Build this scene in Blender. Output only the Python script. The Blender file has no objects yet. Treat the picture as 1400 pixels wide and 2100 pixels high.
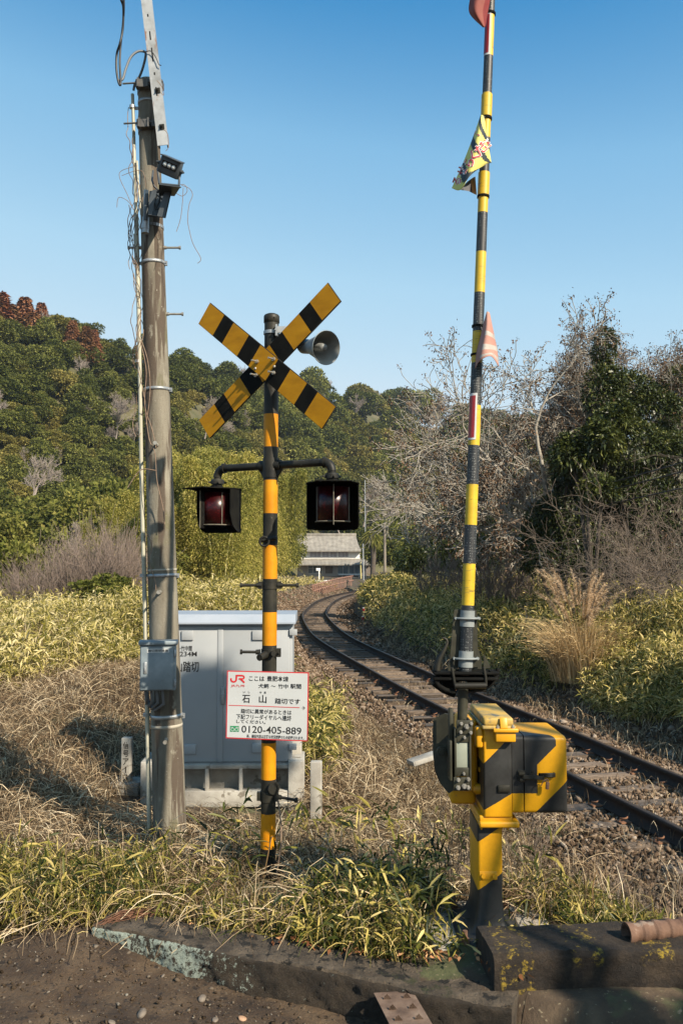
import bpy, bmesh, math, random
import numpy as np
from mathutils import Vector, Matrix
sc = bpy.context.scene
C = bpy.context.collection
R = math.radians

# ------------------------------------------------------------ camera
EYE = 2.3
PITCH = R(3.5)
FPX = 1800.0
cam = bpy.data.cameras.new('camera'); camo = bpy.data.objects.new('camera', cam); C.objects.link(camo)
cam.sensor_fit = 'VERTICAL'; cam.sensor_height = 36.0; cam.lens = FPX / 2100 * 36.0
cam.clip_start = 0.05; cam.clip_end = 5000
camo.location = (0, 0, EYE); camo.rotation_euler = (R(90) + PITCH, 0, 0)
sc.camera = camo

# ------------------------------------------------------------ sky, sun, exposure
SUN_EL, SUN_AZ = R(36), R(44)          # azimuth measured from behind the camera towards the right
sdir = Vector((math.sin(SUN_AZ) * math.cos(SUN_EL), -math.cos(SUN_AZ) * math.cos(SUN_EL), math.sin(SUN_EL)))
w = bpy.data.worlds.new('World'); sc.world = w; w.use_nodes = True
nt = w.node_tree; nt.nodes.clear()
sky = nt.nodes.new('ShaderNodeTexSky'); sky.sky_type = 'NISHITA'; sky.sun_disc = False
sky.sun_elevation = SUN_EL; sky.sun_rotation = math.atan2(sdir.x, sdir.y)
sky.altitude = 50; sky.air_density = 1.3; sky.dust_density = 0.7; sky.ozone_density = 4.5
bg = nt.nodes.new('ShaderNodeBackground'); bg.inputs[1].default_value = 0.15
wo = nt.nodes.new('ShaderNodeOutputWorld')
sp = nt.nodes.new('ShaderNodeSeparateColor'); nt.links.new(sky.outputs[0], sp.inputs[0])
dv = nt.nodes.new('ShaderNodeMath'); dv.operation = 'DIVIDE'; nt.links.new(sp.outputs[0], dv.inputs[0]); dv.inputs[1].default_value = 2.5
tone = nt.nodes.new('ShaderNodeValToRGB'); cr_ = tone.color_ramp         # tone of the clear winter sky, zenith to horizon
tones_ = [(.15, (.10, .72, 1.85)), (.372, (.20, 1.06, 2.25)), (.476, (.86, 1.88, 2.92)), (.676, (1.58, 2.55, 3.32)), (.896, (2.05, 2.83, 3.40)), (1.0, (2.3, 2.95, 3.42))]
while len(cr_.elements) < len(tones_): cr_.elements.new(.5)
for e_, (p_, c_) in zip(cr_.elements, tones_): e_.position = p_; e_.color = (c_[0] / 3.5, c_[1] / 3.5, c_[2] / 3.5, 1)
nt.links.new(dv.outputs[0], tone.inputs[0])
cb = nt.nodes.new('ShaderNodeVectorMath'); cb.operation = 'SCALE'; cb.inputs['Scale'].default_value = 3.5; nt.links.new(tone.outputs[0], cb.inputs[0])
nt.links.new(cb.outputs[0], bg.inputs[0]); nt.links.new(bg.outputs[0], wo.inputs[0])
sun = bpy.data.lights.new('sun', 'SUN'); suno = bpy.data.objects.new('sun', sun); C.objects.link(suno)
sun.energy = 5.0; sun.angle = R(0.5); sun.color = (1.0, 0.88, 0.71)
suno.rotation_euler = (-sdir).to_track_quat('-Z', 'Y').to_euler()
suno.location = (20, -20, 30)
vs = sc.view_settings
vs.view_transform = 'Standard'; vs.look = 'None'; vs.exposure = 0.85; vs.gamma = 1.0
sc.cycles.max_bounces = 5; sc.cycles.diffuse_bounces = 2; sc.cycles.glossy_bounces = 2
sc.cycles.transmission_bounces = 3; sc.cycles.transparent_max_bounces = 4
sc.cycles.use_denoising = True
sc.cycles.caustics_reflective = False; sc.cycles.caustics_refractive = False

def W(px, py, Y):
    """the world point seen at photo pixel (px, py) whose distance ahead is Y"""
    u = (px - 700) / FPX; v = (1050 - py) / FPX
    yy = math.cos(PITCH) - v * math.sin(PITCH); zz = math.sin(PITCH) + v * math.cos(PITCH)
    s = Y / yy
    return Vector((u * s, Y, EYE + zz * s))

def on_plane(px, py, c, n):
    """the point of the plane (c, n) seen at a photo pixel"""
    e = Vector((0, 0, EYE)); d = W(px, py, 1.0) - e
    return e + d * ((Vector(c) - e).dot(n) / d.dot(n))
# ------------------------------------------------------------ naming helpers
def tag(o, label=None, cat=None, group=None, kind=None):
    if label: o['label'] = label
    if cat: o['category'] = cat
    if group: o['group'] = group
    if kind: o['kind'] = kind
    return o
def thing(name, loc, label, cat, group=None):
    o = bpy.data.objects.new(name, None); C.objects.link(o); o.location = loc
    o.empty_display_size = .1
    o['_org'] = tuple(loc)
    return tag(o, label, cat, group)
def org(o):
    while o is not None:
        if '_org' in o: return Vector(o['_org'])
        o = o.parent
    return Vector((0, 0, 0))
def copy_tree(o, parent=None):
    c = o.copy(); C.objects.link(c); c.parent = parent
    for ch in list(o.children):
        copy_tree(ch, c)
    return c

# ------------------------------------------------------------ materials
def nmat(name):
    m = bpy.data.materials.new(name); m.use_nodes = True
    t = m.node_tree; b = t.nodes['Principled BSDF']
    return m, t, b
def ramp(t, stops, interp='LINEAR'):
    r = t.nodes.new('ShaderNodeValToRGB'); cr = r.color_ramp; cr.interpolation = interp
    while len(cr.elements) < len(stops): cr.elements.new(0.5)
    for e, (p, c) in zip(cr.elements, stops):
        e.position = p; e.color = (*c, 1) if len(c) == 3 else c
    return r
def noise(t, scale, detail=6, rough=.6, vec=None, mapping=None):
    n = t.nodes.new('ShaderNodeTexNoise'); n.inputs['Scale'].default_value = scale
    n.inputs['Detail'].default_value = detail; n.inputs['Roughness'].default_value = rough
    if vec is None:
        tc = t.nodes.new('ShaderNodeTexCoord'); vec = tc.outputs['Object']
    if mapping:
        mp = t.nodes.new('ShaderNodeMapping'); mp.inputs['Scale'].default_value = mapping
        t.links.new(vec, mp.inputs[0]); vec = mp.outputs[0]
    t.links.new(vec, n.inputs['Vector'])
    return n
def surf(name, stops, scale=8, rough=.6, bump=.2, bscale=None, metal=0, mapping=None, spots=None, dist=.01, spec=None, coat=None):
    """surface whose colour wanders through `stops` by noise; spots=(colour, scale, threshold)"""
    m, t, b = nmat(name)
    n = noise(t, scale, mapping=mapping)
    k = len(stops)
    r = ramp(t, [(.3 + .4 * i / max(1, k - 1), c) for i, c in enumerate(stops)] if k > 1 else [(0, stops[0]), (1, stops[0])])
    t.links.new(n.outputs['Fac'], r.inputs[0]); col = r.outputs[0]
    for sp in (spots or []):
        c2, s2, th = sp[:3]
        n2 = noise(t, s2, mapping=sp[3] if len(sp) > 3 else None)
        r2 = ramp(t, [(th, (0, 0, 0)), (min(1, th + .05), (1, 1, 1))]); t.links.new(n2.outputs['Fac'], r2.inputs[0])
        mx = t.nodes.new('ShaderNodeMix'); mx.data_type = 'RGBA'
        t.links.new(r2.outputs[0], mx.inputs[0]); t.links.new(col, mx.inputs[6]); mx.inputs[7].default_value = (*c2, 1)
        col = mx.outputs[2]
    t.links.new(col, b.inputs['Base Color'])
    b.inputs['Roughness'].default_value = rough; b.inputs['Metallic'].default_value = metal
    if spec is not None: b.inputs['Specular IOR Level'].default_value = spec
    if bump:
        nb = noise(t, bscale or scale * 4, 8, .7)
        bm = t.nodes.new('ShaderNodeBump'); bm.inputs['Strength'].default_value = bump; bm.inputs['Distance'].default_value = dist
        t.links.new(nb.outputs['Fac'], bm.inputs['Height']); t.links.new(bm.outputs[0], b.inputs['Normal'])
    return m
def leafmat(name, stops, trans=.3, vary=.25, big=0.0, bigscale=.5, gloss=.0):
    """foliage: every leaf its own tone (attribute rnd), every plant a little different"""
    m, t, b = nmat(name); t.nodes.remove(b)
    out = t.nodes['Material Output']
    a = t.nodes.new('ShaderNodeAttribute'); a.attribute_name = 'rnd'
    fac = a.outputs['Fac']
    if big:
        tc = t.nodes.new('ShaderNodeTexCoord')
        n = noise(t, bigscale, 3, .5, vec=tc.outputs['Object'])
        ma = t.nodes.new('ShaderNodeMath'); ma.operation = 'MULTIPLY_ADD'
        t.links.new(n.outputs['Fac'], ma.inputs[0]); ma.inputs[1].default_value = big * 2; ma.inputs[2].default_value = -big
        ad = t.nodes.new('ShaderNodeMath'); ad.operation = 'ADD'; ad.use_clamp = True
        t.links.new(ma.outputs[0], ad.inputs[0]); t.links.new(fac, ad.inputs[1]); fac = ad.outputs[0]
    r = ramp(t, stops); t.links.new(fac, r.inputs[0])
    oi = t.nodes.new('ShaderNodeObjectInfo'); mr = t.nodes.new('ShaderNodeMapRange')
    mr.inputs[3].default_value = 1 - vary; mr.inputs[4].default_value = 1 + vary
    t.links.new(oi.outputs['Random'], mr.inputs[0])
    h = t.nodes.new('ShaderNodeHueSaturation'); t.links.new(mr.outputs[0], h.inputs['Value'])
    mh = t.nodes.new('ShaderNodeMapRange'); mh.inputs[3].default_value = .5 + .03 * vary * 4 / 4; mh.inputs[4].default_value = .5 - .05 * vary
    t.links.new(oi.outputs['Random'], mh.inputs[0]); t.links.new(mh.outputs[0], h.inputs['Hue'])
    t.links.new(r.outputs[0], h.inputs['Color'])
    d = t.nodes.new('ShaderNodeBsdfDiffuse'); tr = t.nodes.new('ShaderNodeBsdfTranslucent')
    t.links.new(h.outputs[0], d.inputs[0]); t.links.new(h.outputs[0], tr.inputs[0])
    mx = t.nodes.new('ShaderNodeMixShader'); mx.inputs[0].default_value = trans
    t.links.new(d.outputs[0], mx.inputs[1]); t.links.new(tr.outputs[0], mx.inputs[2])
    o = mx.outputs[0]
    if gloss:
        g = t.nodes.new('ShaderNodeBsdfGlossy'); g.inputs['Roughness'].default_value = .45
        g.inputs[0].default_value = (1, 1, 1, 1)
        m2 = t.nodes.new('ShaderNodeMixShader'); m2.inputs[0].default_value = gloss
        t.links.new(o, m2.inputs[1]); t.links.new(g.outputs[0], m2.inputs[2]); o = m2.outputs[0]
    t.links.new(o, out.inputs[0])
    return m
def halfplane_paint(name, ca, cb, regions, rough=.4, base='Object'):
    """paint ca, with cb wherever any region holds; region = list of (nx, ny, nz, c) meaning n.p < c (object space = world minus root)"""
    m, t, b = nmat(name)
    tc = t.nodes.new('ShaderNodeTexCoord')
    nz = noise(t, 30, 4)
    tot = None
    for reg in regions:
        prod = None
        for (nx, ny, nz_, c) in reg:
            dp = t.nodes.new('ShaderNodeVectorMath'); dp.operation = 'DOT_PRODUCT'
            t.links.new(tc.outputs['Object'], dp.inputs[0]); dp.inputs[1].default_value = (nx, ny, nz_)
            wob = t.nodes.new('ShaderNodeMath'); wob.operation = 'MULTIPLY_ADD'
            t.links.new(nz.outputs['Fac'], wob.inputs[0]); wob.inputs[1].default_value = .004; t.links.new(dp.outputs['Value'], wob.inputs[2])
            lt = t.nodes.new('ShaderNodeMath'); lt.operation = 'LESS_THAN'
            t.links.new(wob.outputs[0], lt.inputs[0]); lt.inputs[1].default_value = c + .002
            if prod is None: prod = lt
            else:
                mm = t.nodes.new('ShaderNodeMath'); mm.operation = 'MULTIPLY'
                t.links.new(prod.outputs[0], mm.inputs[0]); t.links.new(lt.outputs[0], mm.inputs[1]); prod = mm
        if tot is None: tot = prod
        else:
            mm = t.nodes.new('ShaderNodeMath'); mm.operation = 'MAXIMUM'
            t.links.new(tot.outputs[0], mm.inputs[0]); t.links.new(prod.outputs[0], mm.inputs[1]); tot = mm
    n2 = noise(t, 12, 8, .7); 
    ra = ramp(t, [(.35, tuple(x * .82 for x in ca)), (.65, ca)]); t.links.new(n2.outputs['Fac'], ra.inputs[0])
    rb = ramp(t, [(.35, cb), (.7, tuple(x * 1.8 + .006 for x in cb))]); t.links.new(n2.outputs['Fac'], rb.inputs[0])
    mx = t.nodes.new('ShaderNodeMix'); mx.data_type = 'RGBA'
    t.links.new(tot.outputs[0], mx.inputs[0]); t.links.new(ra.outputs[0], mx.inputs[6]); t.links.new(rb.outputs[0], mx.inputs[7])
    # specks of dirt
    n3 = noise(t, 160, 3, .8); r3 = ramp(t, [(.66, (1, 1, 1)), (.72, (.45, .38, .3))]); t.links.new(n3.outputs['Fac'], r3.inputs[0])
    m3 = t.nodes.new('ShaderNodeMix'); m3.data_type = 'RGBA'; m3.blend_type = 'MULTIPLY'; m3.inputs[0].default_value = .8
    t.links.new(mx.outputs[2], m3.inputs[6]); t.links.new(r3.outputs[0], m3.inputs[7])
    t.links.new(m3.outputs[2], b.inputs['Base Color']); b.inputs['Roughness'].default_value = rough; b.inputs['Specular IOR Level'].default_value = .3
    bm = t.nodes.new('ShaderNodeBump'); bm.inputs['Strength'].default_value = .08; bm.inputs['Distance'].default_value = .003
    t.links.new(n3.outputs['Fac'], bm.inputs['Height']); t.links.new(bm.outputs[0], b.inputs['Normal'])
    return m

# ------------------------------------------------------------ mesh builder (world coordinates)
def frame(d):
    d = Vector(d).normalized()
    a = Vector((0, 0, 1)) if abs(d.z) < .9 else Vector((1, 0, 0))
    x = a.cross(d).normalized(); y = d.cross(x)
    return x, y, d
class MB:
    def __init__(s): s.v = []; s.f = []; s.m = []; s.s = []
    def add(s, vs, fs, mi=0, smooth=False):
        b = len(s.v); s.v += [tuple(v) for v in vs]
        for f in fs:
            s.f.append(tuple(b + i for i in f)); s.m.append(mi); s.s.append(smooth)
        return s
    def box(s, c, size, rot=None, bevel=0, mi=0, seg=2):
        c = Vector(c); M = rot if rot is not None else Matrix.Identity(3)
        bm = bmesh.new(); bmesh.ops.create_cube(bm, size=1)
        for v in bm.verts: v.co = Vector((v.co.x * size[0], v.co.y * size[1], v.co.z * size[2]))
        if bevel: bmesh.ops.bevel(bm, geom=bm.edges[:], offset=bevel, segments=seg, affect='EDGES', profile=.5)
        bm.verts.index_update()
        s.add([c + M @ v.co for v in bm.verts], [[v.index for v in f.verts] for f in bm.faces], mi, bool(bevel))
        bm.free(); return s
    def cyl(s, p0, p1, r0, r1=None, n=14, caps=True, mi=0, sc2=(1, 1)):
        p0 = Vector(p0); p1 = Vector(p1); r1 = r0 if r1 is None else r1
        x, y, d = frame(p1 - p0)
        ring = [(math.cos(2 * math.pi * i / n), math.sin(2 * math.pi * i / n)) for i in range(n)]
        vs = [p0 + (x * a * sc2[0] + y * b * sc2[1]) * r0 for a, b in ring] + [p1 + (x * a * sc2[0] + y * b * sc2[1]) * r1 for a, b in ring]
        s.add(vs, [(i, (i + 1) % n, n + (i + 1) % n, n + i) for i in range(n)], mi, True)
        if caps:
            s.add(vs[:n], [tuple(range(n))[::-1]], mi); s.add(vs[n:], [tuple(range(n))], mi)
        return s
    def tube(s, path, r, n=6, mi=0, caps=True):
        path = [Vector(p) for p in path]; k = len(path)
        rs = r if hasattr(r, '__len__') else [r] * k
        vs = []; px = None
        for i, p in enumerate(path):
            d = (path[min(i + 1, k - 1)] - path[max(i - 1, 0)])
            if d.length < 1e-9: d = Vector((0, 0, 1))
            d.normalize()
            if px is None: px, _, _ = frame(d)
            x = px - d * px.dot(d)
            if x.length < 1e-6: x, _, _ = frame(d)
            x.normalize(); y = d.cross(x); px = x
            for j in range(n):
                a = 2 * math.pi * j / n
                vs.append(p + (x * math.cos(a) + y * math.sin(a)) * rs[i])
        fs = [(i * n + j, i * n + (j + 1) % n, (i + 1) * n + (j + 1) % n, (i + 1) * n + j) for i in range(k - 1) for j in range(n)]
        s.add(vs, fs, mi, True)
        if caps: s.add(vs[:n], [tuple(range(n))[::-1]], mi); s.add(vs[-n:], [tuple(range(n))], mi)
        return s
    def lathe(s, prof, o, axis=(0, 0, 1), n=20, mi=0, sc2=(1, 1)):
        x, y, d = frame(axis); o = Vector(o); vs = []
        for (r, h) in prof:
            for j in range(n):
                a = 2 * math.pi * j / n
                vs.append(o + (x * math.cos(a) * sc2[0] + y * math.sin(a) * sc2[1]) * r + d * h)
        s.add(vs, [(i * n + j, i * n + (j + 1) % n, (i + 1) * n + (j + 1) % n, (i + 1) * n + j) for i in range(len(prof) - 1) for j in range(n)], mi, True)
        return s
    def prism(s, poly, o, ax, ay, depth, mi=0):
        """polygon (a, b) in the plane ax, ay at o, extruded by depth along ax x ay"""
        o = Vector(o); ax = Vector(ax); ay = Vector(ay); nn = ax.cross(ay).normalized()
        ar = sum(poly[i][0] * poly[(i + 1) % len(poly)][1] - poly[(i + 1) % len(poly)][0] * poly[i][1] for i in range(len(poly)))
        if ar < 0: poly = poly[::-1]
        k = len(poly)
        a = [o + ax * p[0] + ay * p[1] for p in poly]; b = [p + nn * depth for p in a]
        fs = [tuple(range(k))[::-1], tuple(range(k, 2 * k))] + [(i, (i + 1) % k, k + (i + 1) % k, k + i) for i in range(k)]
        if depth < 0: fs = [f[::-1] for f in fs]
        return s.add(a + b, fs, mi)
    def ball(s, c, r, n=8, mi=0, sq=(1, 1, 1), rot=None):
        c = Vector(c); vs = []; M = rot or Matrix.Identity(3)
        for i in range(1, n):
            th = math.pi * i / n
            for j in range(2 * n):
                ph = math.pi * j / n
                vs.append(c + M @ Vector((r * sq[0] * math.sin(th) * math.cos(ph), r * sq[1] * math.sin(th) * math.sin(ph), r * sq[2] * math.cos(th))))
        k = 2 * n
        fs = [(i * k + j, (i + 1) * k + j, (i + 1) * k + (j + 1) % k, i * k + (j + 1) % k) for i in range(n - 2) for j in range(k)]
        vs.append(c + M @ Vector((0, 0, r * sq[2]))); vs.append(c - M @ Vector((0, 0, r * sq[2]))); t = len(vs) - 2
        fs += [(t, j, (j + 1) % k) for j in range(k)] + [(t + 1, (n - 2) * k + (j + 1) % k, (n - 2) * k + j) for j in range(k)]
        return s.add(vs, fs, mi, True)
    def bolt(s, p, d, r=.01, h=.012, mi=0):
        d = Vector(d).normalized(); p = Vector(p)
        s.cyl(p, p + d * h, r, r, 6, mi=mi); s.cyl(p + d * h, p + d * h * 1.9, r * .5, r * .45, 8, mi=mi); return s
    def build(s, name, mats, parent=None, label=None):
        o0 = org(parent) if parent else Vector((0, 0, 0))
        me = bpy.data.meshes.new(name)
        me.from_pydata([(v[0] - o0.x, v[1] - o0.y, v[2] - o0.z) for v in s.v], [], s.f)
        for m in (mats if isinstance(mats, (list, tuple)) else [mats]): me.materials.append(m)
        me.polygons.foreach_set('material_index', s.m); me.polygons.foreach_set('use_smooth', s.s)
        me.update(); 
        o = bpy.data.objects.new(name, me); C.objects.link(o)
        if parent: o.parent = parent
        if label: o['label'] = label
        return o
def rotz(a): return Matrix.Rotation(a, 3, 'Z')
def basis(x, y, z): return Matrix((x, y, z)).transposed()

# ------------------------------------------------------------ numpy leaf meshes
def unit(a):
    return a / np.maximum(np.linalg.norm(a, axis=-1, keepdims=True), 1e-9)
def np_mesh(name, V, faces, rnd=None, mat=None, smooth=False, parent=None, mi=None):
    """faces: list of int arrays (n, k)"""
    me = bpy.data.meshes.new(name)
    me.vertices.add(len(V)); me.vertices.foreach_set('co', V.astype(np.float32).ravel())
    loops = np.concatenate([f.ravel() for f in faces]).astype(np.int32)
    tot = np.concatenate([np.full(len(f), f.shape[1], np.int32) for f in faces])
    start = np.concatenate([[0], np.cumsum(tot)[:-1]]).astype(np.int32)
    me.loops.add(len(loops)); me.loops.foreach_set('vertex_index', loops)
    me.polygons.add(len(tot)); me.polygons.foreach_set('loop_start', start); me.polygons.foreach_set('loop_total', tot)
    if smooth: me.polygons.foreach_set('use_smooth', np.ones(len(tot), bool))
    for m in (mat if isinstance(mat, (list, tuple)) else [mat]): me.materials.append(m)
    if mi is not None: me.polygons.foreach_set('material_index', mi.astype(np.int32))
    me.update(calc_edges=True)
    if rnd is not None:
        a = me.attributes.new('rnd', 'FLOAT', 'POINT'); a.data.foreach_set('value', rnd.astype(np.float32))
    o = bpy.data.objects.new(name, me); C.objects.link(o)
    if parent: o.parent = parent
    return o
def leaves(P, D, L, Wd, rg, bend=.3, long=False):
    """P base, D direction, L length, Wd width -> verts, faces, count per leaf"""
    n = len(P); D = unit(D)
    A = unit(np.cross(D, rg.normal(size=(n, 3)) * .6 + np.array([0, 0, 1.]))) ; 
    L = np.asarray(L)[:, None] * np.ones((n, 1)); Wd = np.asarray(Wd)[:, None] * np.ones((n, 1))
    dn = np.array([[0, 0, -1.]])
    if not long:
        mid = P + D * L * .45; tip = P + D * L + dn * L * bend
        V = np.stack([P, mid + A * Wd * .5, tip, mid - A * Wd * .5], 1).reshape(-1, 3)
        i = np.arange(n) * 4
        F = [np.stack([i, i + 1, i + 3], 1), np.stack([i + 1, i + 2, i + 3], 1)]
        return V, F, 4
    a = P + D * L * .28 + dn * L * bend * .05; b = P + D * L * .65 + dn * L * bend * .4; tip = P + D * L * .96 + dn * L * bend
    N = np.cross(A, D) * Wd * .18
    V = np.stack([P, a + A * Wd * .5 + N, b + A * Wd * .42 + N, tip, b - A * Wd * .42 + N, a - A * Wd * .5 + N, a, b], 1).reshape(-1, 3)
    i = np.arange(n) * 8
    F = [np.stack([i, i + 1, i + 6], 1), np.stack([i, i + 6, i + 5], 1), np.stack([i + 1, i + 2, i + 7, i + 6], 1), np.stack([i + 6, i + 7, i + 4, i + 5], 1),
         np.stack([i + 2, i + 3, i + 7], 1), np.stack([i + 7, i + 3, i + 4], 1)]
    return V, F, 8
def leaf_obj(name, P, D, L, Wd, rg, mat, rnd=None, bend=.3, long=False, parent=None):
    V, F, k = leaves(P, D, L, Wd, rg, bend, long)
    r = rg.random(len(P)) if rnd is None else rnd
    return np_mesh(name, V, F, np.repeat(np.clip(r, 0, 1), k), mat, parent=parent)
def blob_points(blobs, n, rg, shell=.3, zmin=-.6):
    """points scattered near the surface of ellipsoids (cx,cy,cz,rx,ry,rz); returns points and outward normals"""
    B = np.array(blobs, float); a = (B[:, 3] * B[:, 5]) ** 1.0; pr = a / a.sum()
    idx = rg.choice(len(B), n, p=pr); d = unit(rg.normal(size=(n, 3)))
    d[:, 2] = np.where(d[:, 2] < zmin, -d[:, 2], d[:, 2])
    rad = 1 - shell * rg.random(n) ** 1.5
    b = B[idx]
    P = b[:, :3] + d * b[:, 3:6] * rad[:, None]
    return P, unit(d / b[:, 3:6])
def strands(name, P, H, Lr, Zr, wd, rg, mat, seg=4, rnd=None, droop=0.0, parent=None):
    """curved blades: P base, H horizontal unit dir, Lr reach, Zr arc height"""
    n = len(P); t = np.linspace(0, 1, seg + 1); wd = np.full(n, wd)
    side = unit(np.cross(H, np.array([0, 0, 1.])) + rg.normal(0, .35, (n, 3)))
    curl = rg.normal(0, .25, (n, 1))
    V = []
    for k, tt in enumerate(t):
        c = P + H * (Lr * tt)[:, None] + side * (curl[:, 0] * Lr * tt * tt)[:, None]
        c[:, 2] += Zr * (4 * tt * (1 - tt)) * (1 - droop) + Zr * droop * (tt ** .6) * 1.0
        wv = side * (wd * (1 - .8 * tt))[:, None]
        wv[:, 2] += wd * .3
        V += [c - wv, c + wv]
    V = np.stack(V, 1).reshape(-1, 3); m = 2 * (seg + 1); i = np.arange(n) * m
    F = [np.stack([i + 2 * k, i + 2 * k + 1, i + 2 * k + 3, i + 2 * k + 2], 1) for k in range(seg)]
    r = rg.random(n) if rnd is None else rnd
    return np_mesh(name, V, F, np.repeat(r, m), mat, parent=parent)
def np_tubes(polys, n=4):
    """polys: list of (pts (k,3), radii (k)) -> V, F arrays"""
    VV = []; FF = []; off = 0; ang = 2 * np.pi * np.arange(n) / n; ca = np.cos(ang); sa = np.sin(ang)
    for pts, rs in polys:
        k = len(pts); d = np.gradient(pts, axis=0); d = unit(d)
        ref = np.array([0, 0, 1.]) if abs(d[0][2]) < .8 else np.array([1., 0, 0])
        x = unit(np.cross(d, ref)); y = np.cross(d, x)
        ring = pts[:, None, :] + (x[:, None, :] * ca[None, :, None] + y[:, None, :] * sa[None, :, None]) * rs[:, None, None]
        VV.append(ring.reshape(-1, 3))
        i = np.arange(k - 1)[:, None] * n; j = np.arange(n)[None, :]; j2 = (j + 1) % n
        FF.append(np.stack([i + j, i + j2, i + n + j2, i + n + j], -1).reshape(-1, 4) + off); off += k * n
    return np.concatenate(VV), [np.concatenate(FF)]
def grow(out, tips, p, d, L, r, lev, rg, seg=4, wob=.16, trop=.06, kids=(3, 4), ang=(.45, .95), ratio=(.55, .8), rmin=.003, taper=.55, start=.3):
    pts = [p]; dd = d
    for i in range(seg):
        dd = dd + rg.normal(0, wob, 3) + np.array([0, 0, trop]); dd = dd / np.linalg.norm(dd)
        pts.append(pts[-1] + dd * L / seg)
    pts = np.array(pts); rs = np.linspace(r, max(r * taper, rmin), seg + 1)
    out.append((pts, rs))
    if lev == 0: tips.append(pts[-1]); return
    k = rg.integers(kids[0], kids[1] + 1)
    for c in range(k):
        t = start + (1 - start) * (c + rg.random()) / k
        i = min(int(t * seg), seg - 1); q = pts[i] + (pts[i + 1] - pts[i]) * (t * seg - i)
        ax = unit(np.cross(dd, rg.normal(size=3))); a = rg.uniform(*ang)
        nd = dd * math.cos(a) + ax * math.sin(a)
        rr = max(r * (1 - (1 - taper) * t) * rg.uniform(.5, .7), rmin)
        grow(out, tips, q, nd, L * rg.uniform(*ratio), rr, lev - 1, rg, seg, wob * 1.05, trop, kids, ang, ratio, rmin, taper, start)
    grow(out, tips, pts[-1], dd, L * rg.uniform(*ratio), rs[-1], lev - 1, rg, seg, wob * 1.05, trop, kids, ang, ratio, rmin, taper, start)
def bare_mesh(name, out, mat, parent=None, n=4, rnd=False):
    V, F = np_tubes(out, n); return np_mesh(name, V, F, np.full(len(V), .5) if not rnd else None, mat, smooth=True, parent=parent)

# ------------------------------------------------------------ lettering
def text_parts(body, bold=0.0):
    c = bpy.data.curves.new('txt', 'FONT'); c.body = body; c.resolution_u = 3; c.offset = bold
    o = bpy.data.objects.new('txt', c); C.objects.link(o)
    dg = bpy.context.evaluated_depsgraph_get()
    m = bpy.data.meshes.new_from_object(o.evaluated_get(dg))
    V = [(v.co.x, v.co.y) for v in m.vertices]; F = [tuple(p.vertices) for p in m.polygons]
    bpy.data.objects.remove(o); bpy.data.curves.remove(c); bpy.data.meshes.remove(m)
    return V, F
def put_text(mb, body, box, O, ax, ay, lift, mi=0, bold=0.0, rot=0):
    """fit the text to box (x0, y0, x1, y1) in the plane O + ax*x + ay*y, lifted along ax x ay... towards the viewer"""
    V, F = text_parts(body, bold)
    if rot:
        ca, sa = math.cos(rot), math.sin(rot); V = [(x * ca - y * sa, x * sa + y * ca) for x, y in V]
    xs = [v[0] for v in V]; ys = [v[1] for v in V]
    x0, x1, y0, y1 = min(xs), max(xs), min(ys), max(ys)
    bx0, by0, bx1, by1 = box
    nn = Vector(ax).cross(Vector(ay)).normalized()
    out = []
    for x, y in V:
        a = bx0 + (x - x0) / max(x1 - x0, 1e-6) * (bx1 - bx0); b = by0 + (y - y0) / max(y1 - y0, 1e-6) * (by1 - by0)
        out.append(Vector(O) + Vector(ax) * a + Vector(ay) * b + nn * lift)
    mb.add(out, F, mi)
def stroke(mb, pts, wd, O, ax, ay, lift, mi=0):
    """flat stroke through 2-d points"""
    nn = Vector(ax).cross(Vector(ay)).normalized()
    P = [Vector((p[0], p[1])) for p in pts]; L = []; Rr = []
    for i, p in enumerate(P):
        a = P[max(i - 1, 0)]; b = P[min(i + 1, len(P) - 1)]; d = (b - a).normalized(); q = Vector((-d.y, d.x)) * wd / 2
        L.append(p + q); Rr.append(p - q)
    vs = [Vector(O) + Vector(ax) * q.x + Vector(ay) * q.y + nn * lift for q in L + Rr]; k = len(P)
    mb.add(vs, [(k + i, k + i + 1, i + 1, i) for i in range(k - 1)], mi)
def arc2(cx, cy, rx, ry, a0, a1, n=12):
    return [(cx + rx * math.cos(a0 + (a1 - a0) * i / n), cy + ry * math.sin(a0 + (a1 - a0) * i / n)) for i in range(n + 1)]
# ============================================================ SETTING
rg = np.random.default_rng(7)
# centre line of the track (x as a function of distance ahead)
TY = np.array([-40, -20, -5, 2, 8.0, 9.5, 12.4, 14.2, 17.5, 20, 23.24, 28.6, 35.4, 43.5, 48.5, 57, 65, 73.2, 82, 95])
TX = np.array([17.5, 11.0, 6.8, 4.95, 3.53, 3.19, 2.66, 2.28, 1.62, 1.18, .60, -.25, -.88, -1.33, -1.30, -1.08, -.53, .42, 2.0, 5.0])
def catmull(ys, xs, q):
    m = np.gradient(xs, ys); i = np.clip(np.searchsorted(ys, q) - 1, 0, len(ys) - 2)
    h = ys[i + 1] - ys[i]; t = (q - ys[i]) / h
    return ((2 * t**3 - 3 * t**2 + 1) * xs[i] + (t**3 - 2 * t**2 + t) * h * m[i] + (-2 * t**3 + 3 * t**2) * xs[i + 1] + (t**3 - t**2) * h * m[i + 1])
tq = np.linspace(-40, 94, 1200); tx = catmull(TY, TX, tq)
tx = np.convolve(np.pad(tx, 12, 'edge'), np.ones(25) / 25, 'valid')
tslope = np.gradient(tx, tq)
def track_d(x, y):
    """signed distance from the track's centre line, + to the right"""
    yc = np.clip(y, -39, 93); xx = np.interp(yc, tq, tx); s = np.interp(yc, tq, tslope)
    d = (x - xx) / np.sqrt(1 + s * s)
    return np.where(y > 94, np.abs(d) + (y - 94), d) if np.ndim(y) else d
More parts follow.
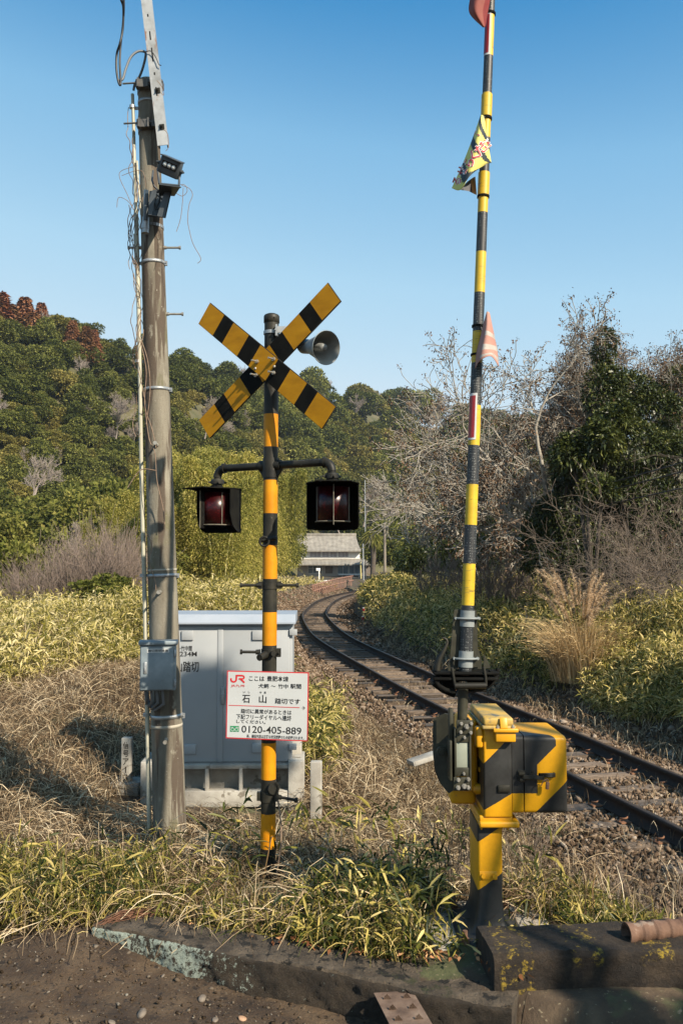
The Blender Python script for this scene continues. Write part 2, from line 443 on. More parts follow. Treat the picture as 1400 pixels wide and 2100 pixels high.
CP = np.array([(-3, 4.6, .42), (-1.1, 4.8, .42), (0, 4.7, .42), (.9, 4.5, .50), (2, 4.4, .50), (4, 4.2, .4), (-.44, 5.37, .40), (-1.26, 6.6, .22), (-1.15, 8, .17), (0, 7.5, .12),
 (1.0, 6, .22), (1.6, 7, .02), (-3, 6.5, .28), (-4, 9, .5), (-3, 12, .75), (-6, 14, .75), (-5, 18, .85), (-2.7, 18, 1.5), (-1.8, 14, .65), (-.6, 11, .1), (-10, 22, .55),
 (-4, 26, .9), (-3.8, 34, 1.0), (-5.5, 45, .7), (-4.5, 60, .5), (-20, 30, .4), (-20, 50, .3), (4.9, 9.6, .15), (6.4, 10, .75), (8, 12, 1.05), (4.9, 14, .45), (6.7, 16, 1.0), (9, 18, 1.15),
 (4.6, 20, .5), (6.2, 22, 1.0), (4, 26, .6), (6, 30, 1.15), (3, 34, .6), (5, 38, 1.15), (2.5, 45, .8), (5, 50, 1.2), (3, 60, .8), (8, 65, 1.1), (15, 30, 1.6), (20, 60, 1.8),
 (9, 5, .4), (0, 90, .1), (-30, 90, .3), (30, 90, 1.0), (0, 130, .5), (-30, 130, 1), (30, 130, 1), (0, 170, 1), (-100, 120, 1), (100, 120, 2), (0, 300, 2), (5, -10, .3), (-5, -10, .3), (-60, 20, .5), (60, 20, 2)])
def ground_raw(x, y):
    x = np.atleast_1d(np.asarray(x, float)); y = np.atleast_1d(np.asarray(y, float)); sh = x.shape
    X = x.ravel()[:, None] - CP[None, :, 0]; Y = y.ravel()[:, None] - CP[None, :, 1]
    wgt = 1 / (X * X + Y * Y + .04 + .0006 * (CP[None, :, 0] ** 2 + CP[None, :, 1] ** 2)) ** 1.6
    return ((wgt * CP[None, :, 2]).sum(1) / wgt.sum(1)).reshape(sh)
def sstep(a, b, x):
    t = np.clip((x - a) / (b - a), 0, 1); return t * t * (3 - 2 * t)
KA = np.array([-1.35, 4.58]); KB = np.array([.70, 3.74]); KD = (KB - KA) / np.linalg.norm(KB - KA)     # front edge of the concrete kerb
def kerb_y(x): return KA[1] + (np.asarray(x) - KA[0]) * KD[1] / KD[0]
def ground_z(x, y):
    x = np.atleast_1d(np.asarray(x, float)); y = np.atleast_1d(np.asarray(y, float))
    g = ground_raw(x, y); d = np.abs(track_d(x, y))
    k = 1 - sstep(1.5, 3.0, d)
    bed = -.235 + .045 * (1 - sstep(9.5, 13, y)) - .10 * sstep(1.25, 1.9, d)
    z = g * (1 - k) + bed * k
    near = np.exp(-((x - .3) ** 2 + (y - 6) ** 2) / 60)
    z = z + (np.sin(x * 3.1 + y * 1.7) * .018 + np.sin(x * 7.3 - y * 5.1) * .01) * (1 - k)
    z = z + (np.sin(x * 1.3 + y * .6) * np.sin(y * .8 - x * .4 + 1) * .16 * sstep(10, 13, y) * (1 - sstep(60, 90, y))) * (1 - k)
    f = sstep(0.0, .12, kerb_y(np.clip(x, -1.3, 1.0)) + .12 - y)       # falls away under the road
    return z * (1 - f) + (.05) * f

m_soil = surf('soil', [(.035, .022, .013), (.07, .047, .028), (.12, .085, .05)], scale=3, rough=.95, bump=.6, bscale=20, dist=.03, spots=[((.07, .075, .03), 1.2, .55), ((.2, .16, .1), 40, .62)])
# ---- ground: one sheet reaching the horizon
def spaced(lim, n, k):
    t = np.linspace(-1, 1, n); return np.sinh(t * k) / np.sinh(k) * lim
gx = spaced(900, 301, 8.2)
gy = np.concatenate([-np.geomspace(900, 3, 24), np.linspace(-2, 3, 8), np.arange(3.2, 12, .1), np.geomspace(12, 100, 110), np.geomspace(104, 1600, 30)])
GX, GY = np.meshgrid(gx, gy)
GZ = ground_z(GX.ravel(), GY.ravel()).reshape(GX.shape)
V = np.stack([GX, GY, GZ], -1).reshape(-1, 3); nx = len(gx); ny = len(gy)
i = (np.arange(ny - 1)[:, None] * nx + np.arange(nx - 1)[None, :]).ravel()
tag(np_mesh('ground', V, [np.stack([i, i + 1, i + nx + 1, i + nx], 1)], None, m_soil, smooth=True), kind='structure')

# ---- dirt road in front of the kerb
def road_z(x, y):
    return .345 - .035 * np.clip(x + 1, -2, 3) + .006 * np.sin(x * 5 + y * 3) + .005 * np.sin(x * 11 - y * 8.3) + .09 * np.exp(-((x + 1.32) ** 2 * 7 + (y - 4.5) ** 2 * 9))
m_dirt = surf('dirt', [(.026, .014, .007), (.066, .040, .021), (.115, .074, .040)], scale=5, rough=.95, bump=1.0, bscale=60, dist=.02, spots=[((.020, .012, .007), 26, .58), ((.11, .08, .05), 70, .60), ((.22, .18, .14), 150, .70)])
rx = np.linspace(-14, 14, 561); ry = np.concatenate([-np.geomspace(40, .2, 30), np.linspace(0, 1, 150)])
RX = np.repeat(rx[None, :], len(ry), 0)
lim = kerb_y(np.clip(rx, -1.3, .70)) + np.where(rx < -1.22, .15 + .02 * np.sin(rx * 9), .02)
lim = np.where(rx > .62, np.minimum(lim, 3.86), lim)
RY = np.where(ry[:, None] <= 0, ry[:, None] + 1.5, 1.5 + ry[:, None] * (lim[None, :] - 1.5))
RZ = road_z(RX, RY) + rg.normal(0, .004, RX.shape) * (RY > 2.4)
RZ = RZ - .06 * sstep(.60, .75, RX) * sstep(3.2, 3.8, RY)
# the narrow drain between the kerb's end and the concrete block
pit = np.exp(-(((RX - .50) / .12) ** 4 + ((RY - 3.72) / .18) ** 4)); RZ -= .22 * pit
V = np.stack([RX, RY, RZ], -1).reshape(-1, 3); nx = len(rx); i = (np.arange(len(ry) - 1)[:, None] * nx + np.arange(nx - 1)[None, :]).ravel()
tag(np_mesh('dirt_road', V, [np.stack([i, i + 1, i + nx + 1, i + nx], 1)], None, m_dirt, smooth=True), kind='structure')
# pebbles and grit on the road: uncountable
m_grit = leafmat('grit', [(0, (.025, .018, .012)), (.6, (.07, .05, .033)), (.92, (.13, .105, .08)), (1, (.20, .18, .15))], trans=0, vary=0)
ICO = None
def stones(name, X, Y, Z, S, rg, mat, flat=.6, jit=.28, rnd=None, parent=None):
    bm = bmesh.new(); bmesh.ops.create_icosphere(bm, subdivisions=1, radius=1); base = np.array([v.co[:] for v in bm.verts]); fc = np.array([[v.index for v in f.verts] for f in bm.faces]); bm.free()
    n = len(X); k = len(base)
    Vv = base[None] * (1 + rg.normal(0, jit, (n, k, 1))) 
    Vv = Vv * np.stack([rg.uniform(.7, 1.3, n), rg.uniform(.6, 1.1, n), rg.uniform(flat * .7, flat * 1.2, n)], -1)[:, None, :]
    a = rg.uniform(0, 6.28, n); ca, sa = np.cos(a)[:, None], np.sin(a)[:, None]; tl = rg.normal(0, .4, (n, 1))
    x = Vv[..., 0] * ca - Vv[..., 1] * sa; y = Vv[..., 0] * sa + Vv[..., 1] * ca; z = Vv[..., 2] + x * tl
    Vv = np.stack([x, y, z], -1) * S[:, None, None] + np.stack([X, Y, Z], -1)[:, None, :]
    F = (fc[None] + (np.arange(n) * k)[:, None, None]).reshape(-1, 3)
    return np_mesh(name, Vv.reshape(-1, 3), [F], np.repeat(rg.random(n) if rnd is None else rnd, k), mat, parent=parent)
n = 9500; x = rg.uniform(-2.4, 2.4, n); y = rg.uniform(2.9, 4.7, n)
k = y < np.where(x < .65, kerb_y(np.clip(x, -1.8, .7)), 3.84) - .01; k &= ~((np.abs(x - .5) < .15) & (y > 3.5)); x, y = x[k], y[k]
s = rg.gamma(1.6, .0022, len(x)) + .002
x2 = rg.uniform(.66, 2.3, 3200); y2 = rg.uniform(3.15, 3.86, 3200); s2 = rg.gamma(2, .0028, 3200) + .003; x = np.concatenate([x, x2]); y = np.concatenate([y, y2]); s = np.concatenate([s, s2])
tag(stones('gravel', x, y, road_z(x, y) + s * .2 - .06 * sstep(.60, .75, x) * sstep(3.2, 3.8, y), s, rg, m_grit), 'loose grit and pebbles on the dirt road', 'gravel', kind='stuff')
# the larger stones one can point at
m_stone = surf('stone', [(.11, .085, .062), (.18, .15, .12)], scale=20, rough=.9, bump=.5, bscale=60)
m_stone2 = surf('stone_orange', [(.32, .17, .09), (.38, .25, .16)], scale=20, rough=.9, bump=.5)
for (px, py, s, col, lab) in [(290, 2082, .040, m_stone, 'grey rounded stone on the dirt road near the bottom edge'), (415, 2050, .034, m_stone, 'brown-grey stone on the dirt below the lichened kerb'),
    (497, 2091, .030, m_stone2, 'orange-tinted stone at the foot of the picture'), (230, 2098, .022, m_stone, 'small pale stone left of the grey rounded stone'), (441, 2093, .022, m_stone, 'small pale grey stone beside the orange one'),
    (334, 2003, .016, m_stone, 'small white pebble on the dirt nearest the kerb')]:
    p = W(px, py, 1.95 * 1800 / (py - 1160) * 1.03)
    for _ in range(4):
        zz = float(road_z(p.x, p.y)); p = Vector((p.x * (EYE - zz) / (EYE - p.z), p.y * (EYE - zz) / (EYE - p.z), zz))
    o = stones('stone', np.array([0.]), np.array([0.]), np.array([0.]), np.array([s]), rg, col, .55, .13)
    o.modifiers.new('round', 'SUBSURF').levels = 2; o.modifiers['round'].render_levels = 2; o.location = (p.x, p.y, p.z + s * .15)
    tag(o, lab, 'stone')

# ---- hill
SILX = np.array([-700, -300, 0, 60, 120, 200, 300, 400, 480, 560, 650, 760, 870, 1000, 1400, 2200])
SILP = np.array([700, 690, 662, 680, 705, 735, 768, 796, 822, 830, 832, 852, 885, 905, 915, 915])
CRY = np.interp(np.arange(-700, 2201, 50), [-700, -300, 0, 400, 600, 760, 870, 2200], [150, 150, 170, 200, 255, 320, 340, 350])
def hill_pt(px, t):
    """t: 0 at the foot, 1 at the crest, beyond 1 behind"""
    u = (np.asarray(px, float) - 700) / FPX
    yc = np.interp(px, np.arange(-700, 2201, 50), CRY); yf = np.interp(px, [-700, 0, 400, 600, 760, 870, 2200], [80, 88, 105, 150, 180, 200, 200])
    zc = EYE + (1160 - np.interp(px, SILX, SILP)) / FPX * yc
    y = yf + (yc - yf) * t
    rise = np.where(t <= 1, np.sin(np.clip(t, 0, 1) * np.pi / 2) ** 1.15, 1 - (t - 1) * .6)
    z = .5 + (zc - .5) * rise + 1.6 * np.sin(px * .031 + t * 7) * np.clip(t, 0, 1) * (1 - np.clip(t, 0, 1)) * 3
    return u * y, y, z
hp = np.arange(-700, 2201, 20); ht = np.linspace(-.05, 1.8, 50)
HP, HT = np.meshgrid(hp, ht); hx, hy, hz = hill_pt(HP, HT); hz = np.where(HT < 0, -2, hz)
V = np.stack([hx, hy, hz], -1).reshape(-1, 3); nx = len(hp); i = (np.arange(len(ht) - 1)[:, None] * nx + np.arange(nx - 1)[None, :]).ravel()
m_hill = surf('forest_floor', [(.05, .055, .018), (.12, .10, .05)], scale=.15, rough=1, bump=0)
tag(np_mesh('hill', V, [np.stack([i, i + 1, i + nx + 1, i + nx], 1)], None, m_hill, smooth=True), kind='structure')

# ---- railway track
m_railside = surf('rusty_rail', [(.008, .005, .004), (.016, .010, .007), (.03, .018, .011)], scale=20, rough=.85, bump=.3)
m_railtop = surf('rail_head', [(.06, .042, .03), (.12, .09, .07)], scale=14, rough=.5, bump=.05, metal=.6)
m_wood = surf('sleeper_wood', [(.06, .043, .03), (.125, .092, .066), (.19, .145, .11)], scale=9, rough=.9, bump=.6, mapping=(1, 6, 6), bscale=40)
m_conc_old = surf('old_concrete', [(.16, .13, .10), (.30, .27, .22), (.42, .38, .32)], scale=10, rough=.95, bump=.5, bscale=60, spots=[((.07, .06, .045), 14, .56)])
m_clip = surf('clip_rust', [(.16, .07, .035), (.25, .12, .06)], scale=40, rough=.8, bump=.3)
track = thing('railway_track', (3.5, 7.6, -.19), 'single railway track curving left then right towards the distant house', 'railway track')
ys = np.concatenate([np.arange(-30, 30, .5), np.arange(30, 92, 1.0)])
xs = np.interp(ys, tq, tx); sl = np.interp(ys, tq, tslope)
T = unit(np.stack([sl, np.ones_like(sl), 0 * sl], 1)); Nn = np.stack([T[:, 1], -T[:, 0], 0 * sl], 1)
prof = [(-.062, -.153), (.062, -.153), (.062, -.143), (.010, -.122), (.008, -.045), (.032, -.034), (.032, -.008), (.024, 0), (-.024, 0), (-.032, -.008), (-.032, -.034), (-.008, -.045), (-.010, -.122), (-.062, -.143)]
for sg in (-1, 1):
    C0 = np.stack([xs, ys, 0 * ys], 1) + Nn * sg * (.5335 + .032)
    Vv = np.concatenate([(C0[:, None, :] + Nn[:, None, :] * np.array([p[0] for p in prof])[None, :, None] + np.array([[0, 0, 1.]])[None] * np.array([p[1] for p in prof])[None, :, None])]).reshape(-1, 3)
    k = len(prof); i = np.arange(len(ys) - 1)[:, None] * k; j = np.arange(k)[None, :]
    F = np.stack([i + j, i + (j + 1) % k, i + k + (j + 1) % k, i + k + j], -1).reshape(-1, 4)
    mi = np.tile((np.arange(k) == 7).astype(int), len(ys) - 1)
    Vv = Vv - np.array(track.location)
    np_mesh('rail', Vv, [F], None, [m_railside, m_railtop], parent=track, mi=mi)
def sleeper_mesh(kind, seed):
    rr = random.Random(seed); mb = MB()
    if kind == 'wood': mb.box((0, 0, -.155 - .07), (2.1, .21, .14), bevel=.008)
    else:
        mb.box((-.56, 0, -.155 - .06), (.82, .25, .13), bevel=.02); mb.box((.56, 0, -.155 - .06), (.82, .25, .13), bevel=.02); mb.box((0, 0, -.155 - .085), (.4, .2, .1), bevel=.015)
    for i in range(len(mb.v)):
        v = mb.v[i]; mb.v[i] = (v[0] + rr.uniform(-.008, .008), v[1] + rr.uniform(-.008, .008), v[2] + rr.uniform(-.004, .004))
    me_o = mb.build('sleeper', m_wood if kind == 'wood' else m_conc_old)
    return me_o
clipmb = MB()
pts = [(.03 * math.cos(a), .045 * math.sin(a), .032 + .02 * math.sin(a * .5)) for a in np.linspace(-2.4, 2.6, 12)]
clipmb.tube(pts, .0085, 6); clipmb.box((0, 0, .004), (.11, .12, .012))
clip0 = clipmb.build('rail_clip', m_clip)
protos = {'wood': [sleeper_mesh('wood', q) for q in range(4)]}
scnt = 0; rest = MB(); yq = 5.2; used0 = set(); clip_used = False
while yq < 90:
    x = float(np.interp(yq, tq, tx)); s = float(np.interp(yq, tq, tslope)); a = math.atan(-s)
    if yq > 6.2 and scnt < 98:
        kind = 'wood'; pr = protos[kind][scnt % len(protos[kind])]
        o = pr if pr.name not in used0 else pr.copy()
        if pr.name not in used0: used0.add(pr.name)
        else: C.objects.link(o)
        o.parent = track; o.location = Vector((x + random.Random(scnt).uniform(-.03, .03), yq, random.Random(scnt + 5).uniform(-.012, .012))) - track.location; o.rotation_euler = (0, 0, a + random.Random(scnt).uniform(-.02, .02))
        if scnt < 24:
            for sg_ in (-1, 1):
                for s2_ in (-1, 1):
                    c = clip0 if not clip_used else clip0.copy()
                    if clip_used: C.objects.link(c)
                    clip_used = True; c.parent = o; c.location = (sg_ * .5655 + s2_ * .105, 0, -.147); c.rotation_euler = (0, 0, 0 if s2_ > 0 else math.pi)
        scnt += 1
    elif scnt >= 98: rest.box((x, yq, -.225), (2.1, .21, .14), rot=rotz(a))
    yq += .60 * math.cos(a)
if rest.v:
    o = rest.build('sleeper', m_wood, track); o['kind'] = 'stuff'
# ballast
m_ballast = leafmat('ballast_stone', [(0, (.045, .03, .02)), (.35, (.11, .075, .05)), (.7, (.185, .132, .09)), (.95, (.25, .19, .14)), (1, (.33, .28, .23))], trans=0, vary=0)
def ballast(n, y0, y1, w0, w1, smin, smax, yexp=1.0):
    y = y0 + (y1 - y0) * rg.random(n) ** yexp; d = rg.uniform(w0, w1, n)
    s = np.interp(y, tq, tslope); x = np.interp(y, tq, tx) + d * np.sqrt(1 + s * s)
    z = ground_z(x, y); sz = rg.uniform(smin, smax, n) * (1 + .5 * (rg.random(n) < .1))
    return x, y, z + sz * .3 + rg.random(n) * .02, sz
parts = [ballast(30000, 5.2, 12, -3.2, 2.3, .012, .028, 1.2), ballast(26000, 12, 26, -3.4, 2.1, .02, .036, 1.3), ballast(13000, 26, 88, -2.7, 2.0, .04, .065, 1.2)]
x, y, z, s = [np.concatenate([p[q] for p in parts]) for q in range(4)]
keep = ~((x < 1.45) & (y < 8.2)) & ~((np.abs(track_d(x, y)) < 1.0) & (y > 15) & (rg.random(len(x)) < .72)); x, y, z, s = x[keep], y[keep], z[keep], s[keep]
tag(stones('ballast', x, y, z, s, rg, m_ballast, .75), 'brown stone ballast under and beside the rails', 'ballast', kind='stuff')

# ---- concrete kerb with lichen
m_kerb = surf('mossy_concrete', [(.03, .022, .015), (.085, .064, .043), (.15, .115, .08)], scale=9, rough=.95, bump=1.0, bscale=45, dist=.04, spots=[((.010, .008, .005), 14, .54), ((.11, .082, .052), 55, .64), ((.04, .042, .015), 5, .6)])
def rough_slab(name, A, B, depth, z0, z1, mats, parent=None, lich=None, amp=.006, cell=.03, up=None):
    """long block from A to B (front edge), `depth` behind it, with an uneven skin"""
    A = Vector((A[0], A[1], 0)); B = Vector((B[0], B[1], 0)); d = (B - A); Ln = d.length; d.normalize(); nb = Vector((-d.y, d.x, 0))
    if nb.y < 0: nb = -nb
    nL = int(Ln / cell); nD = max(3, int(depth / cell)); nH = max(3, int((z1 - z0) / cell))
    path = [(0, z0 + (z1 - z0) * i / nH) for i in range(nH)] + [(depth * i / nD, z1) for i in range(nD)] + [(depth, z1 - (z1 - z0) * i / nH) for i in range(nH + 1)]
    r = .010; vs = []; rr = np.random.default_rng(3)
    for i in range(nL + 1):
        for (b, h) in path:
            s = Ln * i / nL
            cut = 0
            if abs(h - z1) < 1e-6 and (b < 1e-6 or abs(b - depth) < 1e-6): cut = r
            ofs = amp * (math.sin(s * 23 + h * 31) * .5 + rr.normal(0, .5)) + amp * 1.2 * math.sin(s * 6.1 + b * 9)
            p = A + d * (s + (0 if 0 < i < nL else (0))) + nb * (b + (cut if b < 1e-6 else -cut if cut else 0) + (ofs if b < 1e-6 else 0)) + Vector((0, 0, h - cut * .8 + (ofs * .6 if b > 0 else 0)))
            if up: p.z += up(s / Ln)
            vs.append(p)
    k = len(path); mb = MB()
    fs = [(i * k + j, (i + 1) * k + j, (i + 1) * k + j + 1, i * k + j + 1) for i in range(nL) for j in range(k - 1)]
    mb.add(vs, fs, 0, True); mb.add(vs[:k], [tuple(range(k))], 0); mb.add(vs[-k:], [tuple(range(k))[::-1]], 0)
    if lich: 
        n0 = len(fs)
        for q, f in enumerate(fs):
            i = q // (k - 1); j = q % (k - 1)
            if j < nH: mb.m[q] = 1
    return mb
m_lich, t, b = nmat('lichened_concrete'); n1 = noise(t, 7, 8, .7); r1 = ramp(t, [(.3, (.016, .012, .008)), (.7, (.06, .043, .027))]); t.links.new(n1.outputs[0], r1.inputs[0])
n2 = noise(t, 34, 8, .8); tc = t.nodes.new('ShaderNodeTexCoord'); sx = t.nodes.new('ShaderNodeSeparateXYZ'); t.links.new(tc.outputs['Object'], sx.inputs[0])
mr = t.nodes.new('ShaderNodeMapRange'); mr.inputs[1].default_value = -.75; mr.inputs[2].default_value = .05; mr.inputs[3].default_value = .015; mr.inputs[4].default_value = -.17; t.links.new(sx.outputs[0], mr.inputs[0])
ad = t.nodes.new('ShaderNodeMath'); ad.operation = 'ADD'; t.links.new(n2.outputs[0], ad.inputs[0]); t.links.new(mr.outputs[0], ad.inputs[1])
n3 = noise(t, 3.2, 2, .5); a3 = t.nodes.new('ShaderNodeMath'); a3.operation = 'MULTIPLY_ADD'; t.links.new(n3.outputs[0], a3.inputs[0]); a3.inputs[1].default_value = .35; a3.inputs[2].default_value = -.17; ad2 = t.nodes.new('ShaderNodeMath'); ad2.operation = 'ADD'; t.links.new(ad.outputs[0], ad2.inputs[0]); t.links.new(a3.outputs[0], ad2.inputs[1])
r2 = ramp(t, [(.50, (0, 0, 0)), (.54, (1, 1, 1))]); t.links.new(ad2.outputs[0], r2.inputs[0])
mx = t.nodes.new('ShaderNodeMix'); mx.data_type = 'RGBA'; t.links.new(r2.outputs[0], mx.inputs[0]); t.links.new(r1.outputs[0], mx.inputs[6]); mx.inputs[7].default_value = (.33, .38, .32, 1); t.links.new(mx.outputs[2], b.inputs['Base Color']); b.inputs['Roughness'].default_value = .95
nb_ = noise(t, 70, 8, .8); bmp = t.nodes.new('ShaderNodeBump'); bmp.inputs['Strength'].default_value = 1; bmp.inputs['Distance'].default_value = .02; t.links.new(nb_.outputs[0], bmp.inputs['Height']); t.links.new(bmp.outputs[0], b.inputs['Normal'])
kb = rough_slab('kerb', KA + KD * .10, KB - KD * .0, .25, .08, .487, None, lich=True, up=lambda t: -.012 * t, cell=.016, amp=.007)
tag(kb.build('concrete_kerb', [m_kerb, m_lich]), 'low mossy concrete kerb with pale green lichen along the grass verge', 'kerb')
# ---- concrete block with worn yellow paint
m_block, t, b = nmat('painted_block')
n1 = noise(t, 8, 12, .78); r1 = ramp(t, [(.3, (.008, .006, .005)), (.47, (.028, .019, .012)), (.6, (.065, .044, .026)), (.75, (.13, .10, .07))]); t.links.new(n1.outputs[0], r1.inputs[0])
tc = t.nodes.new('ShaderNodeTexCoord'); wv = t.nodes.new('ShaderNodeTexWave'); wv.bands_direction = 'X'; wv.inputs['Scale'].default_value = 1.01; wv.inputs['Distortion'].default_value = .6; wv.inputs['Detail'].default_value = 3; wv.inputs['Detail Scale'].default_value = 6
mp = t.nodes.new('ShaderNodeMapping'); mp.inputs['Location'].default_value = (-.60, 0, 0); t.links.new(tc.outputs['Object'], mp.inputs[0]); t.links.new(mp.outputs[0], wv.inputs[0])
rw = ramp(t, [(.50, (0, 0, 0)), (.58, (1, 1, 1))]); t.links.new(wv.outputs[0], rw.inputs[0])
n2 = noise(t, 22, 10, .8); r2 = ramp(t, [(.53, (0, 0, 0)), (.60, (1, 1, 1))]); t.links.new(n2.outputs[0], r2.inputs[0])
sx = t.nodes.new('ShaderNodeSeparateXYZ'); t.links.new(tc.outputs['Object'], sx.inputs[0]); mr = t.nodes.new('ShaderNodeMapRange'); mr.inputs[1].default_value = .555; mr.inputs[2].default_value = .60; t.links.new(sx.outputs[2], mr.inputs[0])
mr2 = t.nodes.new('ShaderNodeMapRange'); mr2.inputs[1].default_value = .42; mr2.inputs[2].default_value = .52; t.links.new(sx.outputs[2], mr2.inputs[0])
lx_ = t.nodes.new('ShaderNodeMath'); lx_.operation = 'LESS_THAN'; t.links.new(sx.outputs[0], lx_.inputs[0]); lx_.inputs[1].default_value = .87
ml_ = t.nodes.new('ShaderNodeMath'); ml_.operation = 'MULTIPLY'; t.links.new(mr2.outputs[0], ml_.inputs[0]); t.links.new(lx_.outputs[0], ml_.inputs[1])
mxx = t.nodes.new('ShaderNodeMath'); mxx.operation = 'MAXIMUM'; t.links.new(mr.outputs[0], mxx.inputs[0]); t.links.new(ml_.outputs[0], mxx.inputs[1])
dn_ = t.nodes.new('ShaderNodeMapRange'); dn_.inputs[1].default_value = 3.98; dn_.inputs[2].default_value = 3.93; t.links.new(sx.outputs[1], dn_.inputs[0])
a1 = t.nodes.new('ShaderNodeMath'); a1.operation = 'MULTIPLY'; t.links.new(rw.outputs[0], a1.inputs[0]); t.links.new(r2.outputs[0], a1.inputs[1])
a2 = t.nodes.new('ShaderNodeMath'); a2.operation = 'MULTIPLY'; t.links.new(a1.outputs[0], a2.inputs[0]); t.links.new(mxx.outputs[0], a2.inputs[1])
mx = t.nodes.new('ShaderNodeMix'); mx.data_type = 'RGBA'; t.links.new(a2.outputs[0], mx.inputs[0]); t.links.new(r1.outputs[0], mx.inputs[6]); mx.inputs[7].default_value = (.48, .33, .03, 1)
t.links.new(mx.outputs[2], b.inputs['Base Color']); b.inputs['Roughness'].default_value = .92
nb_ = noise(t, 60, 8, .8); bmp = t.nodes.new('ShaderNodeBump'); bmp.inputs['Strength'].default_value = 1; bmp.inputs['Distance'].default_value = .035; t.links.new(nb_.outputs[0], bmp.inputs['Height']); t.links.new(bmp.outputs[0], b.inputs['Normal'])
bl = rough_slab('block', (.655, 3.88), (3.4, 4.12), .33, .1, .625, None, amp=.005, cell=.02)
tag(bl.build('concrete_block', m_block), 'dark concrete block with worn yellow paint at the lower right', 'concrete block')
# ============================================================ CROSSING SIGNAL
m_black = surf('black_paint', [(.008, .008, .007), (.018, .017, .013), (.034, .031, .022)], scale=7, rough=.5, spec=.25, bump=.12, bscale=60, spots=[((.07, .065, .05), 18, .66)])
m_blackmat = surf('black_matt', [(.006, .006, .006), (.013, .013, .011)], scale=12, spec=.05, rough=.8, bump=.1)
m_orange = surf('orange_paint', [(.43, .155, .002), (.53, .205, .003), (.61, .26, .006)], scale=5, rough=.5, spec=.25, bump=.1, bscale=50, spots=[((.33, .14, .02), 26, .66), ((.25, .12, .04), 90, .72)])
m_xyel = surf('weathered_yellow', [(.34, .15, .002), (.43, .195, .003), (.49, .235, .004)], scale=6, rough=.6, spec=.2, bump=.1, mapping=(1, 1, 2.5), spots=[((.30, .15, .02), 24, .66)])
m_galv = surf('galvanised_steel', [(.22, .235, .24), (.32, .335, .34), (.42, .43, .44)], scale=14, rough=.45, bump=.1, metal=.55)
m_steel = surf('dull_steel', [(.28, .26, .22), (.45, .43, .38)], scale=30, rough=.4, metal=.6, bump=.1)
m_hornout = surf('horn_grey', [(.16, .19, .20), (.22, .25, .26)], scale=6, rough=.4, bump=.05)
m_hornin = surf('horn_inside', [(.13, .13, .12), (.24, .25, .24)], scale=8, rough=.45, bump=.05)
m_lens, t, b = nmat('red_lens'); 
vo = t.nodes.new('ShaderNodeTexVoronoi'); vo.inputs['Scale'].default_value = 70; tc = t.nodes.new('ShaderNodeTexCoord'); t.links.new(tc.outputs['Object'], vo.inputs['Vector'])
rr_ = ramp(t, [(.0, (.14, .006, .008)), (.3, (.025, .0015, .002)), (1, (.018, .001, .002))]); t.links.new(vo.outputs['Distance'], rr_.inputs[0]); t.links.new(rr_.outputs[0], b.inputs['Base Color'])
b.inputs['Roughness'].default_value = .3; b.inputs['Specular IOR Level'].default_value = .35
m_fin = surf('worn_edge', [(.07, .062, .045), (.17, .15, .11)], scale=30, rough=.6)

P0 = W(549, 1816, 5.37); P1 = W(557.0, 655, 5.37); PX = (P1 - P0)
def pol(py, x=0): return P0 + PX * ((W(553, py, 5.37).z - P0.z) / PX.z)
PHI = R(33)
ua = Vector((math.cos(PHI), -math.sin(PHI), 0)); un = Vector((-math.sin(PHI), -math.cos(PHI), 0)); uz = Vector((0, 0, 1))
sig = thing('crossing_signal', P0, 'black and orange striped crossing signal post with X boards, two red lamps, a horn', 'crossing signal')
edges = [1816, 1738, 1667, 1597, 1522, 1454, 1387, 1323, 1255, 1187, 1118, 1053, 985, 917, 850, 655]
mb = MB()
for i in range(len(edges) - 1):
    c = i % 2      # 0 black 1 orange
    mb.cyl(pol(edges[i]), pol(edges[i + 1]), .0445, .0445, 28, caps=False, mi=c)
mb.build('post', [m_black, m_orange], sig)
mb = MB(); mb.lathe([(.0, .035), (.030, .033), (.044, .026), (.049, .018), (.049, -.022), (.0455, -.024)], pol(655), uz, 28); mb.bolt(pol(655) + Vector((.02, -.044, 0)), (0, -1, 0), .005, .004)
mb.build('cap', m_black, sig)
mb = MB(); mb.cyl(P0 - uz * .05, P0 + uz * .14, .053, .049, 24)
for a in range(4):
    d = Vector((math.cos(a * 1.57 + .5), math.sin(a * 1.57 + .5), 0)); s_ = Vector((-d.y, d.x, 0))
    mb.prism([(0.04, 0), (.13, 0), (.05, .14), (0.04, .14)], P0 - s_ * .004, d, uz, .008)
mb.build('base_foot', m_black, sig)
# crossbuck
XC = W(559, 750, 5.37) + un * .065
def board(name, ang, Ln, off, segs, parent):
    d = ua * math.cos(ang) + uz * math.sin(ang); s_ = -ua * math.sin(ang) + uz * math.cos(ang); wd = .158; hh = wd / 2
    mb = MB(); c = XC + un * off
    mb.box(c - un * .006, (Ln, .010, wd), rot=basis(d, un.cross(d) * 0 + un, s_) if False else basis(d, -un, s_), bevel=.002, mi=0)
    o = mb.build('cross_board', m_black if name else m_black, parent)
    cols = MB()
    for i in range(len(segs) - 1):
        x0 = -Ln / 2 + Ln * segs[i] + (.003 if i == 0 else 0); x1 = -Ln / 2 + Ln * segs[i + 1] - (.003 if i == len(segs) - 2 else 0)
        q = [c + d * x0 - s_ * (hh - .003) + un * .0008, c + d * x1 - s_ * (hh - .003) + un * .0008, c + d * x1 + s_ * (hh - .003) + un * .0008, c + d * x0 + s_ * (hh - .003) + un * .0008]
        cols.add(q, [(0, 1, 2, 3)], i % 2)
    cols.build('striped_face', [m_xyel, m_blackmat], o)
    return o, d, s_, c
sg = [0, .128, .208, .335, .43, .57, .665, .79, .87, 1]
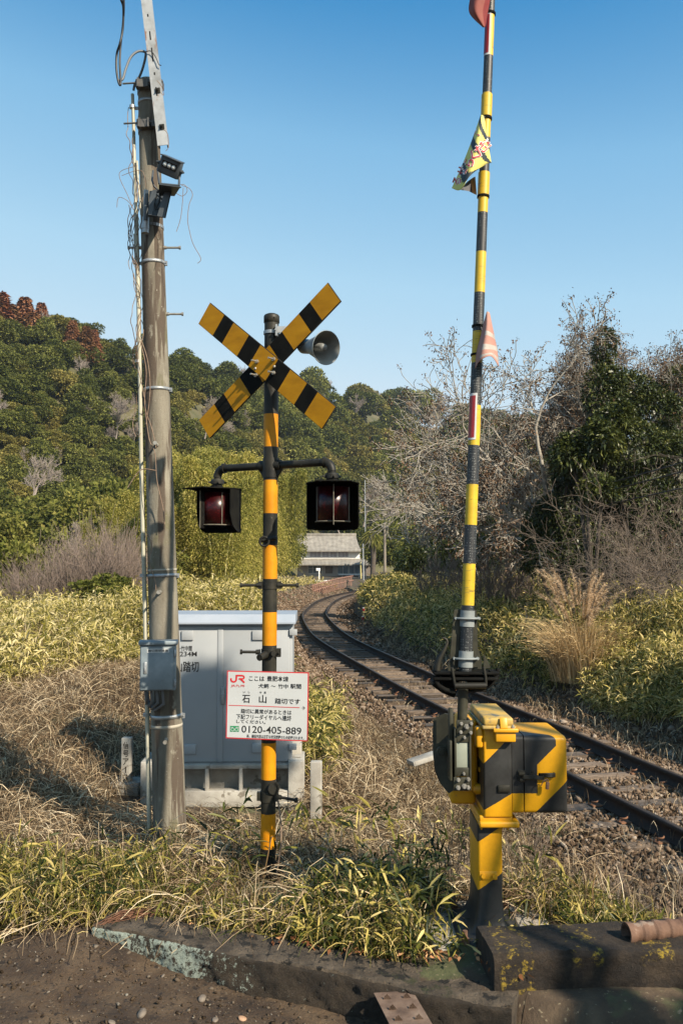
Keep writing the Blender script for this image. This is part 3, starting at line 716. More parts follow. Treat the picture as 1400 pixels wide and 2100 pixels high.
b2, _, _, _ = board(0, R(36), 1.235, .0, sg, sig)
b1, d1, s1, c1 = board(1, R(-38.5), 1.235, .030, sg, sig)
mb = MB()
for (px, py, ln) in [(528, 742, .055), (562, 737, .055), (526, 770, .055), (562, 765, .055)]:
    q = on_plane(px, py, c1, un) + un * .002
    mb = MB(); mb.cyl(q, q + un * .012, .013, .012, 6, mi=0); mb.cyl(q, q + un * ln, .0062, .0058, 8); mb.build('bolt', m_steel, b1)
for (px, py) in [(524, 756), (563, 752)]:
    q = on_plane(px, py, c1, un) + un * .002
    mb = MB(); mb.ball(q, .009, 5); mb.build('rivet', m_steel, b1)
mb = MB()
for dz in (-.07, .07):
    mb.cyl(pol(748) + uz * (dz - .02), pol(748) + uz * (dz + .02), .048, .048, 24); mb.box(pol(748) + uz * dz + un * .05, (.12, .02, .035), rot=basis(ua, -un, uz))
mb.build('board_clamp', m_black, sig)
# lamp arms
AC = pol(955)
arm = MB(); armr = .0235
ua0 = ua.copy(); PH2 = R(27); ua = Vector((math.cos(PH2), -math.sin(PH2), 0))
for sg_, ln in ((-1, .40), (1, .43)):
    d = ua * sg_ 
    pts = [AC + d * .03, AC + d * (ln - .055)] 
    arm.tube(pts, armr, 14)
    e0 = AC + d * (ln - .06); el = [e0 + d * (.055 * math.sin(a)) - uz * (.055 * (1 - math.cos(a))) for a in np.linspace(0, math.pi / 2, 7)]
    arm.tube(el, armr * 1.12, 14); arm.cyl(e0 - d * .004, e0 + d * .012, armr * 1.35, n=14)
    arm.cyl(el[-1], el[-1] - uz * .03, armr * 1.0, n=14)
    arm.cyl(el[-1] - uz * .022, el[-1] - uz * .042, .043, .043, 16); arm.cyl(el[-1] - uz * .012, el[-1] - uz * .022, .037, .043, 16)
    for a in range(4):
        q = Vector((math.cos(a * 1.57 + .3), math.sin(a * 1.57 + .3), 0)); arm.cyl(el[-1] - uz * .032 + q * .03, el[-1] - uz * .032 + q * .056, .0065, n=8)
    arm.cyl(el[-1] - uz * .04, el[-1] - uz * .075, .030, .034, 14)
    arm.cyl(AC + d * .035, AC + d * .075, .034, .034, 14)
    arm.prism([(.03, -.02), (.085, -.02), (.03, -.10)], AC - un * .01, d, uz, .02 if sg_ > 0 else -.02)
    arm.bolt(e0 + uz * .025, uz, .007, .006)
arm.cyl(AC - uz * .075, AC + uz * .045, .0485, .0485, 26)
arm.build('lamp_arm', m_black, sig)
def lamp(top, face, name_lbl):
    """open hood: curved back shell, red lens drum, top plate, centre fin. face = direction the open side looks"""
    face = face.normalized(); side = Vector((-face.y, face.x, 0)) * -1
    ho = MB(); Rr = .155; H = .268; n = 28
    vs = []; fs = []; rows = 12
    half = R(101)
    for th in (0, 1):
        rad = Rr - th * .004
        for i in range(n + 1):
            a = -half + 2 * half * i / n; sgn = (i / n) * 2 - 1
            # rounded lower corners when seen from the front
            e = min(1, (1 - abs(sgn)) / .34); hb = H - .12 * (1 - math.sqrt(max(0, 1 - (1 - e) ** 2)))
            for j in range(rows + 1):
                p = top + (-face * math.cos(a) + side * math.sin(a)) * rad - uz * (hb * j / rows)
                vs.append(p)
    m_ = rows + 1
    for th in (0, 1):
        o_ = th * (n + 1) * m_
        for i in range(n):
            for j in range(rows):
                q = (o_ + i * m_ + j, o_ + (i + 1) * m_ + j, o_ + (i + 1) * m_ + j + 1, o_ + i * m_ + j + 1)
                fs.append(q if th else q[::-1])
    o_ = (n + 1) * m_
    for i in range(n): fs.append((i * m_ + rows, (i + 1) * m_ + rows, o_ + (i + 1) * m_ + rows, o_ + i * m_ + rows))
    for i in (0, n):
        for j in range(rows): fs.append((i * m_ + j, i * m_ + j + 1, o_ + i * m_ + j + 1, o_ + i * m_ + j))
    ho.add(vs, fs, 0, True)
    ho.cyl(top, top + uz * .006, Rr + .004, n=36)
    # visor tongue of the top plate towards the open side
    ho.prism([(-.12, .08), (-.10, .20), (.10, .20), (.12, .08)], top, side, face, .005)
    ho.cyl(top + uz * .006, top + uz * .03, .05, .036, 20)
    h = ho.build('lamp_hood', m_blackmat, sig)
    le = MB(); nL = 24; rl = .098; z1 = .02; z2 = .222
    for j in range(3):
        pass
    le.lathe([(0.0, -z1), (rl, -z1), (rl, -z2), (0, -z2)], top + face * .005, uz, 28)
    le.build('red_lens', m_lens, h)
    fi = MB()
    fq = MB(); fq.box(top + face * .107 - uz * .128, (.004, .060, .236), rot=basis(side, face, uz)); fq.build('centre_fin', m_blackmat, h)
    fi.box(top + face * .139 - uz * .128, (.0045, .004, .236), rot=basis(side, face, uz))
    fi.tube([top + face * .005 + (face * math.cos(a) + side * math.sin(a)) * .103 - uz * .224 for a in np.linspace(-1.5, 1.5, 14)], .004, 5)
    for a in (-1.2, 1.2): 
        q = top + face * .005 + (face * math.cos(a) + side * math.sin(a)) * .100; fi.tube([q - uz * .02, q - uz * .224], .0035, 5)
    fi.build('lens_fin', m_fin, h)
LT = AC - ua * .40 - uz * .135; RT = AC + ua * .43 - uz * .132
lamp(LT, (un + Vector((-.12, 0, 0))), 'left'); lamp(RT, Vector((.05, -1, 0)), 'right'); ua = ua0
# horn loudspeaker
hb = W(628, 690, 5.25); hm = W(668, 713, 5.12); ha = Vector((.66, -.72, -.22)).normalized()
mb = MB()
p = pol(683)
mb.cyl(p - uz * .01, p + uz * .01, .050, .050, 24, mi=0); mb.box(p + Vector((.035, -.05, .0)), (.012, .05, .07), mi=0); mb.box(p + Vector((.085, -.035, .012)), (.11, .01, .04), mi=0); mb.bolt(p + Vector((.03, -.075, 0)), (0, -1, 0), .007, .006)
mb.box(p + Vector((.16, -.02, .0)), (.12, .035, .045), mi=0)
mb.build('horn_bracket', m_galv, sig)
mb = MB(); mo = hm
mb.lathe([(0, -.23), (.035, -.23), (.045, -.21), (.045, -.17), (.04, -.15), (.055, -.11), (.072, -.06), (.092, -.015), (.102, 0), (.104, .004), (.101, .006)], mo, ha, 32, sc2=(1.04, .98))
hn = mb.build('horn', m_hornout, sig)
mb = MB(); mb.lathe([(.1012, .006), (.096, 0), (.085, -.025), (.066, -.065), (.045, -.11), (0, -.12)], mo, ha, 32, sc2=(1.04, .98)); mb.lathe([(0, -.01), (.020, -.012), (.026, -.03), (.024, -.09)], mo, ha, 18)
mb.build('horn_mouth', m_hornin, hn)
# steps, clamps
def step(p, d, ln, parent, mat, r=.009, name='step_bolt'):
    mb = MB(); d = Vector(d).normalized(); mb.cyl(p, p + d * ln, r, r, 10); mb.cyl(p + d * ln, p + d * (ln + .014), r * 1.7, r * 1.7, 10); mb.cyl(p, p + d * .03, r * 1.9, r * 1.6, 8); return mb.build(name, mat, parent)
q = pol(1200); sx_ = Vector((1, -.1, 0))
mb = MB(); mb.cyl(q - uz * .022, q + uz * .022, .0495, .0495, 22); mb.box(q + Vector((.055, -.01, 0)), (.03, .04, .045)); mb.box(q + Vector((-.055, -.01, 0)), (.03, .04, .045)); mb.build('step_clamp', m_black, sig)
step(q + Vector((.05, -.02, 0)), (1, -.12, 0), .115, sig, m_black); step(q + Vector((-.05, -.02, 0)), (-1, -.12, 0), .115, sig, m_black)
q = pol(1338)
mb = MB(); mb.cyl(q - uz * .022, q + uz * .022, .0495, .0495, 22); mb.box(q + Vector((.055, -.01, 0)), (.03, .045, .05)); mb.cyl(q + Vector((-.02, -.05, -.01)), q + Vector((-.05, -.115, -.02)), .024, .020, 12); mb.cyl(q + Vector((.02, -.045, 0)), q + Vector((.03, -.075, 0)), .014, n=10); mb.bolt(q + Vector((.06, -.03, .0)), (0, -1, 0), .008, .01)
mb.build('step_clamp', m_black, sig); step(q + Vector((-.05, -.03, .005)), (-1, -.1, .02), .11, sig, m_black)
q = pol(1107)
mb = MB(); mb.cyl(q + Vector((-.06, -.05, -.005)), q + Vector((.03, -.055, .01)), .016, .016, 12); mb.tube([q + Vector((-.03 + .028 * math.cos(a), -.065, -.012 + .028 * math.sin(a))) for a in np.linspace(0, 6.28, 14)], .008, 6); mb.ball(q + Vector((.03, -.06, .008)), .016, 6)
mb.cyl(q - uz * .018, q + uz * .018, .047, .047, 22)
mb.build('cable_clamp', m_black, sig)
q = pol(1632)
mb = MB(); mb.cyl(q - uz * .03, q + uz * .03, .0495, .0495, 22); mb.box(q + Vector((-.055, -.005, 0)), (.025, .03, .05)); mb.box(q + Vector((.05, -.02, 0)), (.025, .04, .05)); mb.build('step_clamp', m_black, sig)
step(q + Vector((.05, -.02, 0)), (1, -.35, -.08), .12, sig, m_black)
mb = MB(); qq = pol(1612); mb.cyl(qq + Vector((.035, -.047, 0)), qq + Vector((.038, -.052, 0)), .038, .038, 24); mb.build('round_tab', m_black, sig)

# ============================================================ NOTICE SIGN
m_white = surf('sign_white', [(.47, .485, .48), (.53, .54, .53)], scale=3, rough=.35, bump=.03)
m_red = surf('sign_red', [(.50, .015, .02), (.6, .03, .03)], scale=10, rough=.4, bump=0)
m_ink = surf('sign_black_ink', [(.012, .012, .012)], scale=3, rough=.6, bump=0)
m_green = surf('sign_green', [(.01, .22, .08)], scale=3, rough=.5, bump=0)
SP = R(11)
sa = Vector((math.cos(SP), -math.sin(SP), 0)); sn = Vector((-math.sin(SP), -math.cos(SP), 0)); sz = (uz + sa * .012).normalized()
SC = W(547.5, 1447, 5.29)
k = .505 / 1085.0
def SX(cx, cy): return (cx - 690) * k, (552 - cy + (cx - 690) * .020) * k
sign = thing('notice_sign', SC, 'white sign with red border, Japanese lettering and a phone number, fixed to the striped post', 'sign')
mb = MB(); hw, hh = .2525, .2015
mb.box(SC - sn * .004, (2 * hw, .003, 2 * hh), rot=basis(sa, -sn, sz), mi=0)
plate = mb.build('sign_plate', m_galv, sign)
mb = MB()
def srect(x0, y0, x1, y1, lift, mi): 
    q = [SC + sa * a + sz * b_ + sn * lift for a, b_ in ((x0, y0), (x1, y0), (x1, y1), (x0, y1))]; mb.add(q, [(0, 1, 2, 3)], mi)
srect(-hw, -hh, hw, hh, -.0015, 1); srect(-hw + .0065, -hh + .0065, hw - .0065, hh - .0065, -.0005, 0)
mb.build('sign_face', [m_white, m_red], sign)
mb = MB()
def st(txt, cx0, cy0, cx1, cy1, mi=0, bold=.0):
    x0, y1 = SX(cx0, cy0); x1, y0 = SX(cx1, cy1)
    mid = SX((cx0 + cx1) / 2, cy0)[1] - SX(cx0, cy0)[1]
    put_text(mb, txt, (x0, min(y0, y1) + 0, x1, max(y0, y1)), SC, sa, sz, .0008, mi, bold)
def st2(txt, cx0, cy0, cx1, cy1, mi=0, bold=.0):
    # the given box is in sign coordinates measured at the box's own centre
    cx = (cx0 + cx1) / 2; off = 0
    x0 = (cx0 - 690) * k; x1 = (cx1 - 690) * k; sh = (cx - 690) * .020 * k
    y0 = (552 - cy1) * k + sh; y1 = (552 - cy0) * k + sh
    put_text(mb, txt, (x0, y0, x1, y1), SC, sa, sz, .0008, mi, bold)
for a in [("ここは", 445, 180, 650, 240), ("豊肥本線", 685, 178, 968, 245), ("犬飼", 570, 275, 708, 332), ("〜", 738, 296, 802, 314), ("竹中", 833, 277, 966, 335), ("駅間", 995, 277, 1137, 337),
          ("い", 370, 372, 400, 395), ("し", 438, 370, 462, 396), ("や", 588, 372, 618, 402), ("ま", 648, 372, 678, 402), ("石", 358, 418, 463, 520), ("山", 583, 418, 683, 520), ("踏切です", 795, 460, 1125, 532),
          ("踏切に異常があるときは", 345, 600, 1015, 660), ("下記フリーダイヤルへ連絡", 285, 668, 1015, 735), ("してください。", 287, 738, 675, 782)]:
    st2(*a, bold=.014)
st2("0120-405-889", 358, 815, 1147, 905, bold=.008)
st2("尚、通話内容は正確な状況把握のため記録されます。", 430, 925, 1180, 968, bold=.012)
st2("JR九州", 205, 285, 385, 325, mi=1, bold=.006)
def s2(cx, cy): 
    return ((cx - 690) * k, (552 - cy) * k + (cx - 690) * .02 * k)
def sk(pts, wd, mi, lift=.0008): stroke(mb, [s2(*p) for p in pts], wd * k, SC, sa, sz, lift, mi)
# the operator's mark: broad joined J and R strokes
sk([(203, 206), (204, 226), (212, 243), (228, 252), (248, 252), (264, 246), (274, 230), (277, 172)], 22, 1)
sk([(266, 172), (352, 172), (372, 178), (380, 192), (376, 206), (360, 214), (308, 214)], 20, 1, .0010)
sk([(330, 214), (386, 262)], 22, 1, .0012)
sk([(180, 552), (1120, 573)], 8, 1)
sk([(1150, 577), (1190, 577)], 6, 0); sk([(1165, 557), (1190, 577), (1165, 598)], 6, 0, .0011)
sk([(205, 852), (322, 852)], 73, 2)
for cx in (238, 290):
    sk([(cx + 20 * math.cos(a), 860 + 20 * math.sin(a)) for a in np.linspace(0, 6.2832, 20)], 7, 3, .0012)
sk([(212, 836), (230, 830), (250, 842), (264, 862), (278, 842), (298, 830), (316, 836)], 6, 3, .0016)
mb.build('lettering', [m_ink, m_red, m_green, m_white], sign)
mb = MB()
for py_ in (1395, 1500): mb.cyl(pol(py_) - uz * .012, pol(py_) + uz * .012, .0465, n=22); mb.box(pol(py_) + Vector((0, -.052, 0)), (.06, .02, .022))
mb.build('sign_bracket', m_galv, sign)
# ============================================================ UTILITY POLE
m_pole = surf('weathered_concrete_pole', [(.075, .062, .045), (.135, .118, .088), (.20, .18, .138), (.26, .24, .19)], scale=5, rough=.92, bump=.5, bscale=50, mapping=(1, 1, .25), dist=.008,
              spots=[((.12, .11, .065), 3.2, .56, (1, 1, .3)), ((.075, .056, .040), 6, .53, (1.6, 1.6, .12)), ((.22, .20, .155), 9, .62, (1, 1, .5)), ((.28, .26, .21), 55, .66), ((.04, .03, .02), 70, .68)])
m_cream = surf('cream_conduit', [(.33, .32, .24), (.45, .43, .34)], scale=10, rough=.5, bump=.05, mapping=(1, 1, .2))
m_cable = surf('black_cable', [(.015, .015, .016), (.03, .03, .03)], scale=10, rough=.5, bump=0)
m_greycable = surf('grey_cable', [(.12, .13, .14)], scale=10, rough=.6, bump=0)
m_stain = surf('stained_galvanised', [(.22, .22, .21), (.34, .35, .35), (.45, .46, .46)], scale=8, rough=.55, bump=.1, metal=.35, spots=[((.25, .14, .09), 9, .60, (1, 1, .4))])
m_vine = surf('dry_vine', [(.14, .09, .06), (.28, .2, .14)], scale=30, rough=.9, bump=0)
U0 = W(350, 1748, 6.6); U1 = W(303.5, 172, 6.6); UD = U1 - U0
def up_(py): return U0 + UD * ((W(330, py, 6.6).z - U0.z) / UD.z)
def ur(py): 
    tt = (W(330, py, 6.6).z - U0.z) / UD.z; return .122 + (.076 - .122) * tt
pole = thing('utility_pole', U0, 'tall weathered concrete utility pole leaning slightly left beside the grey cabinet', 'utility pole')
mb = MB(); pys = np.linspace(1760, 172, 40)
mb.tube([up_(p) for p in pys], [ur(p) for p in pys], 36); mb.lathe([(.077, 0), (.07, .02), (.04, .035), (0, .038)], U1, UD.normalized(), 30)
mb.build('post', m_pole, pole)
uax = UD.normalized()
def band(py, h, extra=.004, mat=m_galv, name='metal_band'):
    mb = MB(); c = up_(py); r = ur(py) + extra
    mb.lathe([(r - .003, -h / 2), (r, -h / 2), (r, h / 2), (r - .003, h / 2)], c, uax, 36)
    mb.box(c + Vector((r + .008, -.01, 0)), (.022, .02, h * 1.3)); mb.bolt(c + Vector((r + .01, -.02, 0)), (0, -1, 0), .006, .006)
    return mb.build(name, mat, pole)
for py, h in ((213, .022), (541, .026), (800, .024), (1180, .024), (1467, .028)): band(py, h)
mb = MB()
mb.lathe([(ur(1487) + .0005, -.012), (ur(1487) + .0015, -.012), (ur(1487) + .0015, .012), (ur(1487) + .0005, .012)], up_(1487), uax, 36); mb.lathe([(ur(1170) + .0005, -.008), (ur(1170) + .0015, -.008), (ur(1170) + .0015, .008), (ur(1170) + .0005, .008)], up_(1169), uax, 36); mb.build('pale_ring', surf('pale_ring', [(.34, .31, .25)], scale=10, rough=.9, bump=.2), pole)
mb = MB()
for a in np.linspace(-1.9, 1.9, 16):
    c = up_(467); rr2 = ur(467) + .003; d = Vector((math.sin(a), -math.cos(a), 0)); mb.box(c + d * rr2, (.018, .003, .022), rot=rotz(a))
mb.build('perforated_band', m_galv, pole)
for (py, sd, ln) in [(508, 1, .125), (508, -1, .10), (644, 1, .125)]:
    c = up_(py); step(c + Vector((sd * (ur(py) - .01), 0, 0)), (sd, 0, 0), ln, pole, m_steel, r=.0085)
for (py, px) in [(916, 322), (1213, 329), (1510, 342)]:
    c = up_(py); d = Vector(((px - 322) * .0 + (.15), -1, .03)); q = c + Vector((0, -ur(py) + .01, 0)); q.x = W(px, py, q.y).x; step(q, (.1, -1, .0), .11, pole, m_steel, r=.0085)
# strut bracketing brackets at the top
mb = MB()
for (py, ln) in ((187, .20), (268, .22)):
    c = up_(py); r = ur(py); mb.cyl(c - uax * .03, c + uax * .03, r + .006, n=30)
    mb.box(c + Vector((-.02, -r - .02, .0)), (.10, .05, .06)); mb.box(c + Vector((.09, -r - .01, 0)), (.09, .07, .05)); mb.cyl(c + Vector((-.17, -r - .03, 0)), c + Vector((.14, -r - .045, .01)), .007, n=8)
    mb.box(c + Vector((-.05, -r - .045, 0)), (.012, .03, .07)); mb.box(c + Vector((.02, -r - .045, 0)), (.012, .03, .07))
mb.build('strut_clamp', surf('dark_zinc', [(.05, .05, .05), (.12, .115, .105)], scale=20, rough=.6, bump=.1), pole)
# channel strut going up out of the picture
A = W(334, 298, 6.42); B = W(300, 0, 6.42); D_ = (B - A).normalized(); B = A + D_ * 2.6; sx3 = Vector((0, -1, 0)).cross(D_).normalized() * -1; ny3 = sx3.cross(D_).normalized()
if sx3.x < 0: sx3 = -sx3
nf = D_.cross(sx3).normalized();  nf = nf if nf.y < 0 else -nf
ct = .25; sxr = (sx3 * math.cos(ct) - nf * math.sin(ct) * -1).normalized(); nfr = (nf * math.cos(ct) - sx3 * math.sin(ct)).normalized()
mb = MB(); Mx = basis(sx3, -nf, D_); L_ = (B - A).length; mid = (A + B) / 2
mb.box(mid + nf * 0, (.078, .005, L_), rot=Mx); mb.box(mid - sx3 * .0365 - nf * .024, (.005, .043, L_), rot=Mx); mb.box(mid + sx3 * .0365 - nf * .024, (.005, .043, L_), rot=Mx)
mb.box(mid - sx3 * .032 - nf * .044, (.012, .004, L_), rot=Mx); mb.box(mid + sx3 * .032 - nf * .044, (.012, .004, L_), rot=Mx)
strut = mb.build('channel_strut', m_stain, pole)
m_slot = surf('slot_dark', [(.01, .01, .01)], rough=1, bump=0)
def on(s_, a, l=.0035): return A + D_ * s_ + sx3 * a + nf * l
for s_, ln in ((.155, .0), (.42, .06), (.56, .012), (.71, .10), (.86, .06), (1.02, .012), (1.2, .07), (1.5, .012)):
    pts = [(math.cos(a) * .0055, math.sin(a) * .0055 + (ln / 2 if math.sin(a) > 0 else -ln / 2)) for a in np.linspace(0, 6.2832, 13)[:-1]]
    if s_ != .155: mb = MB(); mb.add([on(s_, p[0]) + D_ * p[1] for p in pts], [tuple(range(12))], 0); mb.build('slot_hole', m_slot, strut)
mb = MB()
for s_ in (.14, .425): mb = MB(); mb.box(on(s_, .01, .008), (.038, .006, .038), rot=Mx); mb.bolt(on(s_, .01, .01), nf, .010, .012); mb.build('strut_bolt', m_black, strut)
# conduits
cond = MB()
cpts = [(307, 1744), (304, 1560), (301, 1400), (296, 1180), (291, 1000), (288, 800), (286, 700), (283, 560), (279, 430), (276, 330), (274, 250), (272, 193)]
def cy(py): return 6.6 - .02
cond.tube([W(a, b_, cy(b_)) for a, b_ in cpts[:9]], .0165, 12); cond.tube([W(a, b_, cy(b_)) for a, b_ in cpts[7:]], .0125, 10)
cond.build('conduit', m_cream, pole)
cond = MB(); cond.tube([W(a, b_, 6.64) for a, b_ in [(277, 480), (281, 560), (284, 640), (288, 800)]], .0125, 10); cond.tube([W(a, b_, 6.56) for a, b_ in [(290, 440), (288, 415), (284, 380), (281, 330)]], .009, 8)
cond.build('thin_conduit', m_cream, pole)
mb = MB()
for py in (222, 540, 742, 1180, 1465):
    mb = MB(); q = W(np.interp(py, [193, 1744], [272, 307]), py, 6.6); mb.box(q + Vector((.03, .0, 0)), (.05, .012, .022)); mb.cyl(q - uz * .012 + Vector((0, -.02, 0)), q + uz * .012 + Vector((0, -.02, 0)), .022, n=12); mb.build('conduit_clip', m_galv, pole)
mb = MB(); mb.cyl(W(298, 478, 6.45), W(299, 446, 6.45), .027, n=16); mb.cyl(W(299, 452, 6.45), W(300, 390, 6.43), .017, n=14); mb.cyl(W(298, 470, 6.45), W(298, 462, 6.45), .031, n=16)
mb.build('cable_gland', m_galv, pole)
mb = MB()
c = W(301, 404, 6.44); mb.cyl(W(299, 452, 6.43), W(301, 398, 6.43), .016, n=14)
mb.build('gland_tube', surf('dark_grey_pvc', [(.05, .06, .065), (.09, .10, .105)], rough=.5, bump=0), pole)
# cables at the top
def cable(name, pts, r, mat, label, cat='cable'):
    mb = MB(); P = [W(*p) for p in pts]; Q = []
    for i in range(len(P) - 1):
        p0 = P[max(i - 1, 0)]; p1 = P[i]; p2 = P[i + 1]; p3 = P[min(i + 2, len(P) - 1)]
        for s_ in range(5):
            u = s_ / 5; Q.append(.5 * ((2 * p1) + (-p0 + p2) * u + (2 * p0 - 5 * p1 + 4 * p2 - p3) * u * u + (-p0 + 3 * p1 - 3 * p2 + p3) * u ** 3))
    Q.append(P[-1]); mb.tube(Q, r, 7); return tag(mb.build(name, mat), label, cat)
cable('looped_cable', [(236, -60, 6.2), (247, -6, 6.2), (253, 15, 6.25), (252, 60, 6.3), (246, 90, 6.3), (240, 110, 6.35), (239, 140, 6.35), (243, 168, 6.35), (248, 172, 6.35), (246, 130, 6.38), (248, 90, 6.38), (253, 45, 6.3), (254, -6, 6.2), (248, -60, 6.2)], .0085, m_cable, 'black cable hanging in a long loop left of the pole top')
cable('grey_cable', [(243, 165, 6.36), (252, 162, 6.38), (258, 142, 6.4), (268, 118, 6.42), (282, 106, 6.44), (296, 106, 6.46), (299, 114, 6.46), (293, 140, 6.5), (285, 160, 6.54), (277, 172, 6.58), (274, 186, 6.6)], .0095, m_greycable, 'grey cable arching from the strut to the conduit mouth')
cable('thin_cable', [(298, 106, 6.4), (310, 105, 6.4), (320, 118, 6.4), (326, 132, 6.4), (331, 134, 6.4)], .0035, m_cable, 'thin black lead wrapped across the galvanised strut')

# ============================================================ FLOODLIGHT on the pole
m_flood = surf('flood_housing', [(.035, .042, .048), (.06, .07, .078)], scale=10, rough=.45, bump=.05)
m_glass = surf('lamp_glass', [(.5, .52, .5), (.75, .77, .75)], scale=60, rough=.15, bump=.1)
m_dark = surf('dark_lens', [(.012, .013, .014)], rough=.15, bump=0)
FC = W(351, 347, 6.25)
fl = thing('floodlight', FC, 'small square LED floodlight tilted down on a bracket near the pole top', 'floodlight')
fx = Vector((.88, -.05, -.40)).normalized(); fz0 = Vector((.30, -.42, .86)).normalized(); fy = fz0.cross(fx).normalized(); fz = fx.cross(fy).normalized()
# fy points away from the viewer
Mf = basis(fx, fy, fz); FB = W(350, 343, 6.25)
mb = MB(); mb.box(FB, (.158, .06, .125), rot=Mf, bevel=.006); mb.box(FB + fz * .062 - fy * .005, (.162, .085, .008), rot=Mf, bevel=.002)
for s_ in range(7): mb.box(FB + fy * .035 + fx * (-.06 + .02 * s_), (.004, .03, .09), rot=Mf)
hz = mb.build('housing', m_flood, fl)
mb = MB(); mb.box(FB - fy * .0285 + fz * .008, (.118, .004, .05), rot=Mf, mi=0)
for s_ in (-1, 0, 1): mb.ball(FB - fy * .030 + fx * s_ * .034 + fz * .008, .0165, 7, mi=1, sq=(1, .6, 1), rot=Mf)
mb.build('led_lenses', [m_dark, m_glass], hz)
mb = MB(); bz = W(345, 378, 6.27)
mb.tube([FB - fx * .085 + fz * .01, FB - fx * .09 - fz * .05, W(327, 377, 6.19)], .009, 6); mb.tube([FB + fx * .085, FB + fx * .085 - fz * .04, W(367, 381, 6.19)], .009, 6); mb.tube([W(327, 377, 6.19), W(367, 381, 6.19)], .009, 6); mb.bolt(FB - fx * .09, -fx, .014, .014); mb.bolt(FB + fx * .088, fx, .014, .012)
bx_ = W(341, 378, 6.30)
pxa = (W(371, 381, 6.2) - W(325, 375, 6.2)).normalized(); pya = (W(303, 398, 6.52) - W(327, 376, 6.18)).normalized()
mb.prism([(0, 0), (.165, 0), (.15, .02), (.10, .17), (-.02, .20)], W(326, 377, 6.17), pxa, Vector((-.1, 1, 0)).normalized(), -.005)
mb.build('yoke', m_flood, fl)
mb = MB()
for (pts, yy) in (([(338, 392), (352, 392), (340, 446), (322, 444)], 6.28), ([(307, 392), (322, 388), (312, 440), (304, 444)], 6.32)):
    w_ = [W(a, b_, yy) for a, b_ in pts]; mb.add(w_ + [p + Vector((0.0, .006, 0)) for p in w_], [(3, 2, 1, 0), (4, 5, 6, 7), (0, 1, 5, 4), (1, 2, 6, 5), (2, 3, 7, 6), (3, 0, 4, 7)])
w_ = [W(a, b_, y_) for a, b_, y_ in [(352, 388, 6.24), (352, 388, 6.46), (340, 446, 6.46), (340, 446, 6.24)]]; mb.add(w_ + [p - Vector((.006, 0, 0)) for p in w_], [(0, 1, 2, 3), (7, 6, 5, 4)])
w_ = [W(a, b_, y_) for a, b_, y_ in [(304, 440, 6.28), (340, 446, 6.24), (340, 444, 6.46), (304, 438, 6.46)]]; mb.add(w_ + [p - Vector((0, 0, .006)) for p in w_], [(0, 1, 2, 3), (7, 6, 5, 4)])
w_ = [W(a, b_, y_) for a, b_, y_ in [(307, 392, 6.46), (352, 392, 6.46), (340, 446, 6.46), (304, 444, 6.46)]]; mb.add(w_, [(3, 2, 1, 0)])
mb.tube([W(a, b_, y_) for a, b_, y_ in [(314, 350, 6.4), (312, 370, 6.36), (316, 382, 6.3), (330, 395, 6.36), (326, 415, 6.36), (318, 430, 6.36)]], .007, 6)
mb.tube([W(a, b_, 6.36) for a, b_ in [(318, 395), (330, 392), (338, 404), (332, 424), (320, 430), (316, 415), (322, 400), (334, 410), (330, 432)]], .009, 6)
mb.build('bracket', m_flood, fl)

# ============================================================ JUNCTION BOX
m_jbox = surf('junction_box_grey', [(.13, .16, .18), (.19, .23, .25), (.26, .30, .32)], scale=6, rough=.5, bump=.08, metal=.1, spots=[((.36, .38, .38), 12, .64), ((.12, .1, .08), 60, .7)])
JC = W(325, 1367, 6.36); jw, jh, jd = .250, .325, .13
jb = thing('junction_box', JC, 'small grey metal junction box strapped to the utility pole with cables below', 'junction box')
Mj = rotz(R(9)); jx = Mj @ Vector((1, 0, 0)); jn = Mj @ Vector((0, -1, 0))
mb = MB(); mb.box(JC, (jw, jd, jh), rot=Mj, bevel=.005); mb.box(JC + uz * (jh / 2 + .012) + jn * .012, (jw + .024, jd + .03, .028), rot=Mj, bevel=.006)
jbody = mb.build('box_body', m_jbox, jb)
mb = MB(); mb.box(JC + jn * (jd / 2 + .004) - uz * .004 - jx * .006, (jw - .022, .008, jh - .022), rot=Mj, bevel=.003); 
door = mb.build('door', m_jbox, jb)
mb = MB(); q = JC + jn * (jd / 2 + .009) - jx * .088 - uz * .0; mb.box(q, (.024, .012, .085), rot=Mj, bevel=.005); mb.box(q + jn * .007 - uz * .012, (.012, .006, .03), rot=Mj, bevel=.002)
mb.build('latch', m_galv, door)
mb = MB()
for dz in (.10, -.11): mb = MB(); mb.box(JC + jx * (jw / 2 - .004) + jn * (jd / 2 + .004) + uz * dz, (.018, .016, .05), rot=Mj, bevel=.003); mb.build('hinge', m_galv, door)
mb = MB(); q = JC + jn * (jd / 2 + .0088) + uz * (jh / 2 - .042); mb.box(q, (.155, .0015, .028), rot=Mj, mi=1)
put_text(mb, "踏切開閉器箱", (-.07, -.009, .07, .009), q, jx, uz, .0016, 0, .01)
mb.build('label_plate', [m_ink, m_white], door)
mb = MB()
for (x0, x1, dp) in ((-.09, -.105, .12), (-.05, -.105, .15), (-.01, -.10, .17), (.03, -.095, .19)):
    a = JC + jx * x0 - uz * jh / 2; b_ = W(303, 1420, 6.56); 
    mb.tube([a, a - uz * dp * .55 + jx * .01, a * .5 + b_ * .5 - uz * dp * .75, b_ - uz * .05, b_ + uz * .02], .010, 8)
mb.build('cable_bundle', m_greycable, jb)

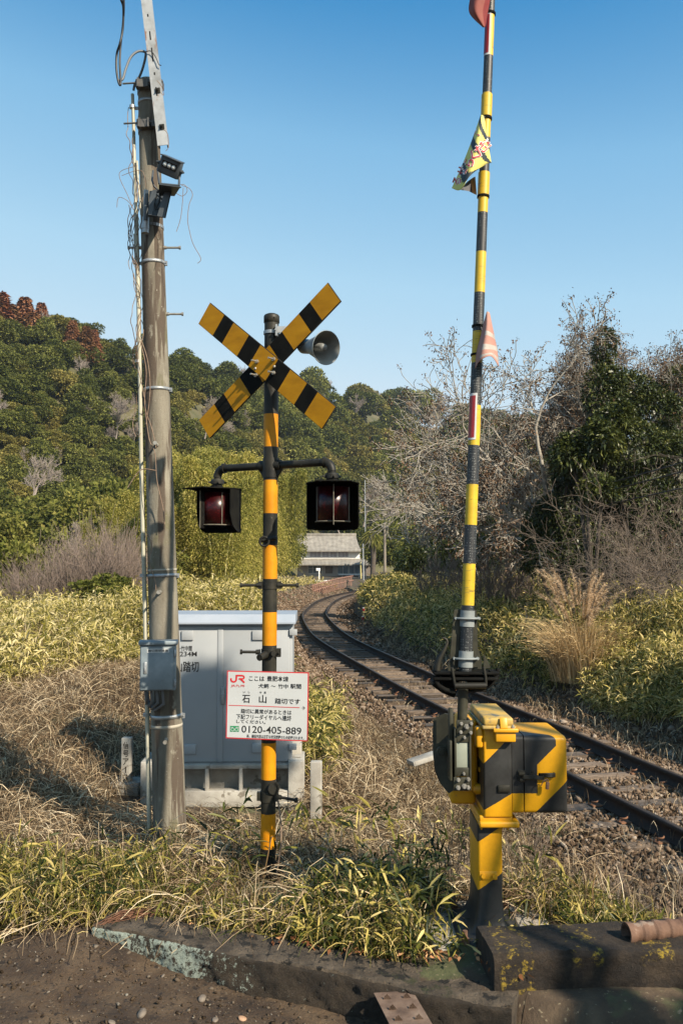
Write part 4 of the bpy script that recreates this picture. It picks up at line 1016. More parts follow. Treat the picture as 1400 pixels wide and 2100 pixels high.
# ============================================================ GREY EQUIPMENT CABINET
m_cab = surf('cabinet_grey', [(.27, .285, .295), (.31, .325, .335)], scale=1.5, rough=.45, bump=.03, spots=[((.30, .29, .27), 50, .74)])
m_cabtop = surf('cabinet_roof', [(.25, .29, .34), (.32, .35, .40)], scale=3, rough=.4, bump=.03)
m_conc = surf('concrete', [(.22, .20, .17), (.32, .30, .26), (.42, .40, .35)], scale=5, rough=.92, bump=.4, bscale=60, dist=.006, spots=[((.16, .14, .11), 7, .60)])
m_dk = surf('dark_gap', [(.02, .018, .015)], rough=1, bump=0)
Yc = 8.0; cl, cr = W(314, 1400, Yc).x, W(599, 1400, Yc).x; zt = W(500, 1278, Yc).z; zb = W(500, 1566, Yc).z; cxm = (cl + cr) / 2; cw = cr - cl
cab = thing('equipment_cabinet', (cxm, Yc, W(500, 1632, Yc).z), 'large grey trackside equipment cabinet on a concrete plinth behind the two posts', 'cabinet')
Mcab = rotz(R(1.5)); dcab = .62
def CB(x, y, z): return Vector((cxm, Yc, 0)) + Mcab @ Vector((x, y, 0)) + Vector((0, 0, z))
mb = MB(); mb.box(CB(0, dcab / 2, (zt + zb) / 2), (cw, dcab, zt - zb), rot=Mcab, bevel=.006); body = mb.build('cabinet_body', m_cab, cab)
mb = MB()
prof_ = [(-.075, .0), (-.075, .014), (-.03, .085), (dcab + .05, .085), (dcab + .05, 0)]
vs = [CB(s_ * (cw / 2 + .03) , p[0], zt + p[1] - .004) for s_ in (-1, 1) for p in prof_]
mb.add(vs, [(0, 1, 2, 3, 4), (9, 8, 7, 6, 5)] + [(i, i + 5, (i + 1) % 5 + 5, (i + 1) % 5) for i in range(5)])
mb.build('roof', m_cabtop, cab)
seam = W(452, 1400, Yc).x - cxm
mb = MB()
for x0, x1 in ((-cw / 2 + .012, seam - .004), (seam + .004, cw / 2 - .028)):
    mb = MB(); mb.box(CB((x0 + x1) / 2, -.008, (zt + zb) / 2 - .005), (x1 - x0, .014, zt - zb - .05), rot=Mcab, bevel=.004); dr = mb.build('door', m_cab, cab)
    if x0 > 0 or x0 > -.3:
        m2 = MB(); q = CB(x0 + .02, -.022, (zt + zb) / 2 - .02); m2.box(q, (.03, .02, .16), rot=Mcab, bevel=.006); m2.cyl(q + Vector((0, -.01, .0)), q + Vector((0, -.03, 0)), .014, n=12); m2.build('handle', m_galv, dr)
mb = MB(); mb.box(CB(seam + .0, -.018, (zt + zb) / 2 - .005), (.05, .005, zt - zb - .055), rot=Mcab, bevel=.002); mb.build('door_strip', m_cab, cab)
for (px, py) in [(385, 1303), (529, 1303), (601, 1297), (390, 1536), (529, 1534), (600, 1532)]:
    mb = MB(); q = W(px, py, Yc - .02); mb.box(Vector((q.x, CB(q.x - cxm, -.022, 0).y, q.z)), (.105 if px < 590 else .07, .02, .085 if px < 590 else .055), rot=Mcab, bevel=.004); mb.build('hinge_plate', m_cab, cab)
mb = MB()
def ct_(txt, x0, y0, x1, y1):
    a = W(x0, y1, Yc - .02); b_ = W(x1, y0, Yc - .02); O = CB(0, -.0165, 0); O = Vector((O.x, O.y, 0)); ax = Mcab @ Vector((1, 0, 0))
    put_text(mb, txt, (a.x - cxm, a.z, b_.x - cxm, b_.z), O, ax, uz, .001, 0, .012)
ct_("〜竹中間", 364, 1324, 394, 1335); ct_("234M", 369, 1336, 404, 1346); ct_("石山踏切", 342, 1356, 408, 1378)
mb.build('lettering', m_ink, cab)
# plinth: low concrete frame with three openings
mb = MB(); zg = W(500, 1640, Yc).z; pl_, pr_ = W(294, 1600, Yc).x - cxm, W(623, 1600, Yc - .05).x - cxm; ztp = zb + .012
W1 = pr_ - .14
mb.box(CB((pl_ + W1) / 2 + .0, -.04, ztp - .022), (W1 - pl_, .10, .035), rot=Mcab, bevel=.003)
mb.box(CB((pl_ + W1) / 2, -.04, zg + .03), (W1 - pl_, .12, .14), rot=Mcab, bevel=.004)
for px in (425, 494, 562):
    mb.box(CB(W(px, 1600, Yc - .05).x - cxm, -.045, (ztp + zg) / 2), (.030, .09, (ztp - zg) - .05), rot=Mcab, bevel=.002)
mb.box(CB(pr_ - .07, .10, (ztp + zg) / 2 - .02), (.14, .42, (ztp - zg) + .1), rot=Mcab, bevel=.006)
mb.box(CB(pl_ + .05, .10, (ztp + zg) / 2 - .02), (.10, .42, (ztp - zg) + .1), rot=Mcab, bevel=.006)
mb.box(CB(pr_ - .08, .45, (ztp + zg) / 2 + .05), (.10, .5, (ztp - zg) + .1), rot=Mcab, bevel=.01)
mb.box(CB(0, .12, (ztp + zg) / 2), (cw * .98, .1, (ztp - zg)), rot=Mcab)
mb.build('plinth', m_conc, cab)

# ============================================================ SMALL CONCRETE MARKERS
q = W(260, 1600, 8.2)
mk_ = thing('marker_post', q, 'small concrete marker post with engraved Japanese characters, left of the utility pole', 'marker post')
Yq = 8.2; zt_, zb_ = W(260, 1512, Yq).z, W(260, 1606, Yq).z; wx = W(270, 1550, Yq).x - W(250, 1550, Yq).x
mb = MB(); mb.box((q.x, Yq, (zt_ + zb_) / 2), (wx, .09, zt_ - zb_), bevel=.008); mb.build('post', m_conc, mk_)
mb = MB()
for i, ch in enumerate("信号アース"):
    zc = zt_ - .065 - i * .073; put_text(mb, ch, (-.026, zc - .03, .026, zc + .03) if ch != 'ー' else (-.006, zc - .028, .006, zc + .028), (q.x, Yq - .045, 0), (1, 0, 0), (0, 0, 1), .0012, 0, .02, rot=R(90) if ch == 'ー' else 0)
mb.build('lettering', m_dk, mk_)
mb = MB(); mb.box((q.x + .0, Yq + .02, zb_ - .05), (.27, .3, .14), bevel=.01); mb.build('footing', m_conc, mk_)
q = W(648, 1660, 7.4); zt_ = W(648, 1571, 7.4).z; wx = 23 / 1800 * 7.3
mb = MB(); mb.box((q.x, 7.4, (zt_ + q.z) / 2 - .04), (wx, wx * .9, zt_ - q.z + .16), rot=rotz(R(-4)), bevel=.008)
tag(mb.build('concrete_stub', m_conc), 'short square pale concrete stub standing right of the cabinet plinth', 'marker post')
# slabs of pale concrete by the rail
for (px, py, Yq, sx_, lab) in [(868, 1556, 8.9, .30, 'pale broken concrete slab lying in dry grass left of the striped gate machine')]:
    q = W(px, py, Yq); mb = MB(); mb.box((q.x, Yq, q.z), (sx_, .20, .05), rot=Matrix.Rotation(R(-14), 3, 'Y') @ rotz(.3), bevel=.01); tag(mb.build('concrete_slab', m_conc), lab, 'concrete slab')

# ============================================================ RUSTY PIPE AND PLATE
m_rust = surf('rusty_steel', [(.055, .028, .017), (.115, .06, .036), (.18, .105, .07)], scale=9, rough=.8, bump=.5, bscale=50, spots=[((.22, .16, .12), 9, .60)])
a = W(1283, 1914, 4.06); d = (W(1400, 1903, 4.12) - a).normalized(); mb = MB(); L_ = .62; r0 = .043
prof_ = []
for i in range(0, 125):
    s_ = i / 124 * L_; prof_.append((r0 + .0045 * (1 if (s_ * 15) % 1 < .45 else -1) * min(1, abs(((s_ * 15) % 1) - .45) * 8) * .7, s_))
prof_ = prof_ + [(r0 - .006, L_), (r0 - .006, 0), (prof_[0][0], 0)]
mb.lathe(prof_, a + uz * (0), d, 26)
tag(mb.build('rusty_pipe', m_rust), 'short rusty corrugated pipe lying on the dark concrete block', 'pipe')
mb = MB(); c0 = Vector((.10, 3.90, .455)); ax = Vector((.96, .22, .03)).normalized(); ay = (Vector((.42, -.78, -.30))).normalized(); ay = (ay - ax * ay.dot(ax)).normalized()
TL, TR = W(766, 2036, 3.93), W(845, 2031, 3.93); BR = W(886, 2100, 3.66); ax = (TR - TL).normalized(); ay = (BR - TR).normalized(); wpl = (TR - TL).length; lpl = .52
nn = ax.cross(-ay).normalized()
cols_ = 2; cell = .088
# plate as a grid with triangular openings
holes = []
xs_ = [0, wpl * .5, wpl]
vs = []; fs = []
def pp(u, v, h=0): return TL + ax * u + ay * v + nn * h
nrow = 6; rh = lpl / nrow
for r_ in range(nrow):
    for c_ in range(2):
        u0, u1 = wpl * c_ / 2, wpl * (c_ + 1) / 2; v0, v1 = rh * r_, rh * (r_ + 1)
        um = (u0 + u1) / 2; hw_ = (u1 - u0) * .22; a_, b_, t_ = (um - hw_, v0 + rh * .72), (um + hw_, v0 + rh * .72), (um, v0 + rh * .34)
        q = [(u0, v0), (u1, v0), (u1, v1), (u0, v1), a_, b_, t_]
        for lift in (0, -.005):
            b0 = len(vs); vs += [pp(*x_, lift) for x_ in q]
            tris = [(0, 1, 6), (1, 5, 6), (1, 2, 5), (2, 3, 4, 5), (3, 0, 4), (0, 6, 4)]
            fs += [tuple(b0 + i for i in (tt[::-1] if lift == 0 else tt)) for tt in tris]
        # raised tooth folded up from the opening
        b0 = len(vs); vs += [pp(*a_), pp(*b_), pp(um, v0 + rh * .72 + .004, .026)]; fs += [(b0, b0 + 1, b0 + 2), (b0 + 2, b0 + 1, b0)]
mb.add(vs, fs)
for e0, e1 in (((0, 0), (wpl, 0)), ((wpl, 0), (wpl, lpl)), ((0, 0), (0, lpl))):
    mb.add([pp(*e0), pp(*e1), pp(*e1, -.005), pp(*e0, -.005)], [(0, 1, 2, 3)])
tag(mb.build('steel_plate', surf('brown_steel', [(.07, .042, .028), (.14, .09, .062), (.2, .14, .10)], scale=12, rough=.85, bump=.4, bscale=60)), 'rusty punched steel plate with triangular holes leaning on the kerb', 'steel plate')
# ============================================================ CROSSING GATE
YEL = (.66, .32, .010); BLK = (.018, .018, .017)
YG = 4.35
GB = W(1003, 1888, 4.5)
gate = thing('crossing_gate', (GB.x, GB.y, GB.z), 'yellow and black striped crossing gate machine holding a tall upright striped boom', 'crossing gate')
g0 = gate.location
def G(px, py, y=YG): return W(px, py, y)
def hp2(pa, pb, y, ky=0.0, side=1):
    """half plane through two pixels on the plane y, sheared by ky with depth; object space"""
    a = G(*pa, y) - g0; b_ = G(*pb, y) - g0; d = b_ - a; nx_, nz_ = -d.z, d.x; l = math.hypot(nx_, nz_); nx_, nz_ = side * nx_ / l, side * nz_ / l
    return (nx_, ky, nz_, nx_ * a.x + nz_ * a.z + ky * a.y)
def cpx(c): return (860 + c[0] / 4.118, 1440 + c[1] / 4.118)
# main case: black between two diagonals
m_case = halfplane_paint('case_paint', YEL, BLK, [[hp2(cpx((545, 515)), cpx((712, 345)), YG, 0, 1), hp2(cpx((540, 915)), cpx((770, 778)), YG, 0, -1)]], rough=.42)
xL, xR = G(991, 1600).x, G(1050, 1600).x; zT, zB = G(1020, 1492).z, G(1020, 1678).z; dp = .44
mb = MB(); mb.box(((xL + xR) / 2, YG + dp / 2, (zT + zB) / 2), (xR - xL, dp, zT - zB), bevel=.012, seg=3)
case = mb.build('machine_case', m_case, gate)
m_yel = surf('yellow_paint', [(.55, .26, .008), (.66, .32, .011)], scale=6, rough=.42, bump=.06, bscale=80, spots=[((.30, .2, .08), 60, .70), ((.42, .30, .12), 9, .68)])
m_yeltop = surf('dusty_yellow_paint', [(.20, .17, .10), (.42, .28, .07), (.60, .34, .04)], scale=9, rough=.6, bump=.1, spots=[((.11, .11, .09), 6, .52)])
# lid with lip and latch
mb = MB(); mb.box(((xL + xR) / 2 + .002, YG + dp / 2 - .015, zT + .005), (xR - xL + .022, dp + .05, .016), bevel=.005); 
vs = [(xL - .002, YG - .02, zT + .012), (xR + .006, YG - .02, zT + .012), (xR + .006, YG + dp, zT + .012), (xL - .002, YG + dp, zT + .012)]
mb.box(((xL + xR) / 2 + .002, YG + dp / 2 - .012, zT + .030), (xR - xL + .006, dp + .02, .040), bevel=.012, seg=3)
lid = mb.build('lid', m_yeltop, gate)
mb = MB(); lx = (xL + xR) / 2 + .032
mb.box((lx, YG - .038, zT - .006), (.120, .035, .018), bevel=.004); mb.box((lx, YG - .022, zT - .034), (.098, .045, .058), bevel=.006); 
mb.box((lx - .008, YG - .036, zT + .028), (.035, .006, .052), rot=Matrix.Rotation(R(-20), 3, 'X'), bevel=.002)
lat = mb.build('lid_latch', m_yel, lid)
mb = MB()
for dx in (-.038, .036): mb = MB(); mb.bolt((lx + dx, YG - .038, zT + .003), uz, .009, .009); mb.build('bolt', m_steel, lat)
mb = MB(); mb.box(G(1032, 1617) + Vector((0, -.004, 0)), (.058, .012, .034), bevel=.002); mb.box(G(1032, 1617) + Vector((0, -.010, 0)), (.05, .004, .026), bevel=.001); mb.build('name_plate', m_black, case)
mb = MB(); q = Vector((xL - .002, YG + .12, G(980, 1618, YG + .12).z)); mb.cyl(q + Vector((.01, 0, 0)), q - Vector((.022, 0, 0)), .026, n=20); mb.cyl(q - Vector((.02, 0, 0)), q - Vector((.03, 0, 0)), .017, n=16)
q = Vector((xL - .002, YG + .10, G(980, 1578, YG + .10).z)); mb.cyl(q, q - Vector((.006, 0, 0)), .012, n=12); mb.build('side_boss', m_yel, case)
mb = MB(); mb.box((xL - .05, YG + .27, (zT + zB) / 2 + .05), (.09, .26, .36), bevel=.02); mb.box((xL - .075, YG + .27, (zT + zB) / 2 - .08), (.13, .20, .24), bevel=.02)
mb.box((xL - .018, YG + .03, zT - .05), (.035, .06, .10), bevel=.01)
mb.build('gear_housing', m_yel, case)
# right-hand cover
xa, xb = G(1049.5, 1600).x + .001, G(1164, 1600).x; za, zb2 = G(1100, 1513, YG + .012).z + .012, G(1100, 1669).z; dp2 = .36; yf = YG + .004
yc_ = 1.0
c_ = cpx
m_cover = halfplane_paint('cover_paint', YEL, BLK, [
    [hp2(c_((1000, 520)), c_((1142, 385)), yf, 0, 1) if False else hp2(c_((992, 526)), c_((1140, 378)), yf, 0, -1), (1, 1.35, 0, (G(*c_((1140, 350)), yf) - g0).x + 1.35 * (yf - g0.y) + .004), hp2(c_((780, 775)), c_((992, 766)), yf, 0, -1) if False else (0, 0, -1, -(G(*c_((880, 770)), yf) - g0).z), ],
    [(1, 0, 0, (G(*c_((992, 600)), yf) - g0).x), (0, 0, -1, -(G(*c_((880, 770)), yf) - g0).z), (0, 0, 1, (G(*c_((992, 524)), yf) - g0).z)],
    [hp2(c_((965, 945)), c_((1250, 660)), yf, 0, 1)]], rough=.36)
mb = MB()
split = G(*c_((880, 600)), yf).x
def rbox(x0, x1, y0, y1, z0, z1, rc, right=True, n=6):
    """box whose front and right edges are broadly rounded"""
    # profile in x-y (top view) with rounded front right; top/bottom front rounded by stacking
    rings = []
    prof = [(z0, rc * .8)] + [(z0 + rc * .8 * (1 - math.cos(a)), rc * .8 * (1 - math.sin(a))) for a in np.linspace(.3, math.pi / 2, 5)] + [(z1 - rc * (1 - math.cos(a)), rc * (1 - math.sin(a))) for a in np.linspace(math.pi / 2, .0, 7)]
    for z, ins in prof:
        ring = [(x0, y1 - 0, z), (x0, y0 + ins, z)]
        if right:
            xr = x1 - ins; r = rc * .9
            ring += [(xr - r + r * math.sin(a), y0 + ins + r - r * math.cos(a), z) for a in np.linspace(0, math.pi / 2, n)]
            ring += [(xr, y1, z)]
        else: ring += [(x1, y0 + ins, z), (x1, y1, z)]
        rings.append(ring)
    k = len(rings[0]); vs = [p for r_ in rings for p in r_]
    fs = [(i * k + j, i * k + (j + 1) % k, (i + 1) * k + (j + 1) % k, (i + 1) * k + j) for i in range(len(rings) - 1) for j in range(k)]
    fs += [tuple(range(k))[::-1], tuple((len(rings) - 1) * k + j for j in range(k))]
    return vs, fs
vs, fs = rbox(xa, split - .0025, yf, YG + dp2, zb2, za, .022, False); mb.add(vs, fs, 0, True)
o = mb.build('cover_frame', m_cover, gate)
mb = MB(); vs, fs = rbox(split + .0025, xb, yf - .001, YG + dp2, zb2, za, .026, True); mb.add(vs, fs, 0, True)
cover = mb.build('cover', m_cover, gate)
for ob in (o, cover):
    md = ob.modifiers.new('flat', 'EDGE_SPLIT'); md.split_angle = R(38)
mb = MB(); mb.box(((split), YG + dp2 / 2 + .012, (za + zb2) / 2), (.008, dp2 - .04, za - zb2 - .05)); mb.build('gasket', m_blackmat, cover)
mb = MB(); q = G(*c_((855, 610)), yf); mb.box(q + Vector((0, -.014, .008)), (.030, .028, .014), bevel=.002); mb.box(q + Vector((0, -.014, -.022)), (.024, .028, .014), bevel=.002); mb.box(q + Vector((0, -.004, -.005)), (.036, .008, .05), bevel=.002)
e = G(*c_((1130, 615)), yf); q2 = G(*c_((880, 628)), yf)
pts = [q2 + Vector((-.008, -.028, .002)), q2 + Vector((.04, -.034, .003)), q2 + Vector((.09, -.036, .004)), e + Vector((-.08, -.034, .006)), e + Vector((-.02, -.030, .006)), e + Vector((0, -.018, .004)), e + Vector((.0, .0, .002))]
for dz in (-.006, 0, .006): mb.tube([p + uz * dz for p in pts], .0055, 6)
mb.bolt(G(*c_((935, 605)), yf) + Vector((0, -.034, .008)), uz, .008, .008)
mb.build('hasp', m_black, cover)
mb = MB(); q = G(*c_((1060, 690)), yf) + Vector((0, -.035, 0)); mb.box(q + Vector((.002, 0, -.0)), (.016, .012, .034), rot=Matrix.Rotation(R(6), 3, 'Y'), bevel=.002); mb.tube([q + Vector((.006 * math.cos(a), 0, .018 + .014 * math.sin(a))) for a in np.linspace(0, math.pi, 8)], .0025, 6); mb.tube([q + Vector((-.004, 0, .03)), q + Vector((-.02, -.01, .025)), q + Vector((-.03, -.005, .0))], .0025, 5)
mb.build('padlock', m_rust, cover)
# flange, column, flared foot
zF = G(1020, 1694).z
mb = MB(); mb.box(((xL + G(1059, 1690).x) / 2 - .005, YG + .17, (zB + zF) / 2 - .012), (G(1059, 1690).x - xL + .035, .36, .030), bevel=.008); mb.box(((xL + xR) / 2 - .01, YG + .20, (zB + zF) / 2 + .012), (.16, .38, .03), bevel=.006)
mb.prism([(0, 0), (.045, 0), (0, -.085)], Vector((G(1030, 1700).x, YG + .12, zF - .005)), (1, 0, 0), uz, -.03)
for dx in (-.04, .09): mb.bolt((xL + dx + .03, YG + .02, zF - .004), -uz, .009, .010)
mb.build('flange', m_yel, gate)
yl = YG + .03
m_col = halfplane_paint('column_paint_and_shadow', YEL, BLK, [[hp2(c_((495, 1590)), c_((700, 1440)), yl, 0, 1)], [hp2(c_((495, 1180)), c_((600, 1110)), yl, 0, -1)]], rough=.45)  # upper black corner: real black paint plus the flange's shadow put into the colour
wA, wB = G(979, 1750, yl).x, G(1030, 1750, yl).x; cx_ = (wA + wB) / 2; hx_ = (wB - wA) / 2; cyy = yl + .14; hy = .14
mb = MB(); prof = []
zbm = g0.z - .06; ztp_ = zF + .0
lev = [(ztp_, 1, 1, 0), (zbm + .30, 1, 1, 0), (zbm + .20, 1.0, 1.0, .0), (zbm + .15, 1, 1, .004), (zbm + .11, 1, 1, .012), (zbm + .08, 1, 1, .026), (zbm + .055, 1, 1, .048), (zbm + .04, 1, 1, .075), (zbm + .035, 1, 1, .10), (zbm, 1, 1, .105)]
def rrect(cx, cy, hx, hy, r, n=5):
    out = []
    for qx, qy, a0 in ((1, 1, 0), (-1, 1, 90), (-1, -1, 180), (1, -1, 270)):
        for i in range(n):
            a = R(a0 + 90 * i / (n - 1)); out.append((cx + qx * (hx - r) + r * math.cos(a), cy + qy * (hy - r) + r * math.sin(a)))
    return out
rings = [[(x, y, z) for x, y in rrect(cx_, cyy, hx_ + fl_, hy + fl_, .016 + fl_ * .8)] for z, _, _, fl_ in lev]
k_ = len(rings[0]); vs = [p for r_ in rings for p in r_]
mb.add(vs, [(i * k_ + j, (i + 1) * k_ + j, (i + 1) * k_ + (j + 1) % k_, i * k_ + (j + 1) % k_) for i in range(len(rings) - 1) for j in range(k_)], 0, True); mb.add(vs[:k_], [tuple(range(k_))]); 
col = mb.build('pedestal', m_col, gate)
mb = MB(); q = G(*c_((578, 1462)), yl); mb.box(q + Vector((0, -.003, 0)), (.086, .006, .040), bevel=.002); 
for dx in (-.026, .028):
    mb.cyl(q + Vector((dx, -.004, 0)), q + Vector((dx, -.018, 0)), .0105, n=8)
mb.build('cover_plate', m_yel, col)
for sx_, sy_ in ((1, -1), (-1, -1), (1, 1), (-1, 1)):
    mb = MB(); q = Vector((cx_ + sx_ * (hx_ + .075), cyy + sy_ * (hy + .075), zbm + .03)); mb.cyl(q - uz * .03, q + uz * .06, .012, n=8); mb.cyl(q + uz * .0, q + uz * .025, .021, n=6); mb.build('anchor_bolt', m_rust, gate)
mb = MB(); mb.box((cx_ + .02, cyy + .05, zbm - .03), (.62, .62, .10), bevel=.015); mb.build('concrete_footing', m_conc_old, gate)
# crank plates, bolts, bar
m_olive = surf('olive_black_iron', [(.014, .014, .009), (.032, .031, .02), (.055, .052, .034)], scale=8, rough=.55, spec=.3, bump=.15, bscale=60)
m_bar = surf('green_grey_bar', [(.20, .22, .17), (.28, .30, .24)], scale=10, rough=.5, bump=.05)
YK = 4.30
mb = MB()
u_, d_ = G(*c_((365, 205)), YK), G(*c_((352, 690)), YK)
q = G(*c_((378, 210)), YK); mb.box(q, (.078, .014, .066), bevel=.003); q = G(*c_((375, 300)), YK); mb.box(q + Vector((-.002, .006, 0)), (.070, .014, .045), bevel=.003)
q = G(*c_((352, 690)), YK); mb.box(q, (.076, .014, .064), bevel=.003); q = G(*c_((362, 590)), YK); mb.box(q + Vector((0, .006, 0)), (.072, .014, .042), bevel=.003)
side_x = G(*c_((283, 400)), YK).x
poly = [(0, .06), (.0, -.145), (.02, -.24), (.075, -.32), (.12, -.335), (.12, .10), (.02, .12)]
mb.box((side_x - .012 + .0, YK + .07, G(300, 1560, YK).z), (.012, .15, .19), bevel=.003)
# the large counter plate seen edge-on behind the bar
cc = Vector((side_x - .012, YK + .11, G(*c_((230, 450)), YK + .1).z))
arcp = [(-.055, .17), (.0, .20), (.05, .19), (.05, -.17), (.02, -.19), (-.02, -.15), (-.05, -.09), (-.06, 0), (-.06, .12)]
ax_ = Vector((.48, -.877, 0)).normalized() * -1
mb.prism([(p[0] , p[1]) for p in arcp], cc + Vector((-.015, .02, -.0)), Vector((.93, -.37, 0)).normalized(), uz, -.014)
mb.cyl(cc + Vector((-.035, .01, .02)), cc + Vector((-.035, -.02, .02)), .022, n=16); mb.cyl(cc + Vector((-.035, -.02, .02)), cc + Vector((-.035, -.03, .02)), .012, n=12)
mb.box(G(*c_((262, 200)), YK + .05), (.02, .05, .17), bevel=.004)
mb.box((G(*c_((418, 400)), YK + .03).x, YK + .04, (u_.z + d_.z) / 2), (.010, .09, u_.z - d_.z + .06), bevel=.002)
mb.box((G(*c_((295, 400)), YK + .03).x, YK + .03, (u_.z + d_.z) / 2), (.010, .06, u_.z - d_.z - .02), bevel=.002)
crank = mb.build('crank_plates', m_olive, gate)
mb = MB()
for c2, r2 in [((350, 180), .0075), ((434, 180), .0075), ((346, 252), .0075), ((430, 256), .0075), ((395, 205), .011), ((378, 298), .006), ((325, 655), .0085), ((409, 650), .0085), ((324, 720), .0095), ((408, 718), .0085), ((375, 708), .011), ((373, 602), .006)]:
    q = G(*c_(c2), YK - .006); mb = MB(); mb.cyl(q + Vector((0, .01, 0)), q - Vector((0, .008, 0)), r2 * 1.25, n=6); mb.cyl(q, q - Vector((0, .018, 0)), r2 * .75, n=10); mb.build('bolt', m_steel, crank)
mb = MB(); a, b_ = G(*c_((357, 345)), YK + .02), G(*c_((355, 548)), YK + .02); mb.box((a + b_) / 2, (.060, .03, a.z - b_.z + .01), bevel=.003); mb.build('crank_bar', m_bar, crank)
# steel tube up to the boom holder
YB = 4.42
mb = MB(); a, b_ = G(949, 1412, YB), G(946.5, 1476, YB); mb.cyl(a, b_ - uz * .03, .0255, .0255, 20); mb.tube([b_ + Vector((.03, -.01, -.01)) + Vector((.022 * math.cos(t_), -.02 * math.sin(t_) , .012 * math.sin(t_ * .5))) for t_ in np.linspace(0, 3.1, 8)], .004, 5)
mb.build('boom_tube', m_olive, gate)
# boom holder
mb = MB()
def t7(x, y, yy=YB): return W(860 + x / 4.118, 1220 + y / 4.118, yy)
def plate(pts, yy, th=.008):
    w_ = [t7(x, y, yy) for x, y in pts]; mb.add(w_ + [p + Vector((0, th, 0)) for p in w_], [tuple(range(len(w_)))[::-1], tuple(range(len(w_), 2 * len(w_)))] + [(i, (i + 1) % len(w_), (i + 1) % len(w_) + len(w_), i + len(w_)) for i in range(len(w_))])
plate([(292, 125), (345, 120), (345, 610), (252, 612), (262, 480)], YB + .01); plate([(440, 130), (485, 160), (492, 610), (425, 612), (440, 300)], YB + .01); plate([(300, 125), (480, 125), (488, 615), (265, 615)], YB + .05)
plate([(252, 560), (300, 540), (300, 640), (240, 640)], YB + .0, .03)
plate([(492, 450), (520, 540), (530, 625), (490, 625)], YB + .03, .02); plate([(545, 500), (600, 615), (540, 625)], YB + .02, .02)
hold = mb.build('boom_holder', m_olive, gate)
mb = MB()
def bar7(x0, x1, y, yy, h, d_=.05): a, b_ = t7(x0, y, yy), t7(x1, y, yy); mb.box((a + b_) / 2, (abs(b_.x - a.x), d_, h), bevel=.003)
bar7(112, 655, 655, YB - .02, .012, .10); bar7(112, 655, 702, YB - .03, .014, .08); bar7(130, 640, 680, YB + .04, .06, .02); 
for x in (150, 600): bar7(x - 14, x + 14, 680, YB - .03, .05, .05)
mb.tube([t7(x, y, YB - .05) for x, y in [(130, 720), (160, 770), (220, 805), (300, 822)]], .014, 6); mb.tube([t7(x, y, YB - .0) for x, y in [(430, 810), (500, 800), (570, 775), (620, 740), (650, 690), (662, 620)]], .012, 6)
mb.tube([t7(x, y, YB + .05) for x, y in [(120, 740), (200, 800), (300, 840)]], .02, 6)
plate([(130, 715), (330, 715), (330, 800), (250, 805), (160, 770)], YB + .02); plate([(400, 715), (620, 715), (580, 780), (480, 812), (400, 815)], YB + .02)
mb.tube([t7(x, y, YB + .04) for x, y in [(95, 600), (110, 640), (140, 660)]], .008, 5)
fr = mb.build('holder_frame', m_blackmat, hold)
mb = MB()
mb.tube([t7(x, y, YB - .07) for x, y in [(272, 615), (285, 690), (298, 770)]], [.008] * 3, 6); mb.tube([t7(x, y, YB - .07) for x, y in [(540, 610), (555, 690), (560, 770)]], [.008] * 3, 6); mb.cyl(t7(296, 768, YB - .07), t7(560, 766, YB - .07), .016, n=12)
mb.build('bail', m_black, hold)
mb = MB(); pts = [(150, 640), (155, 590), (170, 540), (188, 505), (205, 470), (222, 435), (235, 400), (228, 378), (210, 366), (190, 362)]
mb.tube([t7(x, y, YB - .03) for x, y in pts], [.014, .014, .012, .010, .009, .008, .007, .006, .0055, .004], 8); mb.tube([t7(x, y, YB - .01) for x, y in [(185, 490), (165, 520), (145, 570), (128, 640)]], [.006, .010, .012, .012], 8)
mb.build('spring_hook', m_black, hold)
# boom with its bands
m_net = surf('net_black', [(.012, .013, .014), (.03, .032, .034)], scale=12, rough=.5, bump=.1)
mnt = m_net.node_tree; bs = mnt.nodes['Principled BSDF']; vo = mnt.nodes.new('ShaderNodeTexVoronoi'); vo.inputs['Scale'].default_value = 1; vo.inputs['Randomness'].default_value = .35
tc = mnt.nodes.new('ShaderNodeTexCoord'); mp = mnt.nodes.new('ShaderNodeMapping'); mp.inputs['Scale'].default_value = (125, 125, 75); mnt.links.new(tc.outputs['Object'], mp.inputs[0]); mnt.links.new(mp.outputs[0], vo.inputs['Vector'])
rv = ramp(mnt, [(.15, (.20, .21, .20)), (.30, (.016, .018, .020))]); mnt.links.new(vo.outputs['Distance'], rv.inputs[0]); mnt.links.new(rv.outputs[0], bs.inputs['Base Color'])
m_byel = surf('boom_yellow', [(.46, .30, .012), (.58, .385, .016)], scale=5, rough=.5, bump=.05, mapping=(.4, .4, 3), spots=[((.10, .07, .02), 14, .66, (.5, .5, 6)), ((.28, .2, .04), 30, .60, (.5, .5, 4))])
m_rred = surf('reflector_red', [(.22, .012, .015), (.28, .02, .02)], scale=20, rough=.3, bump=.05)
m_rwh = surf('reflector_white', [(.42, .43, .43), (.55, .55, .55)], scale=30, rough=.4, bump=.05)
BA, BZ = W(953.5, 1375, YB), W(1005, 10, YB + .05); BD = (BZ - BA)
def bo(py): return BA + BD * ((W(980, py, YB + .02).z - BA.z) / BD.z)
def br(py): return float(np.interp(py, [-250, 10, 745, 1375], [.0215, .0235, .0285, .0325]))
be = [-330, -250, -170, -85, -22, 25, 110, 188, 280, 352, 435, 516, 600, 680, 745, 832, 914, 994, 1077, 1156, 1241, 1375]
cols_b = [0, 1, 0, 1, 1, 0, 1, 0, 1, 0, 1, 0, 1, 0, 1, 0, 1, 0, 1, 0, 1]
be = [-215, -135, -55, 25, 110, 188, 280, 352, 435, 516, 600, 680, 745, 832, 914, 994, 1077, 1156, 1241, 1375]
